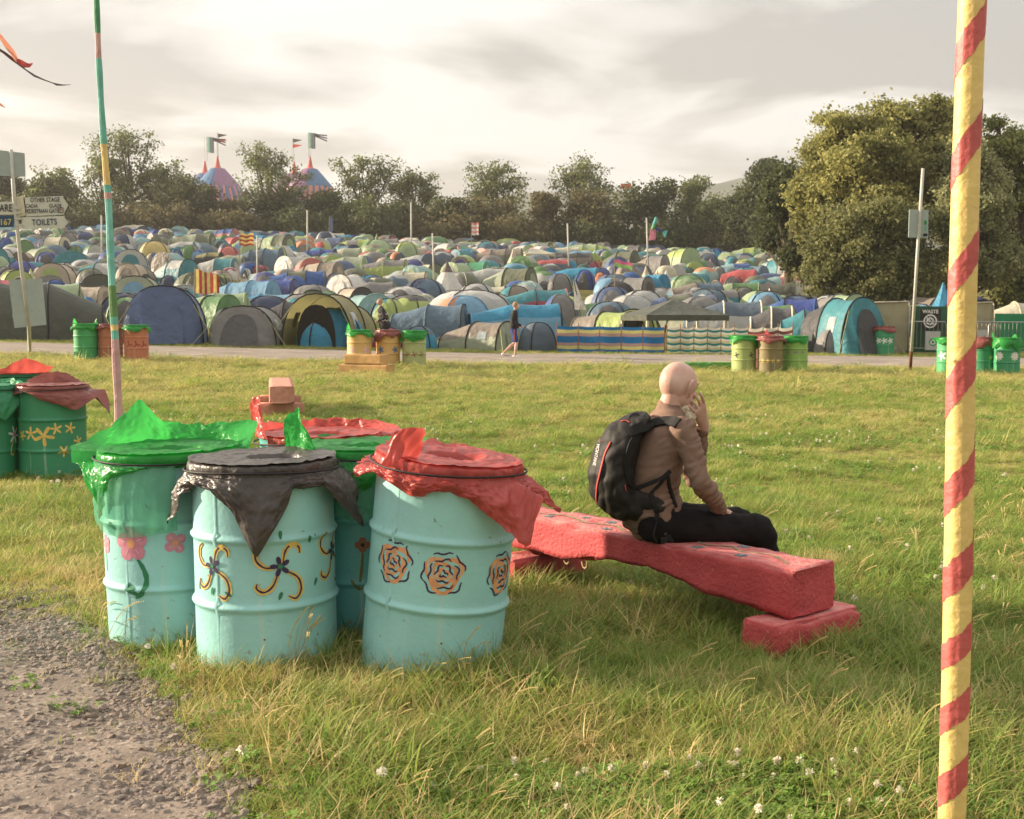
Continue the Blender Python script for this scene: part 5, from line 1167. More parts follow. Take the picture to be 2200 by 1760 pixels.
def tunnel_parts(w, l, h, c1, c2, det, r_, opened=False, rear=.6, cap=.28, light=False):
    """axis along y, door at -y"""
    m1, m2 = fab(c1), fab(c2); body = MB(); nh = 3 if l < 3.4 else 4; ex = r_.uniform(.82, .95)
    def sec(s_, fi, k=1.):
        # s_: 0..1 front to rear, fi: 0..pi
        q = s_ * (nh - 1); fr = q - int(q); sg = 1 - .055 * math.sin(fr * PI)
        e_ = 1 - (1 - rear) * max(0, (s_ - .45) / .55) ** 1.4; hh = h * sg * e_; ww = w * (1 - (1 - rear) * .6 * max(0, (s_ - .4) / .6)) * (1 - .03 * math.sin(fr * PI))
        return Vector((.5 * ww * k * math.copysign(abs(math.cos(fi)) ** ex, math.cos(fi)), -l / 2 + l * s_, hh * k * math.sin(fi) ** .85))
    ns = (nh - 1) * 4; alt = r_.random() < .6
    def mf(u, v): return m2 if (alt and int(u * (nh - 1)) % 2 == 1) or (not alt and (v < .2 or v >= .8)) else m1
    body.grid(lambda u, v: sec(u, PI * v), ns, 14 if det > 1 else 10, m1, mf if c1 != c2 else None)
    # closed ends
    def fcap(u, v):
        p = sec(0, PI * u); z = p.z * v; x = p.x * (v ** .5 if v > 0 else 0) if False else p.x
        return Vector((p.x * (1 - .0 * v), -l / 2 - cap * (1 - (p.z * v / h)) * math.sin(PI * u), p.z * v))
    if not opened: body.grid(fcap, 12, 4, m2 if not alt else m1)
    body.grid(lambda u, v: (lambda p: Vector((p.x, l / 2 + .25 * (1 - v) * math.sin(PI * u), p.z * v)))(sec(1, PI * u)), 10, 3, m1)
    out = [('fly_sheet', body, True)]
    if det > 0:
        dr = MB(); dw, dh = .56, .80
        def Dd(u, v, o_=.03):
            a = PI * u; z = h * dh * math.sin(a) ** .8 * v; x = .5 * w * dw * math.copysign(abs(math.cos(a)) ** .8, math.cos(a))
            return Vector((x, -l / 2 - cap * (1 - z / h) - o_, z))
        dr.grid(lambda u, v: Dd(u, v), 12, 4, INS if opened else (m2 if det < 2 else m2)); out.append(('door', dr, True))  # open tents: dark sheet over the mouth, painted as the shade inside
    am = ARCHL if light else ARCH
    if det > 0:
        for k in range(nh):
            pl = MB(); pl.tube([sec(k / (nh - 1), PI * t, 1.008) for t in np.linspace(0, 1, 15)], .03 if det < 2 else .026, am if (det > 1 or r_.random() < .6) else m2, n=5, cap=False); out.append(('hoop', pl, True))
    if det > 1:
        for sd in (-1, 1):
            wd = MB(); wd.grid(lambda u, v: sec(.18 + .14 * u, (PI / 2) + sd * (PI / 2 - .35 - .35 * v), 1.012), 4, 4, WIN); out.append(('window', wd, True))
        for (x, s_) in ((-1, 0), (1, 0), (-1, 1), (1, 1)):
            gl = MB(); a = sec(s_, PI * (.3 if x > 0 else .7)); bb = Vector((x * (.5 * w + .45), a.y + (-.5 if s_ == 0 else .4), .0)); gl.tube([a, bb], .008, GUY, n=4); out.append(('guy_line', gl, False))
    return out
def cone_parts(w, h, c1, c2, det, r_, wall=.0, n=8, top=None):
    b = MB(); m1 = fab(c1); r = w / 2; rings = [(r, 0), (r * .98, h * wall)] if wall else [(r, 0)]
    rings += [(r * (1 - t) ** 1.12 * .98, h * (wall + (1 - wall) * t)) for t in (.15, .35, .6, .8)] + [(.03, h)]
    vs = [(q * math.cos(2 * PI * (k + .25) / n) * (1 - .035 * (i % 2)), q * math.sin(2 * PI * (k + .25) / n), z) for i, (q, z) in enumerate(rings) for k in range(n)]
    for i in range(len(rings) - 1):
        b.add(vs[i * n:(i + 2) * n], [(k, (k + 1) % n, n + (k + 1) % n, n + k) for k in range(n)], fab(c2) if (top and i >= len(rings) - 3) or (not top and c1 != c2 and i % 2) else m1)
    out = [('canvas', b, False)]
    d = MB(); d.add([(-.22 * r, -r * 1.0, 0), (.22 * r, -r * 1.0, 0), (.02, -r * .42, h * .55)], [(0, 1, 2)], INS if r_.random() < .4 else fab(c2)); out.append(('door', d, False))  # some doors are a dark triangle standing for the shade inside
    return out
def spire_parts(w, l, h, c1, c2, det, r_):
    o = dome_parts(w, l, h * .72, c1, c2, det, r_); c = cone_parts(w * .55, h, c1, c1, 0, r_)
    return o + [('spire', c[0][1], False)]
def gazebo_parts(w, h, c1, c2):
    out = []; m = fab(c1); he = h * .68; b = MB(); r = w / 2
    vs = [(-r, -r, he), (r, -r, he), (r, r, he), (-r, r, he), (0, 0, h), (-r, -r, he - .18), (r, -r, he - .18), (r, r, he - .18), (-r, r, he - .18), (0, -r * .5, (he + h) / 2 - .05), (r * .5, 0, (he + h) / 2 - .05), (0, r * .5, (he + h) / 2 - .05), (-r * .5, 0, (he + h) / 2 - .05)]
    b.add(vs, [(0, 1, 9), (1, 4, 9), (4, 0, 9), (1, 2, 10), (2, 4, 10), (4, 1, 10), (2, 3, 11), (3, 4, 11), (4, 2, 11), (3, 0, 12), (0, 4, 12), (4, 3, 12), (0, 5, 6, 1), (1, 6, 7, 2), (2, 7, 8, 3), (3, 8, 5, 0)], m); out.append(('canopy', b, False))
    for a, c in ((-1, -1), (1, -1), (1, 1), (-1, 1)):
        q = MB(); q.box((a * r * .97, c * r * .97, he / 2), (.07, .07, he), ARCHL); out.append(('leg', q, False))
    return out
HAND = [
 ('tunnel', 110, 620, 240, 116, 'dark olive', 'dark olive', -72), ('dome', 276, 640, 100, 56, 'pale green', 'green', 10), ('arch', 366, 633, 186, 112, 'denim blue', 'denim blue', 8), ('tunnel', 455, 638, 116, 66, 'green', 'green', 60),
 ('arch', 550, 671, 154, 78, 'grey', 'dark grey', -5), ('dome', 492, 668, 90, 76, 'dark green', 'sage', 20), ('long', 615, 650, 116, 84, 'charcoal', 'charcoal', 90), ('open', 717, 646, 186, 104, 'olive yellow', 'olive yellow', -12), ('dome', 712, 678, 162, 78, 'cyan', 'cyan', 25),
 ('long', 922, 657, 160, 70, 'steel blue', 'steel blue', 82), ('long', 1105, 655, 200, 76, 'cyan', 'sky blue', 98), ('tunnel', 1026, 705, 162, 58, 'taupe', 'sage', 62), ('dome', 1155, 705, 90, 60, 'slate blue', 'slate blue', 30), ('dome', 902, 715, 84, 48, 'steel blue', 'cyan', 0), ('dome', 835, 714, 76, 44, 'red', 'crimson', 15),
 ('open', 1300, 672, 90, 54, 'lime', 'taupe', 50), ('open', 1372, 668, 96, 56, 'lime', 'brown', -15), ('long', 1552, 650, 164, 80, 'slate blue', 'pale grey', 84), ('long', 1655, 662, 90, 76, 'dark grey', 'dark grey', 80), ('tunnel', 1685, 645, 140, 60, 'royal blue', 'blue', 70), ('arch', 1795, 648, 122, 112, 'teal', 'charcoal', 22), ('long', 1725, 668, 100, 84, 'teal', 'teal', 80),
 ('dome', 1794, 720, 98, 54, 'pale grey', 'grey', 5), ('dome', 284, 690, 66, 40, 'white', 'cream', 0),
 ('tunnel', 18, 537, 50, 46, 'pale grey', 'teal', 0), ('dome', 22, 511, 38, 32, 'royal blue', 'blue', 0), ('dome', 64, 496, 50, 28, 'green', 'dark green', 0), ('tunnel', 62, 520, 58, 38, 'green', 'green', 20), ('tunnel', 62, 544, 44, 26, 'beige', 'brown', 0), ('long', 112, 510, 78, 38, 'cream', 'navy', 80), ('dome', 128, 491, 48, 28, 'green', 'pale green', 0), ('dome', 154, 501, 52, 32, 'grey', 'dark grey', 0), ('dome', 156, 485, 34, 14, 'coral', 'pale teal', 0), ('dome', 177, 490, 26, 14, 'teal', 'teal', 0), ('dome', 199, 494, 42, 16, 'coral', 'cream', 0), ('dome', 192, 500, 46, 26, 'indigo', 'navy', 0), ('dome', 265, 478, 38, 20, 'coral', 'crimson', 0), ('dome', 268, 491, 42, 20, 'maroon', 'grey', 0), ('dome', 272, 504, 62, 38, 'pale grey', 'navy', 0), ('dome', 168, 527, 34, 22, 'olive', 'green', 0), ('tunnel', 202, 528, 38, 34, 'green', 'pale grey', 40), ('dome', 110, 543, 60, 32, 'indigo', 'royal blue', 0), ('tunnel', 168, 546, 90, 36, 'pale grey', 'teal', 10), ('dome', 52, 562, 78, 36, 'royal blue', 'indigo', 0), ('long', 118, 566, 74, 36, 'beige', 'pale grey', 80), ('dome', 154, 572, 56, 36, 'brown', 'pale grey', 0), ('long', 215, 566, 84, 40, 'pale grey', 'teal', 85), ('dome', 20, 574, 60, 36, 'dark grey', 'grey', 0), ('tipi', 72, 577, 30, 26, 'lime', 'cream', 0), ('tunnel', 292, 542, 84, 48, 'pale grey', 'teal', 10), ('dome', 338, 521, 80, 52, 'yellow', 'yellow', 10), ('dome', 333, 544, 42, 36, 'blue', 'yellow', 0), ('arch', 300, 570, 66, 44, 'beige', 'taupe', -10), ('tunnel', 108, 594, 52, 28, 'dark olive', 'grey', 30), ('dome', 140, 592, 38, 16, 'crimson', 'red', 0), ('dome', 125, 601, 54, 26, 'blue', 'royal blue', 0), ('long', 192, 603, 94, 32, 'sky blue', 'white', 82), ('long', 172, 617, 122, 42, 'beige', 'taupe', 84), ('dome', 186, 638, 48, 24, 'blue', 'cyan', 0), ('long', 275, 592, 96, 44, 'olive', 'dark olive', 80), ('dome', 340, 612, 82, 32, 'dark green', 'green', 0),
 ('dome', 330, 471, 70, 36, 'steel blue', 'sky blue', 0), ('dome', 311, 493, 46, 26, 'cream', 'coral', 0), ('dome', 362, 491, 44, 28, 'cream', 'olive', 0), ('long', 408, 474, 78, 30, 'olive', 'sage', 80), ('dome', 388, 485, 26, 16, 'cyan', 'white', 0), ('dome', 426, 484, 52, 24, 'royal blue', 'white', 0), ('dome', 455, 486, 26, 16, 'coral', 'blue', 0), ('tunnel', 484, 492, 66, 28, 'blue', 'coral', 70), ('dome', 477, 499, 32, 20, 'orange', 'coral', 0), ('dome', 546, 479, 50, 26, 'green', 'dark green', 0), ('dome', 612, 485, 48, 18, 'blue', 'royal blue', 0), ('long', 418, 503, 92, 40, 'olive', 'sage', 84), ('dome', 412, 527, 44, 30, 'olive yellow', 'green', 0), ('dome', 504, 501, 32, 24, 'pale grey', 'grey', 0), ('dome', 478, 514, 50, 30, 'teal', 'pale teal', 0), ('dome', 496, 530, 54, 34, 'crimson', 'coral', 15), ('tunnel', 588, 508, 96, 42, 'olive', 'pale green', 65), ('long', 560, 536, 100, 46, 'steel blue', 'slate blue', 85), ('arch', 606, 532, 38, 38, 'lime', 'pale grey', -30), ('dome', 385, 536, 32, 28, 'blue', 'royal blue', 0), ('dome', 376, 550, 42, 26, 'cyan', 'teal', 0), ('long', 453, 542, 56, 24, 'olive yellow', 'black', 85), ('dome', 432, 536, 38, 22, 'indigo', 'sky blue', 0), ('long', 470, 556, 82, 36, 'teal', 'pale grey', 80), ('tunnel', 378, 561, 92, 50, 'pale grey', 'teal', 62), ('dome', 367, 592, 48, 30, 'teal', 'navy', 0), ('dome', 476, 580, 54, 24, 'taupe', 'beige', 0), ('dome', 497, 575, 48, 26, 'crimson', 'white', 0), ('dome', 404, 604, 32, 18, 'lime', 'beige', 0), ('dome', 480, 590, 44, 22, 'lime', 'olive', 0), ('dome', 563, 570, 50, 24, 'crimson', 'maroon', 0), ('dome', 532, 576, 24, 18, 'white', 'sky blue', 0), ('dome', 607, 580, 36, 22, 'white', 'sky blue', 0), ('long', 577, 582, 78, 26, 'teal', 'pale grey', 82), ('dome', 567, 592, 42, 16, 'red', 'black', 0), ('tipi', 528, 588, 34, 28, 'cream', 'taupe', 0), ('tunnel', 680, 566, 120, 44, 'taupe', 'beige', 68), ('long', 562, 602, 156, 38, 'royal blue', 'indigo', 82), ('dome', 488, 616, 62, 36, 'green', 'sage', 0), ('long', 553, 622, 74, 26, 'cream', 'dark green', 75), ('long', 565, 634, 146, 44, 'sky blue', 'cyan', 80),
 ('dome', 703, 498, 56, 34, 'white', 'navy', 0), ('dome', 741, 498, 34, 18, 'olive', 'coral', 0), ('dome', 770, 497, 44, 26, 'steel blue', 'pale grey', 0), ('spire', 812, 504, 82, 46, 'green', 'pale green', 0), ('dome', 876, 521, 62, 40, 'lime', 'pale green', 0), ('dome', 846, 540, 54, 24, 'grey', 'charcoal', 0), ('dome', 799, 541, 44, 22, 'lime', 'sage', 0), ('dome', 872, 504, 44, 22, 'beige', 'cream', 0), ('dome', 936, 508, 76, 28, 'pale green', 'green', 0), ('dome', 908, 506, 36, 16, 'royal blue', 'blue', 0), ('dome', 920, 517, 50, 20, 'beige', 'maroon', 0), ('tipi', 1018, 512, 36, 16, 'coral', 'pink', 0), ('dome', 963, 527, 54, 20, 'teal', 'cyan', 0), ('dome', 1048, 520, 62, 32, 'teal', 'steel blue', 0), ('dome', 949, 541, 76, 30, 'pale grey', 'slate blue', 0), ('dome', 996, 549, 64, 28, 'pale green', 'lime', 0), ('dome', 1092, 512, 74, 24, 'lime', 'pale green', 0), ('tunnel', 1151, 521, 74, 24, 'olive', 'pale green', 60), ('long', 1073, 535, 100, 36, 'taupe', 'olive', 82), ('tipi', 1103, 534, 44, 46, 'cream', 'beige', 0), ('gazebo', 1156, 536, 62, 36, 'cream', 'cream', 10), ('long', 681, 536, 90, 28, 'royal blue', 'navy', 80), ('dome', 734, 523, 44, 28, 'charcoal', 'teal', 0), ('long', 667, 551, 92, 26, 'coral', 'grey', 84), ('long', 745, 552, 86, 38, 'sage', 'pale green', 80), ('long', 828, 559, 96, 36, 'grey', 'lime', 84), ('dome', 891, 558, 58, 28, 'beige', 'indigo', 0), ('tunnel', 916, 569, 60, 30, 'cream', 'olive', 40), ('long', 870, 585, 98, 30, 'cream', 'sage', 85), ('bell', 962, 564, 76, 68, 'white', 'brown', 0), ('long', 1010, 564, 78, 38, 'bright green', 'pale teal', 70), ('dome', 1063, 563, 54, 24, 'grey', 'dark grey', 0), ('dome', 1010, 594, 50, 26, 'indigo', 'yellow', 0), ('tunnel', 1091, 579, 118, 58, 'olive', 'sage', 66), ('dome', 723, 587, 50, 30, 'blue', 'navy', 0), ('dome', 765, 582, 54, 20, 'coral', 'red', 0), ('dome', 799, 591, 62, 24, 'blue', 'cyan', 0), ('dome', 749, 600, 58, 22, 'dark green', 'olive', 0), ('dome', 832, 616, 44, 20, 'lime', 'olive', 0), ('dome', 913, 600, 100, 40, 'steel blue', 'navy', 0), ('tunnel', 871, 621, 60, 26, 'pale grey', 'indigo', 50), ('dome', 836, 632, 86, 36, 'pale grey', 'pale teal', 0), ('dome', 908, 632, 80, 34, 'sage', 'pale grey', 0), ('long', 1030, 616, 118, 30, 'cream', 'olive', 84), ('dome', 1115, 632, 86, 30, 'dark olive', 'sage', 0), ('dome', 618, 633, 38, 32, 'cyan', 'sky blue', 0), ('dome', 673, 632, 72, 30, 'dark grey', 'beige', 0), ('tunnel', 748, 622, 108, 48, 'beige', 'charcoal', 40), ('dome', 1010, 629, 216, 66, 'white', 'pale grey', 20),
 ('dome', 1175, 623, 52, 20, 'purple', 'indigo', 0), ('tunnel', 1195, 630, 88, 40, 'navy', 'teal', 60), ('long', 1225, 543, 92, 30, 'charcoal', 'taupe', 84), ('dome', 1182, 567, 52, 26, 'pale teal', 'white', 0), ('dome', 1220, 571, 30, 18, 'maroon', 'black', 0), ('dome', 1252, 566, 42, 22, 'slate blue', 'dark green', 0), ('dome', 1268, 561, 38, 20, 'crimson', 'charcoal', 0), ('dome', 1283, 558, 24, 16, 'orange', 'coral', 0), ('tunnel', 1240, 525, 92, 26, 'pale green', 'lime', 75), ('dome', 1292, 535, 56, 24, 'indigo', 'pale teal', 0), ('dome', 1330, 534, 44, 18, 'teal', 'pale grey', 0), ('tunnel', 1352, 527, 54, 26, 'dark grey', 'sage', 50), ('tunnel', 1330, 541, 76, 42, 'olive', 'dark olive', 60), ('dome', 1345, 570, 58, 34, 'grey', 'taupe', 0), ('tunnel', 1395, 551, 70, 38, 'grey', 'taupe', 50), ('dome', 1398, 534, 50, 22, 'beige', 'white', 0), ('tunnel', 1453, 537, 86, 48, 'lime', 'pale green', 30), ('dome', 1508, 532, 62, 36, 'teal', 'white', 0), ('dome', 1519, 545, 56, 34, 'navy', 'slate blue', 0), ('dome', 1535, 534, 34, 30, 'blue', 'cyan', 0), ('long', 1606, 531, 76, 30, 'pale green', 'lime', 75), ('dome', 1567, 550, 42, 24, 'steel blue', 'orange', 0), ('dome', 1641, 543, 66, 26, 'olive', 'sage', 0), ('dome', 1597, 557, 54, 30, 'olive', 'lime', 0), ('dome', 1600, 575, 66, 30, 'cyan', 'teal', 0), ('tunnel', 1668, 556, 88, 46, 'pale grey', 'teal', 40), ('dome', 1656, 588, 46, 20, 'orange', 'peach', 0), ('dome', 1694, 586, 60, 32, 'peach', 'coral', 0), ('dome', 1576, 594, 54, 24, 'crimson', 'charcoal', 0), ('dome', 1256, 581, 52, 40, 'royal blue', 'blue', 0), ('dome', 1288, 585, 38, 30, 'grey', 'orange', 0), ('dome', 1292, 576, 42, 24, 'blue', 'indigo', 0), ('dome', 1202, 590, 60, 42, 'dark grey', 'grey', 0), ('dome', 1172, 604, 44, 26, 'coral', 'dark grey', 0), ('dome', 1320, 592, 28, 14, 'peach', 'orange', 0), ('tunnel', 1345, 598, 114, 48, 'grey', 'dark grey', 55), ('dome', 1327, 607, 88, 44, 'charcoal', 'black', 0), ('tipi', 1386, 572, 38, 38, 'cream', 'beige', 0), ('tipi', 1430, 582, 64, 38, 'white', 'pale grey', 0), ('tipi', 1411, 581, 20, 38, 'red', 'white', 0), ('dome', 1477, 592, 98, 36, 'green', 'pale green', 0), ('dome', 1473, 573, 44, 22, 'dark green', 'teal', 0), ('dome', 1519, 580, 48, 24, 'dark green', 'olive', 0), ('tipi', 1523, 556, 30, 26, 'pink', 'cream', 0), ('dome', 1540, 572, 40, 28, 'grey', 'pale grey', 0), ('dome', 1534, 600, 36, 20, 'beige', 'cream', 0), ('long', 1572, 608, 112, 36, 'green', 'pale green', 80), ('dome', 1593, 618, 74, 40, 'lime', 'grey', 0), ('dome', 1490, 626, 56, 24, 'sage', 'pale green', 0), ('long', 1492, 617, 90, 26, 'navy', 'blue', 84), ('dome', 1414, 618, 86, 24, 'grey', 'pale grey', 0), ('tipi', 1678, 606, 42, 38, 'crimson', 'red', 0), ('dome', 1296, 630, 98, 28, 'green', 'pale grey', 0), ('long', 1308, 646, 112, 28, 'pale grey', 'green', 84), ('dome', 1385, 630, 84, 32, 'pale grey', 'denim blue', 0), ('dome', 1712, 637, 52, 22, 'grey', 'pale teal', 0), ('dome', 1700, 612, 32, 20, 'navy', 'navy', 0),
 ('dome', 1755, 640, 42, 22, 'sage', 'pale green', 0), ('dome', 1775, 632, 54, 28, 'pale green', 'sage', 0), ('tunnel', 1855, 640, 76, 30, 'cream', 'dark olive', 70), ('long', 1947, 637, 106, 32, 'beige', 'cream', 84), ('tipi', 2022, 612, 104, 92, 'cyan', 'cyan', 0), ('dome', 2085, 638, 104, 30, 'royal blue', 'navy', 0), ('long', 2175, 652, 130, 80, 'cream', 'cream', 88)]
KW = {'dome': 'dome', 'tunnel': 'tunnel', 'arch': 'arched tunnel', 'long': 'long tunnel', 'open': 'open-fronted', 'tipi': 'pointed', 'bell': 'bell', 'spire': 'spired', 'gazebo': 'gazebo'}
KN = {'dome': 'dome_tent', 'tunnel': 'tunnel_tent', 'arch': 'tunnel_tent', 'long': 'tunnel_tent', 'open': 'tunnel_tent', 'tipi': 'tipi_tent', 'bell': 'bell_tent', 'spire': 'spire_tent', 'gazebo': 'gazebo'}
tents = []
for i, (k, cx_, tp, wp, hp_, c1, c2, yaw) in enumerate(HAND):
    g = G(cx_, tp + hp_ + 2, lo=20); d = max(g.y, 37.4 if cx_ < 1900 else 38.6); sc = d / FPX
    ww, hh = wp * sc, hp_ * sc * 1.06
    if k == 'dome': l = ww * .8
    elif k in ('tunnel', 'arch', 'open'): 
        s_ = abs(math.sin(R(yaw))); l = max(2.2, min(4.2, ww * 1.1)); ww2 = (ww - l * s_ * .75) / max(.35, math.sqrt(1 - s_ * s_)); ww = max(1.6, min(ww2, ww)); 
        if s_ > .8: l, ww = ww if ww > l else max(l, wp * sc * .95), min(2.8, max(1.6, hh * 1.25)); l = wp * sc * .93
    elif k == 'long': l = ww * .97; ww = min(3.2, max(1.7, hh * 1.3))
    else: l = ww
    dd = d + (.5 * (l * abs(math.cos(R(yaw))) + (ww if k != 'dome' else 0) * abs(math.sin(R(yaw)))) if k != 'dome' else .45 * l) * .8
    p = GD(cx_, dd); hh = min(hh * dd / d, 3.4)
    tents.append(dict(k=k, x=p.x, y=p.y, w=ww, l=l, h=hh, c1=c1, c2=c2, yaw=yaw + (random.uniform(-18, 18) if yaw == 0 else 0), px=cx_, hand=True, size=wp * hp_))
# the rest of the hillside, packed as tightly as the photograph shows
pal = ['green'] * 4 + ['olive'] * 4 + ['dark olive'] * 2 + ['pale green'] * 3 + ['lime'] * 2 + ['sage'] * 2 + ['teal'] * 4 + ['pale teal'] * 3 + ['sky blue'] * 3 + ['cyan'] * 3 + ['blue'] * 3 + ['royal blue'] + ['indigo'] + ['denim blue'] * 2 + ['navy'] * 2 + ['steel blue'] * 4 + ['slate blue'] * 2 + ['grey'] * 5 + ['dark grey'] * 3 + ['pale grey'] * 7 + ['taupe'] * 2 + ['beige'] * 2 + ['cream'] * 2 + ['white'] * 2 + ['crimson', 'red', 'coral', 'orange']
fill = []; y = 51.
while y < 163:
    x = -.47 * y - 2
    while x < .30 * y + 3:
        xx, yy = x + random.uniform(-.8, .8), y + random.uniform(-1, 1); k = random.choice(('dome', 'dome', 'dome', 'dome', 'tunnel', 'tunnel', 'long')); ww = random.uniform(1.7, 2.9); x += 2.7 + random.random()
        if any(abs(t['x'] - xx) < (max(t['w'], t['l'] if t['k'] in ('long',) else 0) + ww) * .42 and abs(t['y'] - yy) < 2.6 for t in tents): continue
        if y > 62 and xx > 17.5 + (y - 62) * .27: continue
        px = CX + xx / yy * FPX; c1, c2 = random.choice(pal), random.choice(pal)
        if random.random() < .35: c2 = c1
        l = ww * .8 if k == 'dome' else random.uniform(2.4, 3.8); h = random.uniform(.95, 1.45) if k == 'dome' else random.uniform(1.05, 1.55)
        fill.append(dict(k=k, x=xx, y=yy, w=ww if k == 'dome' else ww * .85, l=l, h=h, c1=c1, c2=c2, yaw={'dome': random.uniform(-30, 30), 'tunnel': random.uniform(-50, 50), 'long': random.uniform(70, 110)}[k], px=px, hand=False, size=ww * h * (FPX / yy) ** 2))
    y += 3.1
def parts_of(t, det, r_):
    k, w_, l_, h_, c1, c2 = t['k'], t['w'], t['l'], t['h'], t['c1'], t['c2']
    if k == 'dome': return dome_parts(w_, l_, h_, c1, c2, det, r_)
    if k == 'tunnel': return tunnel_parts(w_, l_, h_, c1, c2, det, r_)
    if k == 'arch': return tunnel_parts(w_, max(2.6, l_), h_, c1, c2, det, r_, rear=.75, cap=.5)
    if k == 'open': return tunnel_parts(w_, max(2.4, l_), h_, c1, c2, det, r_, opened=True, rear=.8, cap=.0)
    if k == 'long': return tunnel_parts(w_, l_, h_, c1, c2, det, r_, rear=.72, light=c1 in ('slate blue', 'dark grey'))
    if k == 'tipi': return cone_parts(w_, h_, c1, c2, det, r_)
    if k == 'bell': return cone_parts(w_, h_, c1, c2, det, r_, wall=.14, n=12, top=True)
    if k == 'spire': return spire_parts(w_, l_, h_, c1, c2, det, r_)
    if k == 'gazebo': return gazebo_parts(w_, h_, c1, c2)
fill.sort(key=lambda t: -t['size']); NIND = 296 - len(tents); solo = tents + fill[:NIND]; rest = fill[NIND:]
def desc(t): return (t['c1'] if t['c1'] == t['c2'] else t['c1'] + ' and ' + t['c2']) + ' ' + KW[t['k']]
def row_of(t): return 'by the road' if t['y'] < 41.5 else 'low on the slope' if t['y'] < 62 else 'halfway up' if t['y'] < 100 else 'high on the slope' if t['y'] < 138 else 'below the hedge'
used = set()
for i, t in enumerate(solo):
    nb = sorted((o for o in solo if o is not t), key=lambda o: abs(o['px'] - t['px']) + abs(math.log(o['y'] / t['y'])) * 300)[:90]; lab = None
    base = desc(t) + (' tent ' if t['k'] != 'gazebo' else ' ') + row_of(t)
    for o in nb:
        rel = ('left of' if o['px'] > t['px'] + 12 else 'right of' if o['px'] < t['px'] - 12 else 'above' if o['y'] < t['y'] else 'below'); cand = base + ', ' + rel + ' a ' + desc(o) + ' one'
        if len(cand.split()) <= 16 and cand not in used: lab = cand; break
    if lab is None:
        for o in nb:
            for o2 in nb[::-1]:
                cand = desc(t) + ' tent between a ' + desc(o) + ' and a ' + desc(o2) + ' tent'
                if o is not o2 and len(cand.split()) <= 16 and cand not in used: lab = cand; break
            if lab: break
        if lab is None: lab = base + ' squeezed between its neighbours'
    used.add(lab); r_ = random.Random(i * 13 + 5)
    det = 2 if t['y'] < 43 else 1
    e_ = thing(KN[t['k']], (t['x'], t['y'], tz(t['x'], t['y']) - .04), lab, 'tent' if t['k'] != 'gazebo' else 'gazebo', 'tents pitched over the hillside' if t['k'] != 'gazebo' else None, rz=R(t['yaw']))
    for nm, mb, smo in parts_of(t, det, r_): mb.build(nm, e_, smooth=smo)
# tents past the limit, far up the slope
if rest:
    big_ = MB()
    for i, t in enumerate(rest):
        r_ = random.Random(900 + i); M_ = Matrix.Translation((t['x'], t['y'], tz(t['x'], t['y']) - .04)) @ Matrix.Rotation(R(t['yaw']), 4, 'Z')
        for nm, mb, smo in parts_of(t, 1, r_)[:2]:
            k0 = len(big_.v); big_.v.extend([tuple(M_ @ Vector(v)) for v in mb.v])
            for f_, mi_ in zip(mb.f, mb.m): big_.f.append(tuple(a + k0 for a in f_)); big_.m.append(big_.mi(mb.mats[mi_]))
    tag(big_.build('far_tents', smooth=True), 'many small far tents filling the gaps up the hillside', 'tents', kind='stuff')
print('tents', len(solo), len(rest), 'unlabelled', sum('near row spot' in u for u in used))
# front gazebo
gz = G(1443, 722, lo=30); gsc = 39.0 / FPX
e_ = thing('gazebo', tuple(GD(1446, 39.6)), 'grey-green gazebo canopy with cream legs behind the striped windbreak', 'gazebo', rz=R(12))
for nm, mb, smo in gazebo_parts(2.75, 1.62, 'dark olive', 'cream'): mb.build(nm, e_, smooth=smo)

# ------------------------------------------------------------------ windbreaks, screens, barriers
def stripes(name, px0, px1, rows, d0, d1, cols, label, npole=6, wave=.0):
    a, c = GD(px0, d0), GD(px1, d1); n_ = 30; b = MB(); hgt = rows
    t = thing(name, tuple(a), label, 'windbreak'); dv = c - a; nn = Vector((-dv.y, dv.x, 0)).normalized()
    bands_ = len(cols)
    for k, cc in enumerate(cols):
        m = mat('windbreak_' + '_'.join(map(str, cc)), cc, rough=.8, var=.06, trans=.25)
        def f(u, v, k=k):
            p = dv * u + nn * (.012 * math.sin(u * npole * 2 * PI) + .03 * math.sin(u * 17)); z = hgt * ((k + v) / bands_) - wave * abs(math.sin(u * npole * PI)) + .02
            return Vector((p.x, p.y, z + tz(a.x + p.x, a.y + p.y) - a.z))
        b.grid(f, n_, 1, m)
    b.build('striped_cloth', t, smooth=True)
    for k in range(npole + 1):
        p = dv * (k / npole); q = MB(); z0 = tz(a.x + p.x, a.y + p.y) - a.z; q.tube([p + Vector((0, 0, z0)) - nn * .04, p + Vector((0, 0, z0 + hgt + .12)) - nn * .04], .014, mat('windbreak_stick', (150, 104, 78), rough=.8), n=6); q.build('stick', t)
B_, Y_, P_ = (0, 110, 170), (206, 196, 106), (178, 140, 132)
stripes('windbreak', 1196, 1427, .79, 37.2, 37.0, [B_, Y_, P_, B_, B_, P_, Y_, B_][::1], 'long windbreak with blue, yellow and pink stripes by the road', 5, .02)
T_, W_, G2_ = (0, 130, 128), (220, 212, 190), (196, 190, 140)
stripes('windbreak', 1432, 1606, .80, 37.0, 36.9, [W_, T_, G2_, W_, T_, G2_, W_, T_, G2_, W_, T_, W_], 'white and teal striped windbreak right of the blue one', 6, .04)
stripes('windbreak', 1604, 1700, .78, 37.6, 38.6, [(130, 74, 66), W_, (130, 74, 66), W_, (130, 74, 66), W_, (130, 74, 66), W_], 'brown and white striped windbreak sagging behind the lime bins', 3, .06)
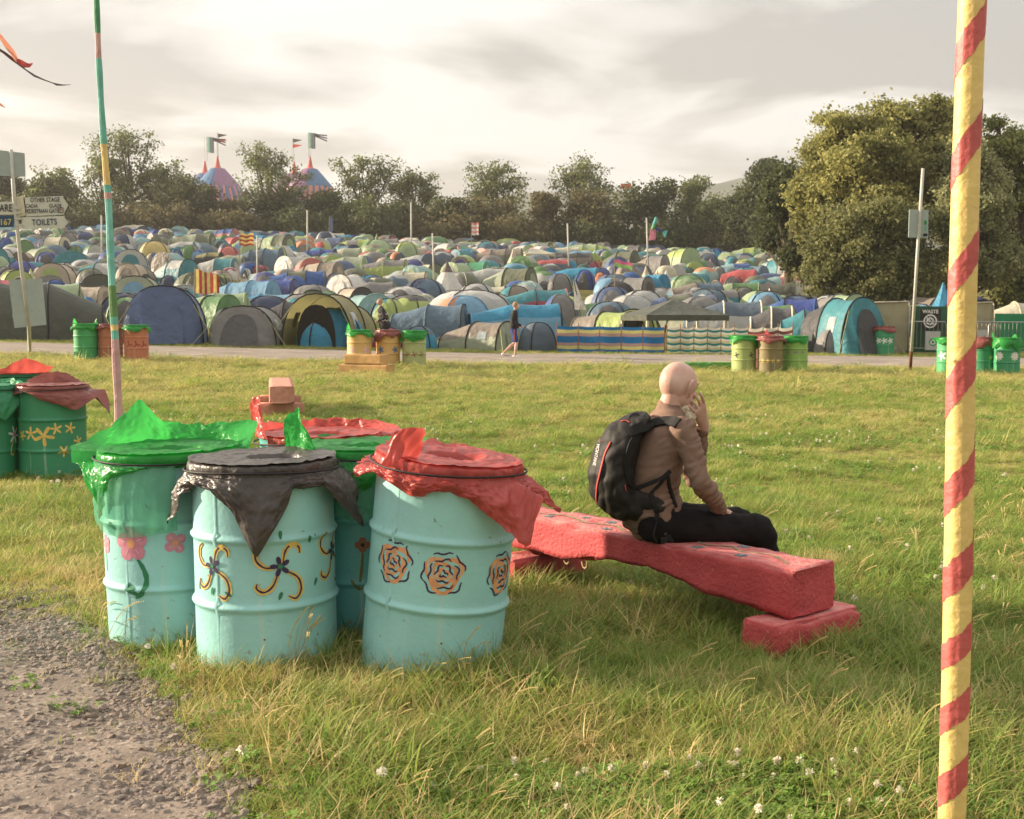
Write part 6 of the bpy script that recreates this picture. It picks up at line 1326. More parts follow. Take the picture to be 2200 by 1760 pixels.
def screen(px0, px1, top, d0, d1, m, label, cat='screen', post=True):
    a, c = GD(px0, d0), GD(px1, d1); t = thing('fabric_screen', tuple(a), label, cat); dv = c - a; nn = Vector((-dv.y, dv.x, 0)).normalized()
    b = MB(); b.grid(lambda u, v: dv * u + nn * (.04 * math.sin(u * 9) * math.sin(v * 3)) + Vector((0, 0, .03 + (top - .03) * v)), 12, 6, m); b.build('cloth', t, smooth=True)
    if post:
        q = MB(); q.tube([nn * -.03, Vector((0, 0, top - .06)) - nn * .03, dv * .02 + Vector((0, 0, top)) - nn * .03, dv * .98 + Vector((0, 0, top + .05)) - nn * .03, dv + Vector((0, 0, top)) - nn * .03, dv - nn * .03], .022, mat('cream_frame_tube', (190, 176, 150), rough=.5), n=7); q.build('frame', t, smooth=True)
    return t
bs_ = mat('beige_screen_cloth', (158, 150, 116), rough=.9, var=.1, vscale=2, dirt=(196, 188, 158), dscale=1.6, dcut=.66); gs_ = mat('green_screen_cloth', (52, 92, 66), rough=.9, var=.12, vscale=2, trans=.1); gs2 = mat('bright_green_screen_cloth', (24, 128, 84), rough=.9, var=.1, vscale=2, trans=.1)
screen(1852, 1950, 1.58, 38.0, 37.9, bs_, 'beige cloth screen on a bent frame beyond the lone green bin')
screen(1954, 2052, 1.48, 38.3, 38.3, gs_, 'dark green netting behind the waste sign', post=False)
screen(2054, 2130, 1.58, 38.2, 38.3, bs_, 'beige screen behind the striped pole', post=True)
screen(2134, 2290, 1.25, 39.2, 39.4, gs2, 'bright green screen under a cream roof at the right edge', post=False)
galv = mat('galvanised_steel', (150, 150, 146), rough=.4, metal=.7, var=.1)
def barrier(px0, px1, d, label, hgt=1.02):
    a, c = GD(px0, d), GD(px1, d); t = thing('crowd_barrier', tuple(a), label, 'barrier', 'crowd control barriers behind the bins'); dv = c - a
    b = MB(); b.tube([(0, 0, .02), (0, 0, hgt - .1), dv * .04 + Vector((0, 0, hgt)), dv * .96 + Vector((0, 0, hgt)), dv + Vector((0, 0, hgt - .1)), dv + Vector((0, 0, .02))], .02, galv, n=7); b.tube([Vector((0, 0, .20)), dv + Vector((0, 0, .20))], .016, galv, n=6); b.build('frame', t, smooth=True)
    nb_ = int(dv.length / .125)
    for k in range(1, nb_): q = MB(); p = dv * k / nb_; q.tube([p + Vector((0, 0, .2)), p + Vector((0, 0, hgt))], .0075, galv, n=5); q.build('bar', t)
    for e2 in (0, 1): q = MB(); q.tube([dv * e2 + Vector((0, -.28, .02)), dv * e2 + Vector((0, 0, .16)), dv * e2 + Vector((0, .28, .02))], .018, galv, n=6); q.build('foot', t, smooth=True)
barrier(1950, 2031, 37.5, 'steel crowd barrier under the waste sign, left panel'); barrier(2034, 2144, 37.55, 'steel crowd barrier half behind the striped pole'); barrier(2122, 2260, 37.7, 'steel crowd barrier running out at the right edge')
def sgn(name, px0, px1, r0, r1, d, m, label, cat='sign'):
    c = W((px0 + px1) / 2, (r0 + r1) / 2, d); wd = (px1 - px0) * d / FPX; hg = (r1 - r0) * d / FPX
    t = thing(name, tuple(c), label, cat); b = MB(); b.box((0, 0, 0), (wd, .015, hg), m); b.build('board', t); return t, wd, hg
blackb = mat('black_sign_board', (52, 50, 50), rough=.7); greyb = mat('pale_grey_sign_board', (176, 174, 166), rough=.7, var=.05); whit = mat('white_print', (226, 224, 214), rough=.6); grnp = mat('green_print', (20, 140, 70), rough=.6); blkp = mat('black_print', (34, 34, 40), rough=.6)
def flat_text(t, txt, size, m, x, z, sx=1., bold=.012, y=-.0095, rot=0.):
    o = textmesh(txt, size, m, 'lettering', t, bold=bold, sx=sx); o.location = (x, y, z); o.rotation_euler = (PI / 2, 0, 0)
    o.rotation_euler = (Matrix.Rotation(rot, 4, 'Y') @ Matrix.Rotation(PI / 2, 4, 'X')).to_euler(); return o
def ringm(b, c, r0, r1, m, y, n=28):
    vs = [(c[0] + r * math.cos(2 * PI * k / n), y, c[1] + r * math.sin(2 * PI * k / n)) for r in (r0, r1) for k in range(n)]; b.add(vs, [(k, (k + 1) % n, n + (k + 1) % n, n + k) for k in range(n)], m)
def recyc(b, c, r, m, y):
    for k in range(3):
        a = R(90 + 120 * k); ux, uz = math.cos(a), math.sin(a); vx, vz = -uz, ux; P_ = lambda p, q: (c[0] + ux * p * r + vx * q * r, y, c[1] + uz * p * r + vz * q * r)
        b.add([P_(.15, -.55), P_(.42, -.75), P_(.80, -.10), P_(.52, .05)], [(0, 1, 2, 3)], m); b.add([P_(.85, -.1), P_(.95, .12), P_(.55, .35), P_(.45, .12)], [(0, 1, 2, 3)], m); b.add([P_(.68, .5), P_(.25, .42), P_(.5, .02)], [(0, 1, 2)], m)
t, wd, hg = sgn('waste_sign', 1976, 2021, 664, 707, 38.0, blackb, 'black sign reading WASTE with a struck-out recycling symbol on the green netting')
flat_text(t, 'WASTE', .155, whit, 0, hg * .36, .98, .03)
b = MB(); ringm(b, (0, -.07), .17, .215, whit, -.010); recyc(b, (0, -.07), .155, whit, -.0105); b.box((0, -.013, -.07), (.40, .002, .035), whit, M=Matrix.Rotation(R(45), 3, 'Y')); b.build('printed_symbol', t)
t, wd, hg = sgn('recycling_sign', 1988, 2020, 712, 752, 37.42, greyb, 'pale grey sign with a green recycling circle hung on the barrier')
b = MB(); b.add([(.12 * math.cos(a), -.0095, -.05 + .12 * math.sin(a)) for a in np.linspace(0, 2 * PI, 24, endpoint=False)], [tuple(range(24))], grnp); recyc(b, (0, -.05), .10, whit, -.0115); b.build('printed_symbol', t)
t, wd, hg = sgn('number_sign', 2092, 2122, 709, 748, 37.42, greyb, 'pale grey sign with a black mark, right of the striped pole'); flat_text(t, '?', .3, blkp, .10, -.02)
# fallen pale board by the small grey tent
p = GD(1862, 37.6); t = thing('fallen_board', tuple(p), 'white board lying on the ground between the small grey tent and the green bin', 'board'); b = MB(); b.box((0, 0, .12), (.62, .03, .26), greyb, M=Matrix.Rotation(R(-18), 3, 'Y')); b.box((0, 0, .0), (.5, .3, .02), greyb); b.build('board_panel', t)

# ------------------------------------------------------------------ sign posts
steel = mat('pale_post_paint', (186, 184, 172), rough=.5, var=.06, dirt=(150, 140, 120), dscale=5, dcut=.66); backb = mat('sign_back_grey', (156, 168, 164), rough=.6, var=.05); signw = mat('sign_white', (200, 200, 188), rough=.6, var=.05); bluesign = mat('sign_blue', (44, 80, 116), rough=.6); rust = mat('rusty_steel', (122, 76, 56), rough=.9)
ds = 29.0; base = G(64, 758, lo=20); 
def Wp(px, py): return W(px, py, ds)
SP = thing('signpost', tuple(base), 'tall white signpost with arrow boards at the left edge', 'signpost'); 
def tilted(name, parent, corners, th, m, back=None):
    """thin board from four picture corners, at its real depth"""
    q = MB(); P4 = [Wp(*c) for c in corners]; vs = P4 + [p_ + Vector((0, th, 0)) for p_ in P4]; n_ = len(P4)
    q.add(vs, [tuple(range(n_)), tuple(range(n_, 2 * n_))[::-1]] + [(k, n_ + k, n_ + (k + 1) % n_, (k + 1) % n_) for k in range(n_)], m); return adopt(q.build(name), parent)
bpy.context.view_layer.update(); q = MB(); q.tube([base, Wp(62, 700), Wp(44, 560), Wp(30, 420), Wp(24, 322)], .045, steel, n=10); adopt(q.build('post', smooth=True), SP)
tilted('upper_board', SP, [(-60, 316), (52, 329), (54, 380), (-60, 374)], .03, backb)
tilted('arrow_board', SP, [(-110, 434), (28, 434), (30, 461), (-110, 462)], .03, signw); tilted('number_board', SP, [(-110, 465), (28, 464), (29, 488), (-110, 491)], .03, bluesign)
tilted('arrow_board', SP, [(50, 425), (135, 421), (149, 440), (137, 461), (56, 465)], .03, signw); tilted('arrow_board', SP, [(46, 467), (138, 464), (151, 478), (139, 490), (48, 492)], .03, signw); tilted('side_board', SP, [(34, 424), (52, 419), (57, 462), (38, 467)], .03, mat('sign_cream', (206, 196, 168), rough=.6))
tilted('notice_board', SP, [(18, 601), (90, 599), (99, 698), (31, 705)], .03, backb)
def pic_text(parent, txt, px, py, hpx, ang, m, sx=1., bold=.012, y=-.016):
    o = textmesh(txt, hpx * ds / FPX, m, 'lettering', None, bold=bold, sx=sx); o.location = Wp(px, py) + Vector((0, y, 0)); o.rotation_euler = (Matrix.Rotation(ang, 4, 'Y') @ Matrix.Rotation(PI / 2, 4, 'X')).to_euler(); adopt(o, parent)
pic_text(SP, 'OTHER STAGE', 97, 430, 13.5, -.02, blkp, .72); pic_text(SP, 'CADIA          GLADE', 94, 443, 11, -.01, blkp, .78); pic_text(SP, 'PEDESTRIAN GATE', 91, 454, 12, -.02, blkp, .72); pic_text(SP, 'TOILETS', 96, 478, 18, -.04, mat('blue_print', (40, 66, 90), rough=.6), .80)
pic_text(SP, 'WELFARE', -6, 448, 22, 0, blkp, .70); pic_text(SP, '1167', 8, 478, 18, 0, mat('yellow_print', (206, 190, 96), rough=.6), .95)
q = MB(); 
for (x0, y0, x1, y1) in ((127, 447, 136, 447), (136, 447, 136, 457), (136, 457, 127, 457), (127, 457, 127, 447)): q.tube([Wp(x0, y0) + Vector((0, -.014, 0)), Wp(x1, y1) + Vector((0, -.014, 0))], .007, blkp, n=4)
adopt(q.build('printed_square'), SP); pic_text(SP, 'P', 131.5, 452, 8, 0, mat('red_print', (180, 60, 50), rough=.6))
for pp in ([(137, 423), (149, 440), (139, 460)], [(140, 466), (150, 478), (141, 488)]):
    q = MB(); q.tube([Wp(*c) + Vector((0, -.014, 0)) for c in pp], .012, blkp, n=4); adopt(q.build('painted_edge'), SP)
for y_ in (448, 458, 470, 484): q = MB(); q.box(Wp(38 + (y_ - 448) * .12, y_) + Vector((0, -.02, 0)), (.16, .06, .045), steel); adopt(q.build('clamp'), SP)
ds = 28.9; base = G(1955, 800, lo=20); RP = thing('signpost', tuple(base), 'leaning steel post with one grey board in front of the big tree', 'signpost'); bpy.context.view_layer.update()
q = MB(); q.tube([Wp(1958, 755), Wp(1970, 560), Wp(1983, 362)], .037, steel, n=10); adopt(q.build('post', smooth=True), RP); q = MB(); q.tube([base, Wp(1958, 755)], .042, rust, n=9); adopt(q.build('rusty_foot', smooth=True), RP)
tilted('board', RP, [(1954, 450), (1995, 451), (1994, 512), (1952, 510)], .03, backb); q = MB(); q.tube([Wp(1976, 450) + Vector((0, -.03, 0)), Wp(1974, 511) + Vector((0, -.03, 0))], .03, steel, n=6); adopt(q.build('batten'), RP)
q = MB(); c = Wp(1988, 482) + Vector((0, -.016, 0)); q.box(c + Vector((0, 0, .04)), (.06, .004, .09), grnp); q.box(c + Vector((0, 0, -.10)), (.06, .004, .12), mat('pale_teal_print', (110, 160, 140), rough=.6)); q.box(c + Vector((0, 0, -.25)), (.10, .004, .06), blkp); adopt(q.build('printed_label'), RP)

# ------------------------------------------------------------------ flag poles, flags, kite
def mast(px, top, bot, d_hint, label, r=.032):
    g = G(px + (4 if px > 900 else 1), bot, lo=30, hi=200) if d_hint is None else GD(px, d_hint)
    d = g.y; tp_ = W(px, top, d); t = thing('white_mast', tuple(g), label, 'pole', 'pale bare poles among the tents'); q = MB(); rr = max(.03, 1.7 * d / FPX)
    q.tube([Vector((0, 0, 0)), tp_ - g], [rr * 1.1, rr * .9], steel, n=7); q.build('pole_shaft', t, smooth=True); return t, g, tp_
for px, tp_, bt, wh in ((218, 463, 566, 'left of the painted bamboo pole'), (660, 452, 556, 'below the right circus peaks'), (883, 435, 552, 'in front of the bushy hedge left of centre'), (929, 501, 625, 'left of the white bell tent'), (1193, 452, 527, 'against the brown hedge tree'), (1219, 480, 590, 'above the white streamer flag'), (1389, 468, 592, 'beside the fish kite'), (1498, 456, 532, 'right of the fish kite, taller of two'), (1536, 463, 548, 'right of the fish kite, shorter of two'), (1688, 460, 552, 'just left of the big tree'), (552, 506, 625, 'right of the yellow and red flags')):
    mast(px, tp_, bt, None, 'pale bare pole ' + wh)
def flag(px, py, wpx, hpx, d, m, label, polepx=None, poletop=None, bot=None, cat='flag', m2=None, n_=8, droop=0.):
    o0 = W(px, py, d); s = d / FPX; t = thing('flag', tuple(o0), label, cat); b = MB(); nb_ = n_
    b.grid(lambda u, v: Vector((u * wpx * s, .06 * math.sin(u * 7) * u, -v * hpx * s - droop * u * u * hpx * s + .04 * math.sin(u * 9 + v))), 10, nb_, m, (lambda u, v: m2 if m2 and int(v * nb_ + .01) % 2 else m)); b.build('cloth', t, smooth=True)
    if bot:
        g = GD(px, d); q = MB(); q.tube([g - o0, Vector((0, 0, .1))], .02 + .3 * s, mat('flag_stick', (150, 130, 104), rough=.8), n=6); q.build('stick', t)
fy, fr = mat('flag_yellow', (224, 196, 96), rough=.8, trans=.3), mat('flag_red', (180, 62, 52), rough=.8, trans=.3)
def vflag(px, py, wpx, hpx, d, label):
    o0 = W(px, py, d); s = d / FPX; t = thing('flag', tuple(o0), label, 'flag'); b = MB()
    b.grid(lambda u, v: Vector((u * wpx * s, .08 * math.sin(u * 9), -v * hpx * s * (1 - .2 * u) - .28 * u * hpx * s + .03 * math.sin(u * 12))), 8, 6, fy, lambda u, v: fr if int(u * 8 + .01) % 2 else fy); b.build('cloth', t, smooth=True)
    g = GD(px - 2, d); q = MB(); q.tube([g - o0, Vector((-.02, 0, .08))], .028, mat('flag_stick', (150, 130, 104), rough=.8), n=6); q.build('stick', t)
vflag(420, 578, 50, 52, 55, 'large yellow flag with red stripes hanging among the tents'); flag(515, 502, 29, 26, 72, fy, 'small yellow and red chequered flag on a thin stick', bot=1, m2=fr, n_=6)
wf = mat('flag_white', (212, 206, 196), rough=.8, trans=.3)
o0 = W(1231, 590, 52); t = thing('flag', tuple(o0), 'tall narrow white flag tapering to a point on a dark stick', 'flag'); b = MB(); s = 52 / FPX
b.grid(lambda u, v: Vector(((u - .0) * 24 * s * v + 4 * s * v, .05 * math.sin(v * 6), -v * 75 * s)), 4, 12, wf); b.build('cloth', t, smooth=True); q = MB(); g = GD(1252, 52); q.tube([g - o0, Vector((0, 0, 0))], .02, ARCH, n=5); q.build('stick', t)
flag(1013, 479, 15, 26, 120, mat('flag_pink', (220, 130, 122), rough=.8, trans=.3), 'pink and white banner up near the hedge', bot=1, m2=wf, n_=6)
flag(708, 468, 6, 30, 150, mat('flag_blue', (90, 110, 150), rough=.8, trans=.3), 'narrow blue pennant in front of the hedge', bot=1)
flag(1320, 559, 38, 14, 66, mat('flag_magenta', (214, 92, 140), rough=.8, trans=.3), 'pink and green windsock on a thin dark pole', bot=1, m2=mat('flag_lime', (130, 190, 80), rough=.8, trans=.3), n_=2, droop=.6)
# kite shaped like a fish
dk_ = 60; o0 = W(1405, 470, dk_); s = dk_ / FPX; t = thing('kite', tuple(o0), 'turquoise, pink and violet fish-shaped kite beside a pale pole', 'kite')
kc = [mat('kite_turquoise', (92, 190, 184), rough=.6, trans=.3), mat('kite_pink', (222, 140, 160), rough=.6, trans=.3), mat('kite_violet', (96, 84, 160), rough=.6, trans=.3), mat('kite_green', (110, 180, 120), rough=.6, trans=.3)]
def KP(x, y, dy=0): return Vector(((x - 1405) * s, dy, (470 - y) * s))
b = MB(); b.limbs = None
for i, (x0, y0, x1, y1, w0, w1, m_) in enumerate(((1410, 468, 1405, 484, 7, 8, kc[0]), (1405, 484, 1402, 493, 8, 7, kc[3]))):
    b.tube([KP(x0, y0), KP(x1, y1)], [w0 * s, w1 * s], m_, n=10, flat=.5)
b.build('body', t, smooth=True)
for pts_, m_ in (([(1398, 490), (1409, 492), (1409, 514), (1394, 516)], kc[1]), ([(1408, 488), (1420, 492), (1424, 499), (1408, 494)], kc[2]), ([(1422, 498), (1435, 494), (1429, 511)], kc[0])):
    b = MB(); vs = [KP(*p_) for p_ in pts_]; b.add(vs + [v + Vector((0, .05, 0)) for v in vs], [tuple(range(len(vs))), tuple(range(len(vs), 2 * len(vs)))[::-1]], m_); b.build('fin', t)
b = MB(); b.tube([KP(1366, 437), KP(1400, 480)], .02, ARCH, n=4); b.build('string', t)

# ------------------------------------------------------------------ two walkers by the road
def walker(px, foot, hpx, label, pose, shirt_, leg_, bare, hair_, yaw=0., poncho=False):
    g = G(px, foot, lo=30); Hh = hpx * g.y / FPX; t = thing('person', tuple(g), label, 'person', rz=yaw); S_ = Hh / 1.75
    sd = Vector((0, 1, 0)); b = MB()
    def V_(x, y, z): return Vector((x, y, z)) * S_
    st = pose
    hips = V_(0, 0, .92); ch = V_(.03 if not poncho else .10, 0, 1.38)
    limb(b, [(hips, .10 * S_, .15 * S_), (V_(.0, 0, 1.12), .09 * S_, .135 * S_), (ch, .095 * S_, .17 * S_), (ch + V_(.01, 0, .09), .05 * S_, .08 * S_), (ch + V_(.03, 0, .16), .05 * S_, .05 * S_)], skin, side=sd, n=16)
    hc = ch + V_(.055, 0, .27); blob(b, hc, (.095 * S_, .075 * S_, .115 * S_), I3, skin, 16, 12); blob(b, hc + V_(.07, 0, -.03), (.04 * S_, .035 * S_, .05 * S_), I3, skin, 10, 8); blob(b, hc + V_(.103, 0, -.01), (.018 * S_, .012 * S_, .02 * S_), I3, skin, 8, 6)
    legs = [(V_(0, -.085, .90), V_(.10 * st, -.085, .50), V_(.05 * st, -.085, .09)), (V_(0, .085, .90), V_(.04 * st, .085, .50), V_(-.30 * st, .085, .16))]
    arms = [(ch + V_(0, -.19, .02), V_(-.02, -.22, 1.12), V_(.16, -.16, .98)), (ch + V_(0, .19, .02), V_(.06, .22, 1.12), V_(.24, .12, 1.02))]
    for a, k_, f_ in legs: limb(b, [(a, .078 * S_), (k_, .052 * S_), (k_.lerp(f_, .35), .055 * S_), (f_, .036 * S_)], skin, side=sd, n=12); limb(b, [(f_ + V_(-.03, 0, -.04), .036 * S_), (f_ + V_(.09, 0, -.06), .032 * S_), (f_ + V_(.16, 0, -.065), .022 * S_)], skin, side=sd, n=10)
    for a, k_, f_ in arms: limb(b, [(a, .045 * S_), (k_, .037 * S_), (f_, .026 * S_), (f_ + V_(.05, 0, -.02), .028 * S_), (f_ + V_(.10, 0, -.03), .018 * S_)], skin, side=sd, n=10)
    remeshed('body', b, .014 * S_, skin, t, 1)
    b = MB(); limb(b, [(V_(0, 0, .90), .125 * S_, .17 * S_), (V_(0, 0, 1.12), .11 * S_, .155 * S_), (ch, .115 * S_, .19 * S_), (ch + V_(.01, 0, .09), .07 * S_, .10 * S_)], shirt_, side=sd, n=18)
    for a, k_, f_ in arms: limb(b, [(a, .065 * S_), (k_, .055 * S_), (k_.lerp(f_, .9), .044 * S_)], shirt_, side=sd, n=12)
    if poncho: limb(b, [(V_(-.02, 0, .86), .20 * S_, .26 * S_), (V_(.02, 0, 1.1), .17 * S_, .25 * S_), (ch, .12 * S_, .2 * S_)], shirt_, side=sd, n=18)
    remeshed('jacket', b, .016 * S_, shirt_, t, 1, lambda p: .008 * mnoise.noise(p * 12))
    b = MB(); limb(b, [(V_(0, 0, .86), .12 * S_, .165 * S_), (V_(0, 0, .96), .12 * S_, .165 * S_)], leg_, side=sd, n=16)
    for a, k_, f_ in legs: limb(b, [(a, .095 * S_), (k_.lerp(a, .12) if bare else k_, .075 * S_)] + ([] if bare else [(f_, .055 * S_)]), leg_, side=sd, n=12)
    remeshed('shorts' if bare else 'trousers', b, .016 * S_, leg_, t, 1)
    b = MB(); blob(b, hc + V_(-.018, 0, .03), (.095 * S_, .085 * S_, .105 * S_), I3, hair_, 16, 12); b.build('hair', t, smooth=True)
    for a, k_, f_ in legs: b = MB(); limb(b, [(f_ + V_(-.04, 0, -.045), .045 * S_), (f_ + V_(.08, 0, -.062), .040 * S_), (f_ + V_(.18, 0, -.07), .026 * S_)], whit if bare else shoem, side=sd, n=10); b.build('shoe', t, smooth=True)
    return t, S_
bkcl = mat('black_jumper_cloth', (44, 42, 44), rough=.9); bluesh = mat('blue_shorts_cloth', (36, 70, 136), rough=.8); hair1 = mat('light_brown_hair', (170, 128, 92), rough=.8, bump=1, bscale=60); jean = mat('blue_jeans_cloth', (96, 108, 128), rough=.9)
wk, S_ = walker(1103, 769, 118, 'person in a dark jumper and blue shorts walking right past the windbreak', 1., bkcl, bluesh, True, hair1)
b = MB(); b.box(Vector((.02, -.175, .72)) * S_, Vector((.05, .012, .36)) * S_, mat('red_short_stripe', (210, 90, 70), rough=.8)); b.build('red_side_stripe', wk)
wk2, S_ = walker(826, 752, 108, 'person in a dark patterned poncho and jeans behind the yellow bins', .5, mat('dark_poncho_wool', (58, 54, 58), rough=.95, var=.2, vscale=30), jean, False, hair1, yaw=R(200), poncho=True)
b = MB()
for z_ in (1.02, 1.24): b.tube([Vector(((.155 + (1.3 - z_) * .18) * math.cos(a) + .03, (.23 + (1.3 - z_) * .08) * math.sin(a), z_ + .03 * math.sin(a * 9))) * S_ for a in np.linspace(0, 2 * PI, 37)], .014 * S_, mat('cream_knit', (196, 186, 172), rough=.9), n=5, cap=False)
b.build('knitted_band', wk2)

# ------------------------------------------------------------------ circus tents behind the hedge
bt = {'b': mat('bigtop_blue', (72, 112, 152), rough=.6, var=.05), 'p': mat('bigtop_purple', (142, 100, 138), rough=.6, var=.05), 'o': mat('bigtop_orange', (206, 128, 108), rough=.6, var=.05), 'r': mat('bigtop_red', (206, 92, 80), rough=.6)}
def bigtop(px, top, d, label, sch, spread=1.):
    tpw = W(px, top, d); zb = tz(tpw.x, d) - 1; Hh = tpw.z - zb; t = thing('circus_tent', (tpw.x, d, zb), label, 'circus tent', 'peaks of the striped big top'); s = d / FPX
    b = MB(); n_ = 72; prof = [(1.2 * s, 0), (6 * s, 24 * s), (15 * s, 27 * s), (28 * s, 42 * s), (48 * s, 66 * s), (78 * s * spread, 102 * s), (110 * s * spread, 140 * s), (135 * s * spread, 175 * s)]
    def f(u, v):
        q = v * (len(prof) - 1); i = min(int(q), len(prof) - 2); k = q - i; r = prof[i][0] + (prof[i + 1][0] - prof[i][0]) * k; z = prof[i][1] + (prof[i + 1][1] - prof[i][1]) * k
        a = 2 * PI * u; r *= 1 + .03 * abs(math.sin(a * 12)); return Vector((r * math.cos(a), r * math.sin(a), Hh - z))
    def mf(u, v):
        q = v * 7; k = int(u * n_ + .01)
        if q < 2: return bt['r']
        sec_ = int(u * 8)
        if q < 4: return bt[sch[sec_ % len(sch)]]
        base_ = 'o' if sch[sec_ % len(sch)] == 'b' else 'p'
        return bt['b'] if k % 3 == 0 else bt[base_ if k % 3 == 1 or base_ == 'o' else 'o']
    b.grid(f, n_, 14, bt['r'], mf); b.build('canvas', t, smooth=True); q = MB(); q.tube([(0, 0, Hh - 1), (0, 0, Hh + 50 * s)], .05, steel, n=6); q.build('mast', t); return t
bigtop(467, 335, 235, 'blue and orange striped circus tent peak, the tallest at the left', 'bbppbbpp', .8); bigtop(440, 346, 262, 'small red-capped circus peak at the far left', 'pbpb', .6); bigtop(666, 336, 235, 'purple and blue striped circus tent peak at the right', 'bbppppbb', .62); bigtop(632, 347, 262, 'red-capped circus peak mostly behind the tree', 'pppp', .6)
ft, fgr, frd, fbk = mat('flag_mint', (140, 188, 176), rough=.8, trans=.4), mat('flag_grey', (120, 118, 128), rough=.8, trans=.4), mat('flag_bright_red', (206, 80, 62), rough=.8, trans=.4), mat('flag_dark', (92, 80, 84), rough=.8, trans=.4)
def topflag(px, py, kind, label, d=235):
    o0 = W(px, py, d); s = d / FPX; t = thing('flag', tuple(o0), label, 'flag', 'flags over the big top'); q = MB(); q.tube([Vector((0, 0, -52 * s)), Vector((0, 0, .1))], .05, steel, n=5); q.build('staff', t)
    if kind == 'tall':
        for x0, x1, m_ in ((0, 8, ft), (8, 15, fgr)):
            b = MB(); b.grid(lambda u, v: Vector(((x0 + (x1 - x0) * u) * s, .2 * math.sin(u * 3), -(v * 33 + .1 * x0) * s)), 3, 3, m_); b.build('cloth', t)
        for k in range(3): b = MB(); b.tube([Vector((14 * s, 0, -(3 + 2 * k) * s)), Vector((24 * s, 0, -(5 + 3 * k) * s)), Vector((40 * s, 0, -(6 + 6 * k) * s))], .12, fgr, n=4); b.build('tail', t)
    else:
        for y0, m_ in ((0, fbk), (11, frd)): b = MB(); b.add([Vector((0, 0, -y0 * s)), Vector((0, 0, -(y0 + 9) * s)), Vector((20 * s, .3, -(y0 + 2.5) * s))], [(0, 1, 2)], m_); b.build('pennant', t)
topflag(444, 294, 'tall', 'mint and grey flag with tails over the left circus peaks'); topflag(468, 287, 'pen', 'dark and red double pennant over the left circus peaks'); topflag(629, 298, 'pen', 'dark and red double pennant over the right circus peaks'); topflag(662, 285, 'tall', 'mint and grey flag with long tails over the right circus peak')
flag(1334, 395, 22, 10, 200, frd, 'small red flag above the brown hedge trees', bot=1, n_=2)

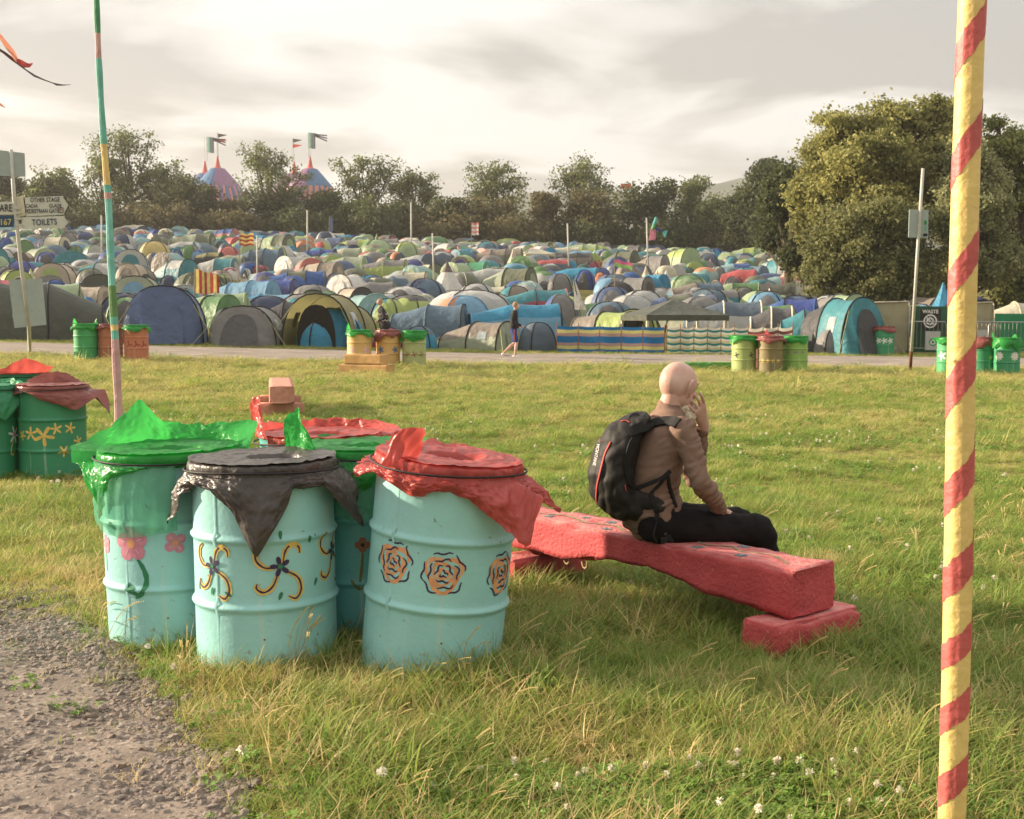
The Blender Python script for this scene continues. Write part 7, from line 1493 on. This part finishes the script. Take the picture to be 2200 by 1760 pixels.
# ------------------------------------------------------------------ trees
def leaf_mat(name, c, c2, tr=.42): return mat(name, c, rough=.6, rgb2=c2, vscale=.35, spec=.2, trans=tr, isl=.38)
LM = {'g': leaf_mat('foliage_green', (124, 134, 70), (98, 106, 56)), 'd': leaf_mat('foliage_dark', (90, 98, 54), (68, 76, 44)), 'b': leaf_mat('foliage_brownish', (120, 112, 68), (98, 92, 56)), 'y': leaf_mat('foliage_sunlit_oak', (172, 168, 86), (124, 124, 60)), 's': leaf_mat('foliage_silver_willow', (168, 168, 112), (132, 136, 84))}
bark = mat('tree_bark', (88, 74, 58), rough=.95, var=.25, vscale=3, bump=1, bscale=12)
def tree(name, base, lobes, ls, count, m, label, cat='tree', group=None, trunk_r=.25, airy=.35, seed=0, squash=.9, cl_n=48, cs=.15):
    """lobes: (x, y, z, r) relative to the base; leaves sit in clumps through the outer shell of each lobe, limbs run to them"""
    r_ = np.random.default_rng(seed + 100); t = thing(name, tuple(base), label, cat, group); tot = sum(l[3] ** 2 for l in lobes)
    V = []; clumps = []
    for (x, y, z, rr) in lobes:
        nl = int(count * rr * rr / tot); nc = max(4, int(nl / cl_n)); u = r_.normal(size=(nc, 3)); u /= np.linalg.norm(u, axis=1)[:, None]; rad = rr * (1 - airy + airy * r_.random(nc) ** .5) * (1 + .16 * r_.normal(size=nc))
        c = np.array([x, y, z]) + u * rad[:, None] * np.array([1, 1, squash]); c = c[c[:, 2] > .3]; clumps.append(c); nc = len(c)
        if not nc: continue
        k = r_.integers(0, nc, nl); csz = rr * cs * (.6 + .9 * r_.random(nc)) + ls * .8; V.append(np.concatenate([c[k] + r_.normal(size=(nl, 3)) * csz[k][:, None] * np.array([1, 1, .7]), np.zeros((nl, 0))], 1))
    P = np.concatenate(V); P = P[P[:, 2] > .1]; n_ = len(P)
    a = r_.normal(size=(n_, 3)); a /= np.linalg.norm(a, axis=1)[:, None]; bb = np.cross(a, r_.normal(size=(n_, 3))); bb /= np.linalg.norm(bb, axis=1)[:, None] + 1e-9; s_ = ls * r_.uniform(.6, 1.3, n_)[:, None]
    q = np.stack([P - a * s_ * .6, P + bb * s_ * .35, P + a * s_ * .6, P - bb * s_ * .35], 1).reshape(-1, 3)
    me = bpy.data.meshes.new('foliage'); me.vertices.add(n_ * 4); me.vertices.foreach_set('co', q.astype(np.float32).ravel()); me.loops.add(n_ * 4); me.loops.foreach_set('vertex_index', np.arange(n_ * 4, dtype=np.int32)); me.polygons.add(n_); me.polygons.foreach_set('loop_start', np.arange(0, n_ * 4, 4, dtype=np.int32)); me.polygons.foreach_set('loop_total', np.full(n_, 4, np.int32)); me.update(); me.validate(); me.materials.append(m)
    o = bpy.data.objects.new('crown', me); COL.objects.link(o); o.parent = t; o['kind'] = 'stuff'
    b = MB(); cxm = sum(l[0] for l in lobes) / len(lobes); zt = max(l[2] for l in lobes); zl = min(l[2] for l in lobes); top = Vector((cxm * .6, 0, zl + (zt - zl) * .5))
    b.tube([(0, 0, -.5), (cxm * .1, 0, top.z * .35), (cxm * .3, .1, top.z * .7), top], [trunk_r * 1.25, trunk_r, trunk_r * .8, trunk_r * .5], bark, n=8)
    b.build('trunk', t, smooth=True); b = MB()
    for i, (x, y, z, rr) in enumerate(lobes):
        s0 = Vector((cxm * .25, 0, min(z, top.z) * .55)); c = Vector((x, y, z)); md_ = (s0 + c) / 2 + Vector((0, 0, -.08 * (c - s0).length)); b.tube([s0, md_, c], [trunk_r * .5, trunk_r * .36, trunk_r * .18], bark, n=5)
        cl = clumps[i]
        for j in range(min(len(cl), 9)): e2 = Vector(cl[j]); b.tube([c.lerp(md_, .3), (c + e2) / 2 + Vector((0, 0, .1)), e2], [trunk_r * .18, trunk_r * .10, trunk_r * .04], bark, n=4)
    b.build('limbs', t)
    return t
def ptree(px, top, hw, d, m, label, shape='round', count=5200, ls=.30, airy=.4, base_row=None, group='trees of the hedge line behind the camp', seed=0, clear=0., name='hedge_tree'):
    """a tree whose crown spans px+-hw and tops out at row top"""
    s = d / FPX; g = GD(px, d); zt = W(px, top, d).z; Hh = zt - g.z; r_ = random.Random(seed + int(px)); lobes = []; Wd = hw * s
    z0 = clear * Hh
    nl = 15
    for i in range(nl):
        f = (i + .5) / nl; z = z0 + (Hh - z0) * (.16 + .80 * f); env = {'round': math.sin(PI * (.20 + .72 * f)) ** .7, 'tall': (.55 + .45 * math.sin(PI * (.1 + .8 * f))), 'low': 1 - f * .55}[shape]
        rr = Wd * r_.uniform(.24, .44) * (.65 + .35 * env); x = r_.choice((-1, 1)) * r_.uniform(.1, 1) * max(0, Wd * env - rr * .8); z = min(z, Hh - rr * .85); lobes.append((x, r_.uniform(-.3, .3) * Wd, z, rr))
    lobes.append((r_.uniform(-.2, .2) * Wd, 0, Hh - Wd * .42, Wd * .42))
    return tree(name, g, lobes, ls, count, m, label, 'tree', group, trunk_r=.012 * Hh + .12, airy=airy, seed=seed)
T = [(18, 368, 62, 172, 'd', 'round', 0, 'dark tree at the far left edge behind the signpost'), (122, 362, 68, 170, 'g', 'round', 0, 'yellow-green tree left of the tallest airy tree'), (292, 268, 88, 176, 'g', 'round', .25, 'tallest airy tree of the left hedge, crossed by the painted pole'), (225, 330, 62, 174, 'g', 'round', .1, 'loose tree on the left flank of the tallest airy tree'), (345, 350, 60, 177, 'g', 'round', .2, 'thin tree on the right flank of the tallest airy tree'),
     (414, 381, 84, 168, 'd', 'round', 0, 'dark rounded tree left of the blue circus peak'), (580, 308, 74, 178, 'g', 'round', .25, 'high open-crowned tree between the circus peaks'), (600, 400, 92, 170, 'd', 'low', 0, 'dark bushy mass below the open-crowned tree'), (500, 430, 60, 169, 'b', 'low', 0, 'brownish low bush under the blue circus peak'), (712, 408, 60, 169, 'd', 'round', 0, 'dark bush under the right circus peak'), (792, 332, 66, 180, 'g', 'tall', .3, 'tall airy tree right of the circus peaks'), (896, 366, 56, 182, 'g', 'round', .3, 'pale airy tree right of the tall one'), (770, 432, 80, 168, 'g', 'low', 0, 'yellow-green bush below the tall airy tree'), (870, 440, 70, 169, 'd', 'low', 0, 'dark bush below the pale airy tree'), (965, 425, 66, 168, 'd', 'low', 0, 'low dark tree left of the thin-topped tree'),
     (1075, 346, 74, 182, 'g', 'round', .3, 'thin-topped tree near the middle of the hedge'), (1060, 425, 90, 168, 'b', 'low', 0, 'brown-green bush below the thin-topped tree'), (1168, 412, 42, 169, 'b', 'round', 0, 'narrow brownish tree in the middle'), (1252, 340, 74, 178, 'g', 'round', .25, 'bright flat-crowned tree right of centre'), (1262, 412, 78, 168, 'b', 'low', 0, 'russet bush below the flat-crowned tree'), (1395, 384, 92, 167, 'd', 'round', 0, 'broad dark tree behind the fish kite'), (1482, 380, 40, 176, 'g', 'tall', .2, 'pale narrow tree right of the broad dark one'), (1545, 428, 72, 166, 'g', 'low', 0, 'olive bush below the distant hill'), (1640, 335, 66, 150, 'd', 'tall', 0, 'dark tree on the left of the big oak'), (1600, 400, 56, 158, 'd', 'round', 0, 'dark lower tree next to the distant hill')]
for i, (px, tp_, hw_, d, m_, sh_, cl_, lab) in enumerate(T):
    ptree(px, tp_ + 4, hw_ * (1.22 if cl_ else 1.06), d, LM[m_], lab, sh_, count=5200 if cl_ else 7000, ls=.34 if cl_ else .40, airy=.55 if cl_ else .35, seed=i * 7, clear=cl_)
# hedge bank closing the gaps
r_ = random.Random(5); lob = [[] for _ in range(6)]
for k in range(78):
    px = -60 + k * 24; d = 165 + 3 * math.sin(k) ; g = GD(px, d); rr = r_.uniform(1.8, 3.0); lob[k // 13].append((g.x, g.y, g.z + r_.uniform(1.0, 2.4), rr))
for k, ll in enumerate(lob):
    o = Vector((ll[6][0], ll[6][1], ll[6][2] - 1.5)); tree('hedge', o, [(a - o.x, b_ - o.y, c_ - o.z, rr) for a, b_, c_, rr in ll], .42, 9000, LM['db'[k % 2]], ['hedge stretch at the far left', 'hedge stretch below the blue circus peak', 'hedge stretch below the right circus peak', 'hedge stretch left of centre', 'hedge stretch behind the pale pole near centre', 'hedge stretch behind the fish kite'][k] + ' behind the tents', 'hedge', 'stretches of the hedge', trunk_r=.15, airy=.6, seed=k)
# the big trees at the right
def big(px, d, spec, m, label, count, ls, seed, tr=.4, airy=.35, name='broadleaf_tree'):
    g = GD(px, d); lobes = []; rl = random.Random(seed)
    for (x, y, rp, dy) in spec:
        c = W(x, y, d + dy); rr = rp * (d + dy) / FPX; lobes.append((c.x - g.x, c.y - g.y, c.z - g.z, rr * .88))
        for q in range(4): v = Vector((rl.gauss(0, 1), rl.gauss(0, 1) - .6, rl.gauss(0, 1))).normalized() * rr * rl.uniform(.75, 1.0); lobes.append((c.x - g.x + v.x, c.y - g.y + v.y, c.z - g.z + v.z, rr * rl.uniform(.28, .46)))
    return tree(name, g, lobes, ls, count, m, label, 'tree', 'large trees at the right', trunk_r=tr, airy=airy, seed=seed, cl_n=95, cs=.125)
big(1925, 70, [(1930, 262, 46, 0), (1870, 268, 50, 1), (1985, 255, 48, 1), (1805, 290, 52, 0), (2035, 262, 44, 2), (1770, 345, 50, 1), (1850, 340, 60, -2), (1930, 340, 62, -2), (2010, 330, 60, 0), (1735, 410, 46, 2), (1800, 410, 58, 0), (1880, 420, 64, -2), (1965, 420, 60, -1), (2040, 400, 50, 2), (1745, 470, 44, 3)], LM['y'], 'big sunlit oak filling the sky behind the leaning post', 62000, .20, 41, .5, .4)
big(1860, 64, [(1800, 500, 62, 0), (1870, 490, 70, 0), (1940, 500, 66, 0), (1770, 560, 52, 0), (1840, 570, 62, -1), (1910, 580, 64, -1), (1975, 580, 56, 0), (1790, 610, 44, -1), (1880, 620, 44, -2), (1960, 620, 40, -1), (1740, 590, 26, 0)], mat('foliage_undergrowth', (140, 140, 76), rough=.6, rgb2=(100, 102, 56), vscale=.4, spec=.2, trans=.42, isl=.38), 'dense bushy undergrowth in front of the big oak', 52000, .17, 43, .25, .3)
big(2070, 66, [(2080, 330, 44, 0), (2110, 380, 46, 0), (2055, 400, 42, -1), (2090, 450, 52, -1), (2040, 480, 44, -1), (2130, 480, 48, 0), (2060, 540, 46, -1), (2110, 560, 50, 0), (2040, 600, 36, 0), (2150, 560, 44, 1)], LM['s'], 'silvery green willow behind the striped pole', 36000, .18, 47, .3, .4)
big(2175, 70, [(2150, 290, 44, 2), (2190, 340, 50, 0), (2160, 400, 56, 1), (2215, 420, 52, 0), (2180, 500, 60, 1), (2230, 560, 56, 0), (2170, 590, 50, 0), (2220, 640, 44, -1), (2150, 640, 36, -1)], leaf_mat('foliage_edge_tree', (150, 154, 80), (116, 120, 60)), 'green tree at the right edge behind the striped pole', 32000, .20, 53, .35, .4)
big(1690, 78, [(1690, 390, 40, 3), (1680, 450, 46, 2), (1700, 500, 44, 2), (1670, 510, 34, 4), (1715, 550, 34, 0), (1740, 520, 34, 0)], LM['d'], 'dark tree standing between the hedge and the big oak', 18000, .24, 59, .3, .35)

# distant wooded hills
hm_ = mat('far_wooded_hill', (58, 74, 46), rough=.95, rgb2=(38, 52, 34), vscale=.03, bump=1, bscale=.5)
def hill(px0, px1, rows, d, nm):
    b = MB(); n_ = 60
    def f(u, v):
        px = px0 + (px1 - px0) * u; rw = float(np.interp(px, [r[0] for r in rows], [r[1] for r in rows])); tp_ = W(px, rw, d); z = -60 + (tp_.z + 60 + 6 * nz((u * 60, v * 9, 1), 1.)) * math.sin(v * PI / 2)
        return Vector((tp_.x, d - 420 * (1 - v), z))
    b.grid(f, n_, 12, hm_); o = b.build(nm, smooth=True); tag(o, kind='structure')
hill(200, 2500, [(200, 470), (1000, 440), (1120, 416), (1200, 418), (1400, 420), (1500, 400), (1620, 384), (1700, 392), (2500, 380)], 1500, 'distant_hill')
# air
hz_ = MB(); hz_.box((0, 800, 59), (2600, 1900, 262), ARCH); hz = hz_.build('haze'); hz.data.materials.clear()
hmx = bpy.data.materials.new('thin_haze'); hmx.use_nodes = True; n_ = hmx.node_tree; n_.nodes.clear(); oo = N(n_, 'ShaderNodeOutputMaterial'); vv = N(n_, 'ShaderNodeVolumePrincipled'); vv.inputs['Color'].default_value = (.93, .90, .86, 1); vv.inputs['Density'].default_value = .00030; vv.inputs['Anisotropy'].default_value = .3; L(n_, vv.outputs[0], oo.inputs['Volume']); hz.data.materials.append(hmx); tag(hz, 'thin warm haze over the whole camp', 'haze', kind='stuff')
FOOT = [(t.location.x, t.location.y, .27) for t in DRUMS + [G1, G2, G3]]
for k_ in np.linspace(-.0, .5, 6): FOOT.append((1.06 + .78 * k_, 5.05 + .62 * k_, .10))
for k_ in np.linspace(0, .5, 5): FOOT.append((1.15 - .622 * 1.72 + .78 * k_, 5 + .783 * 1.72 + .62 * k_, .10))
print('grass instances', pave_grass(FOOT))
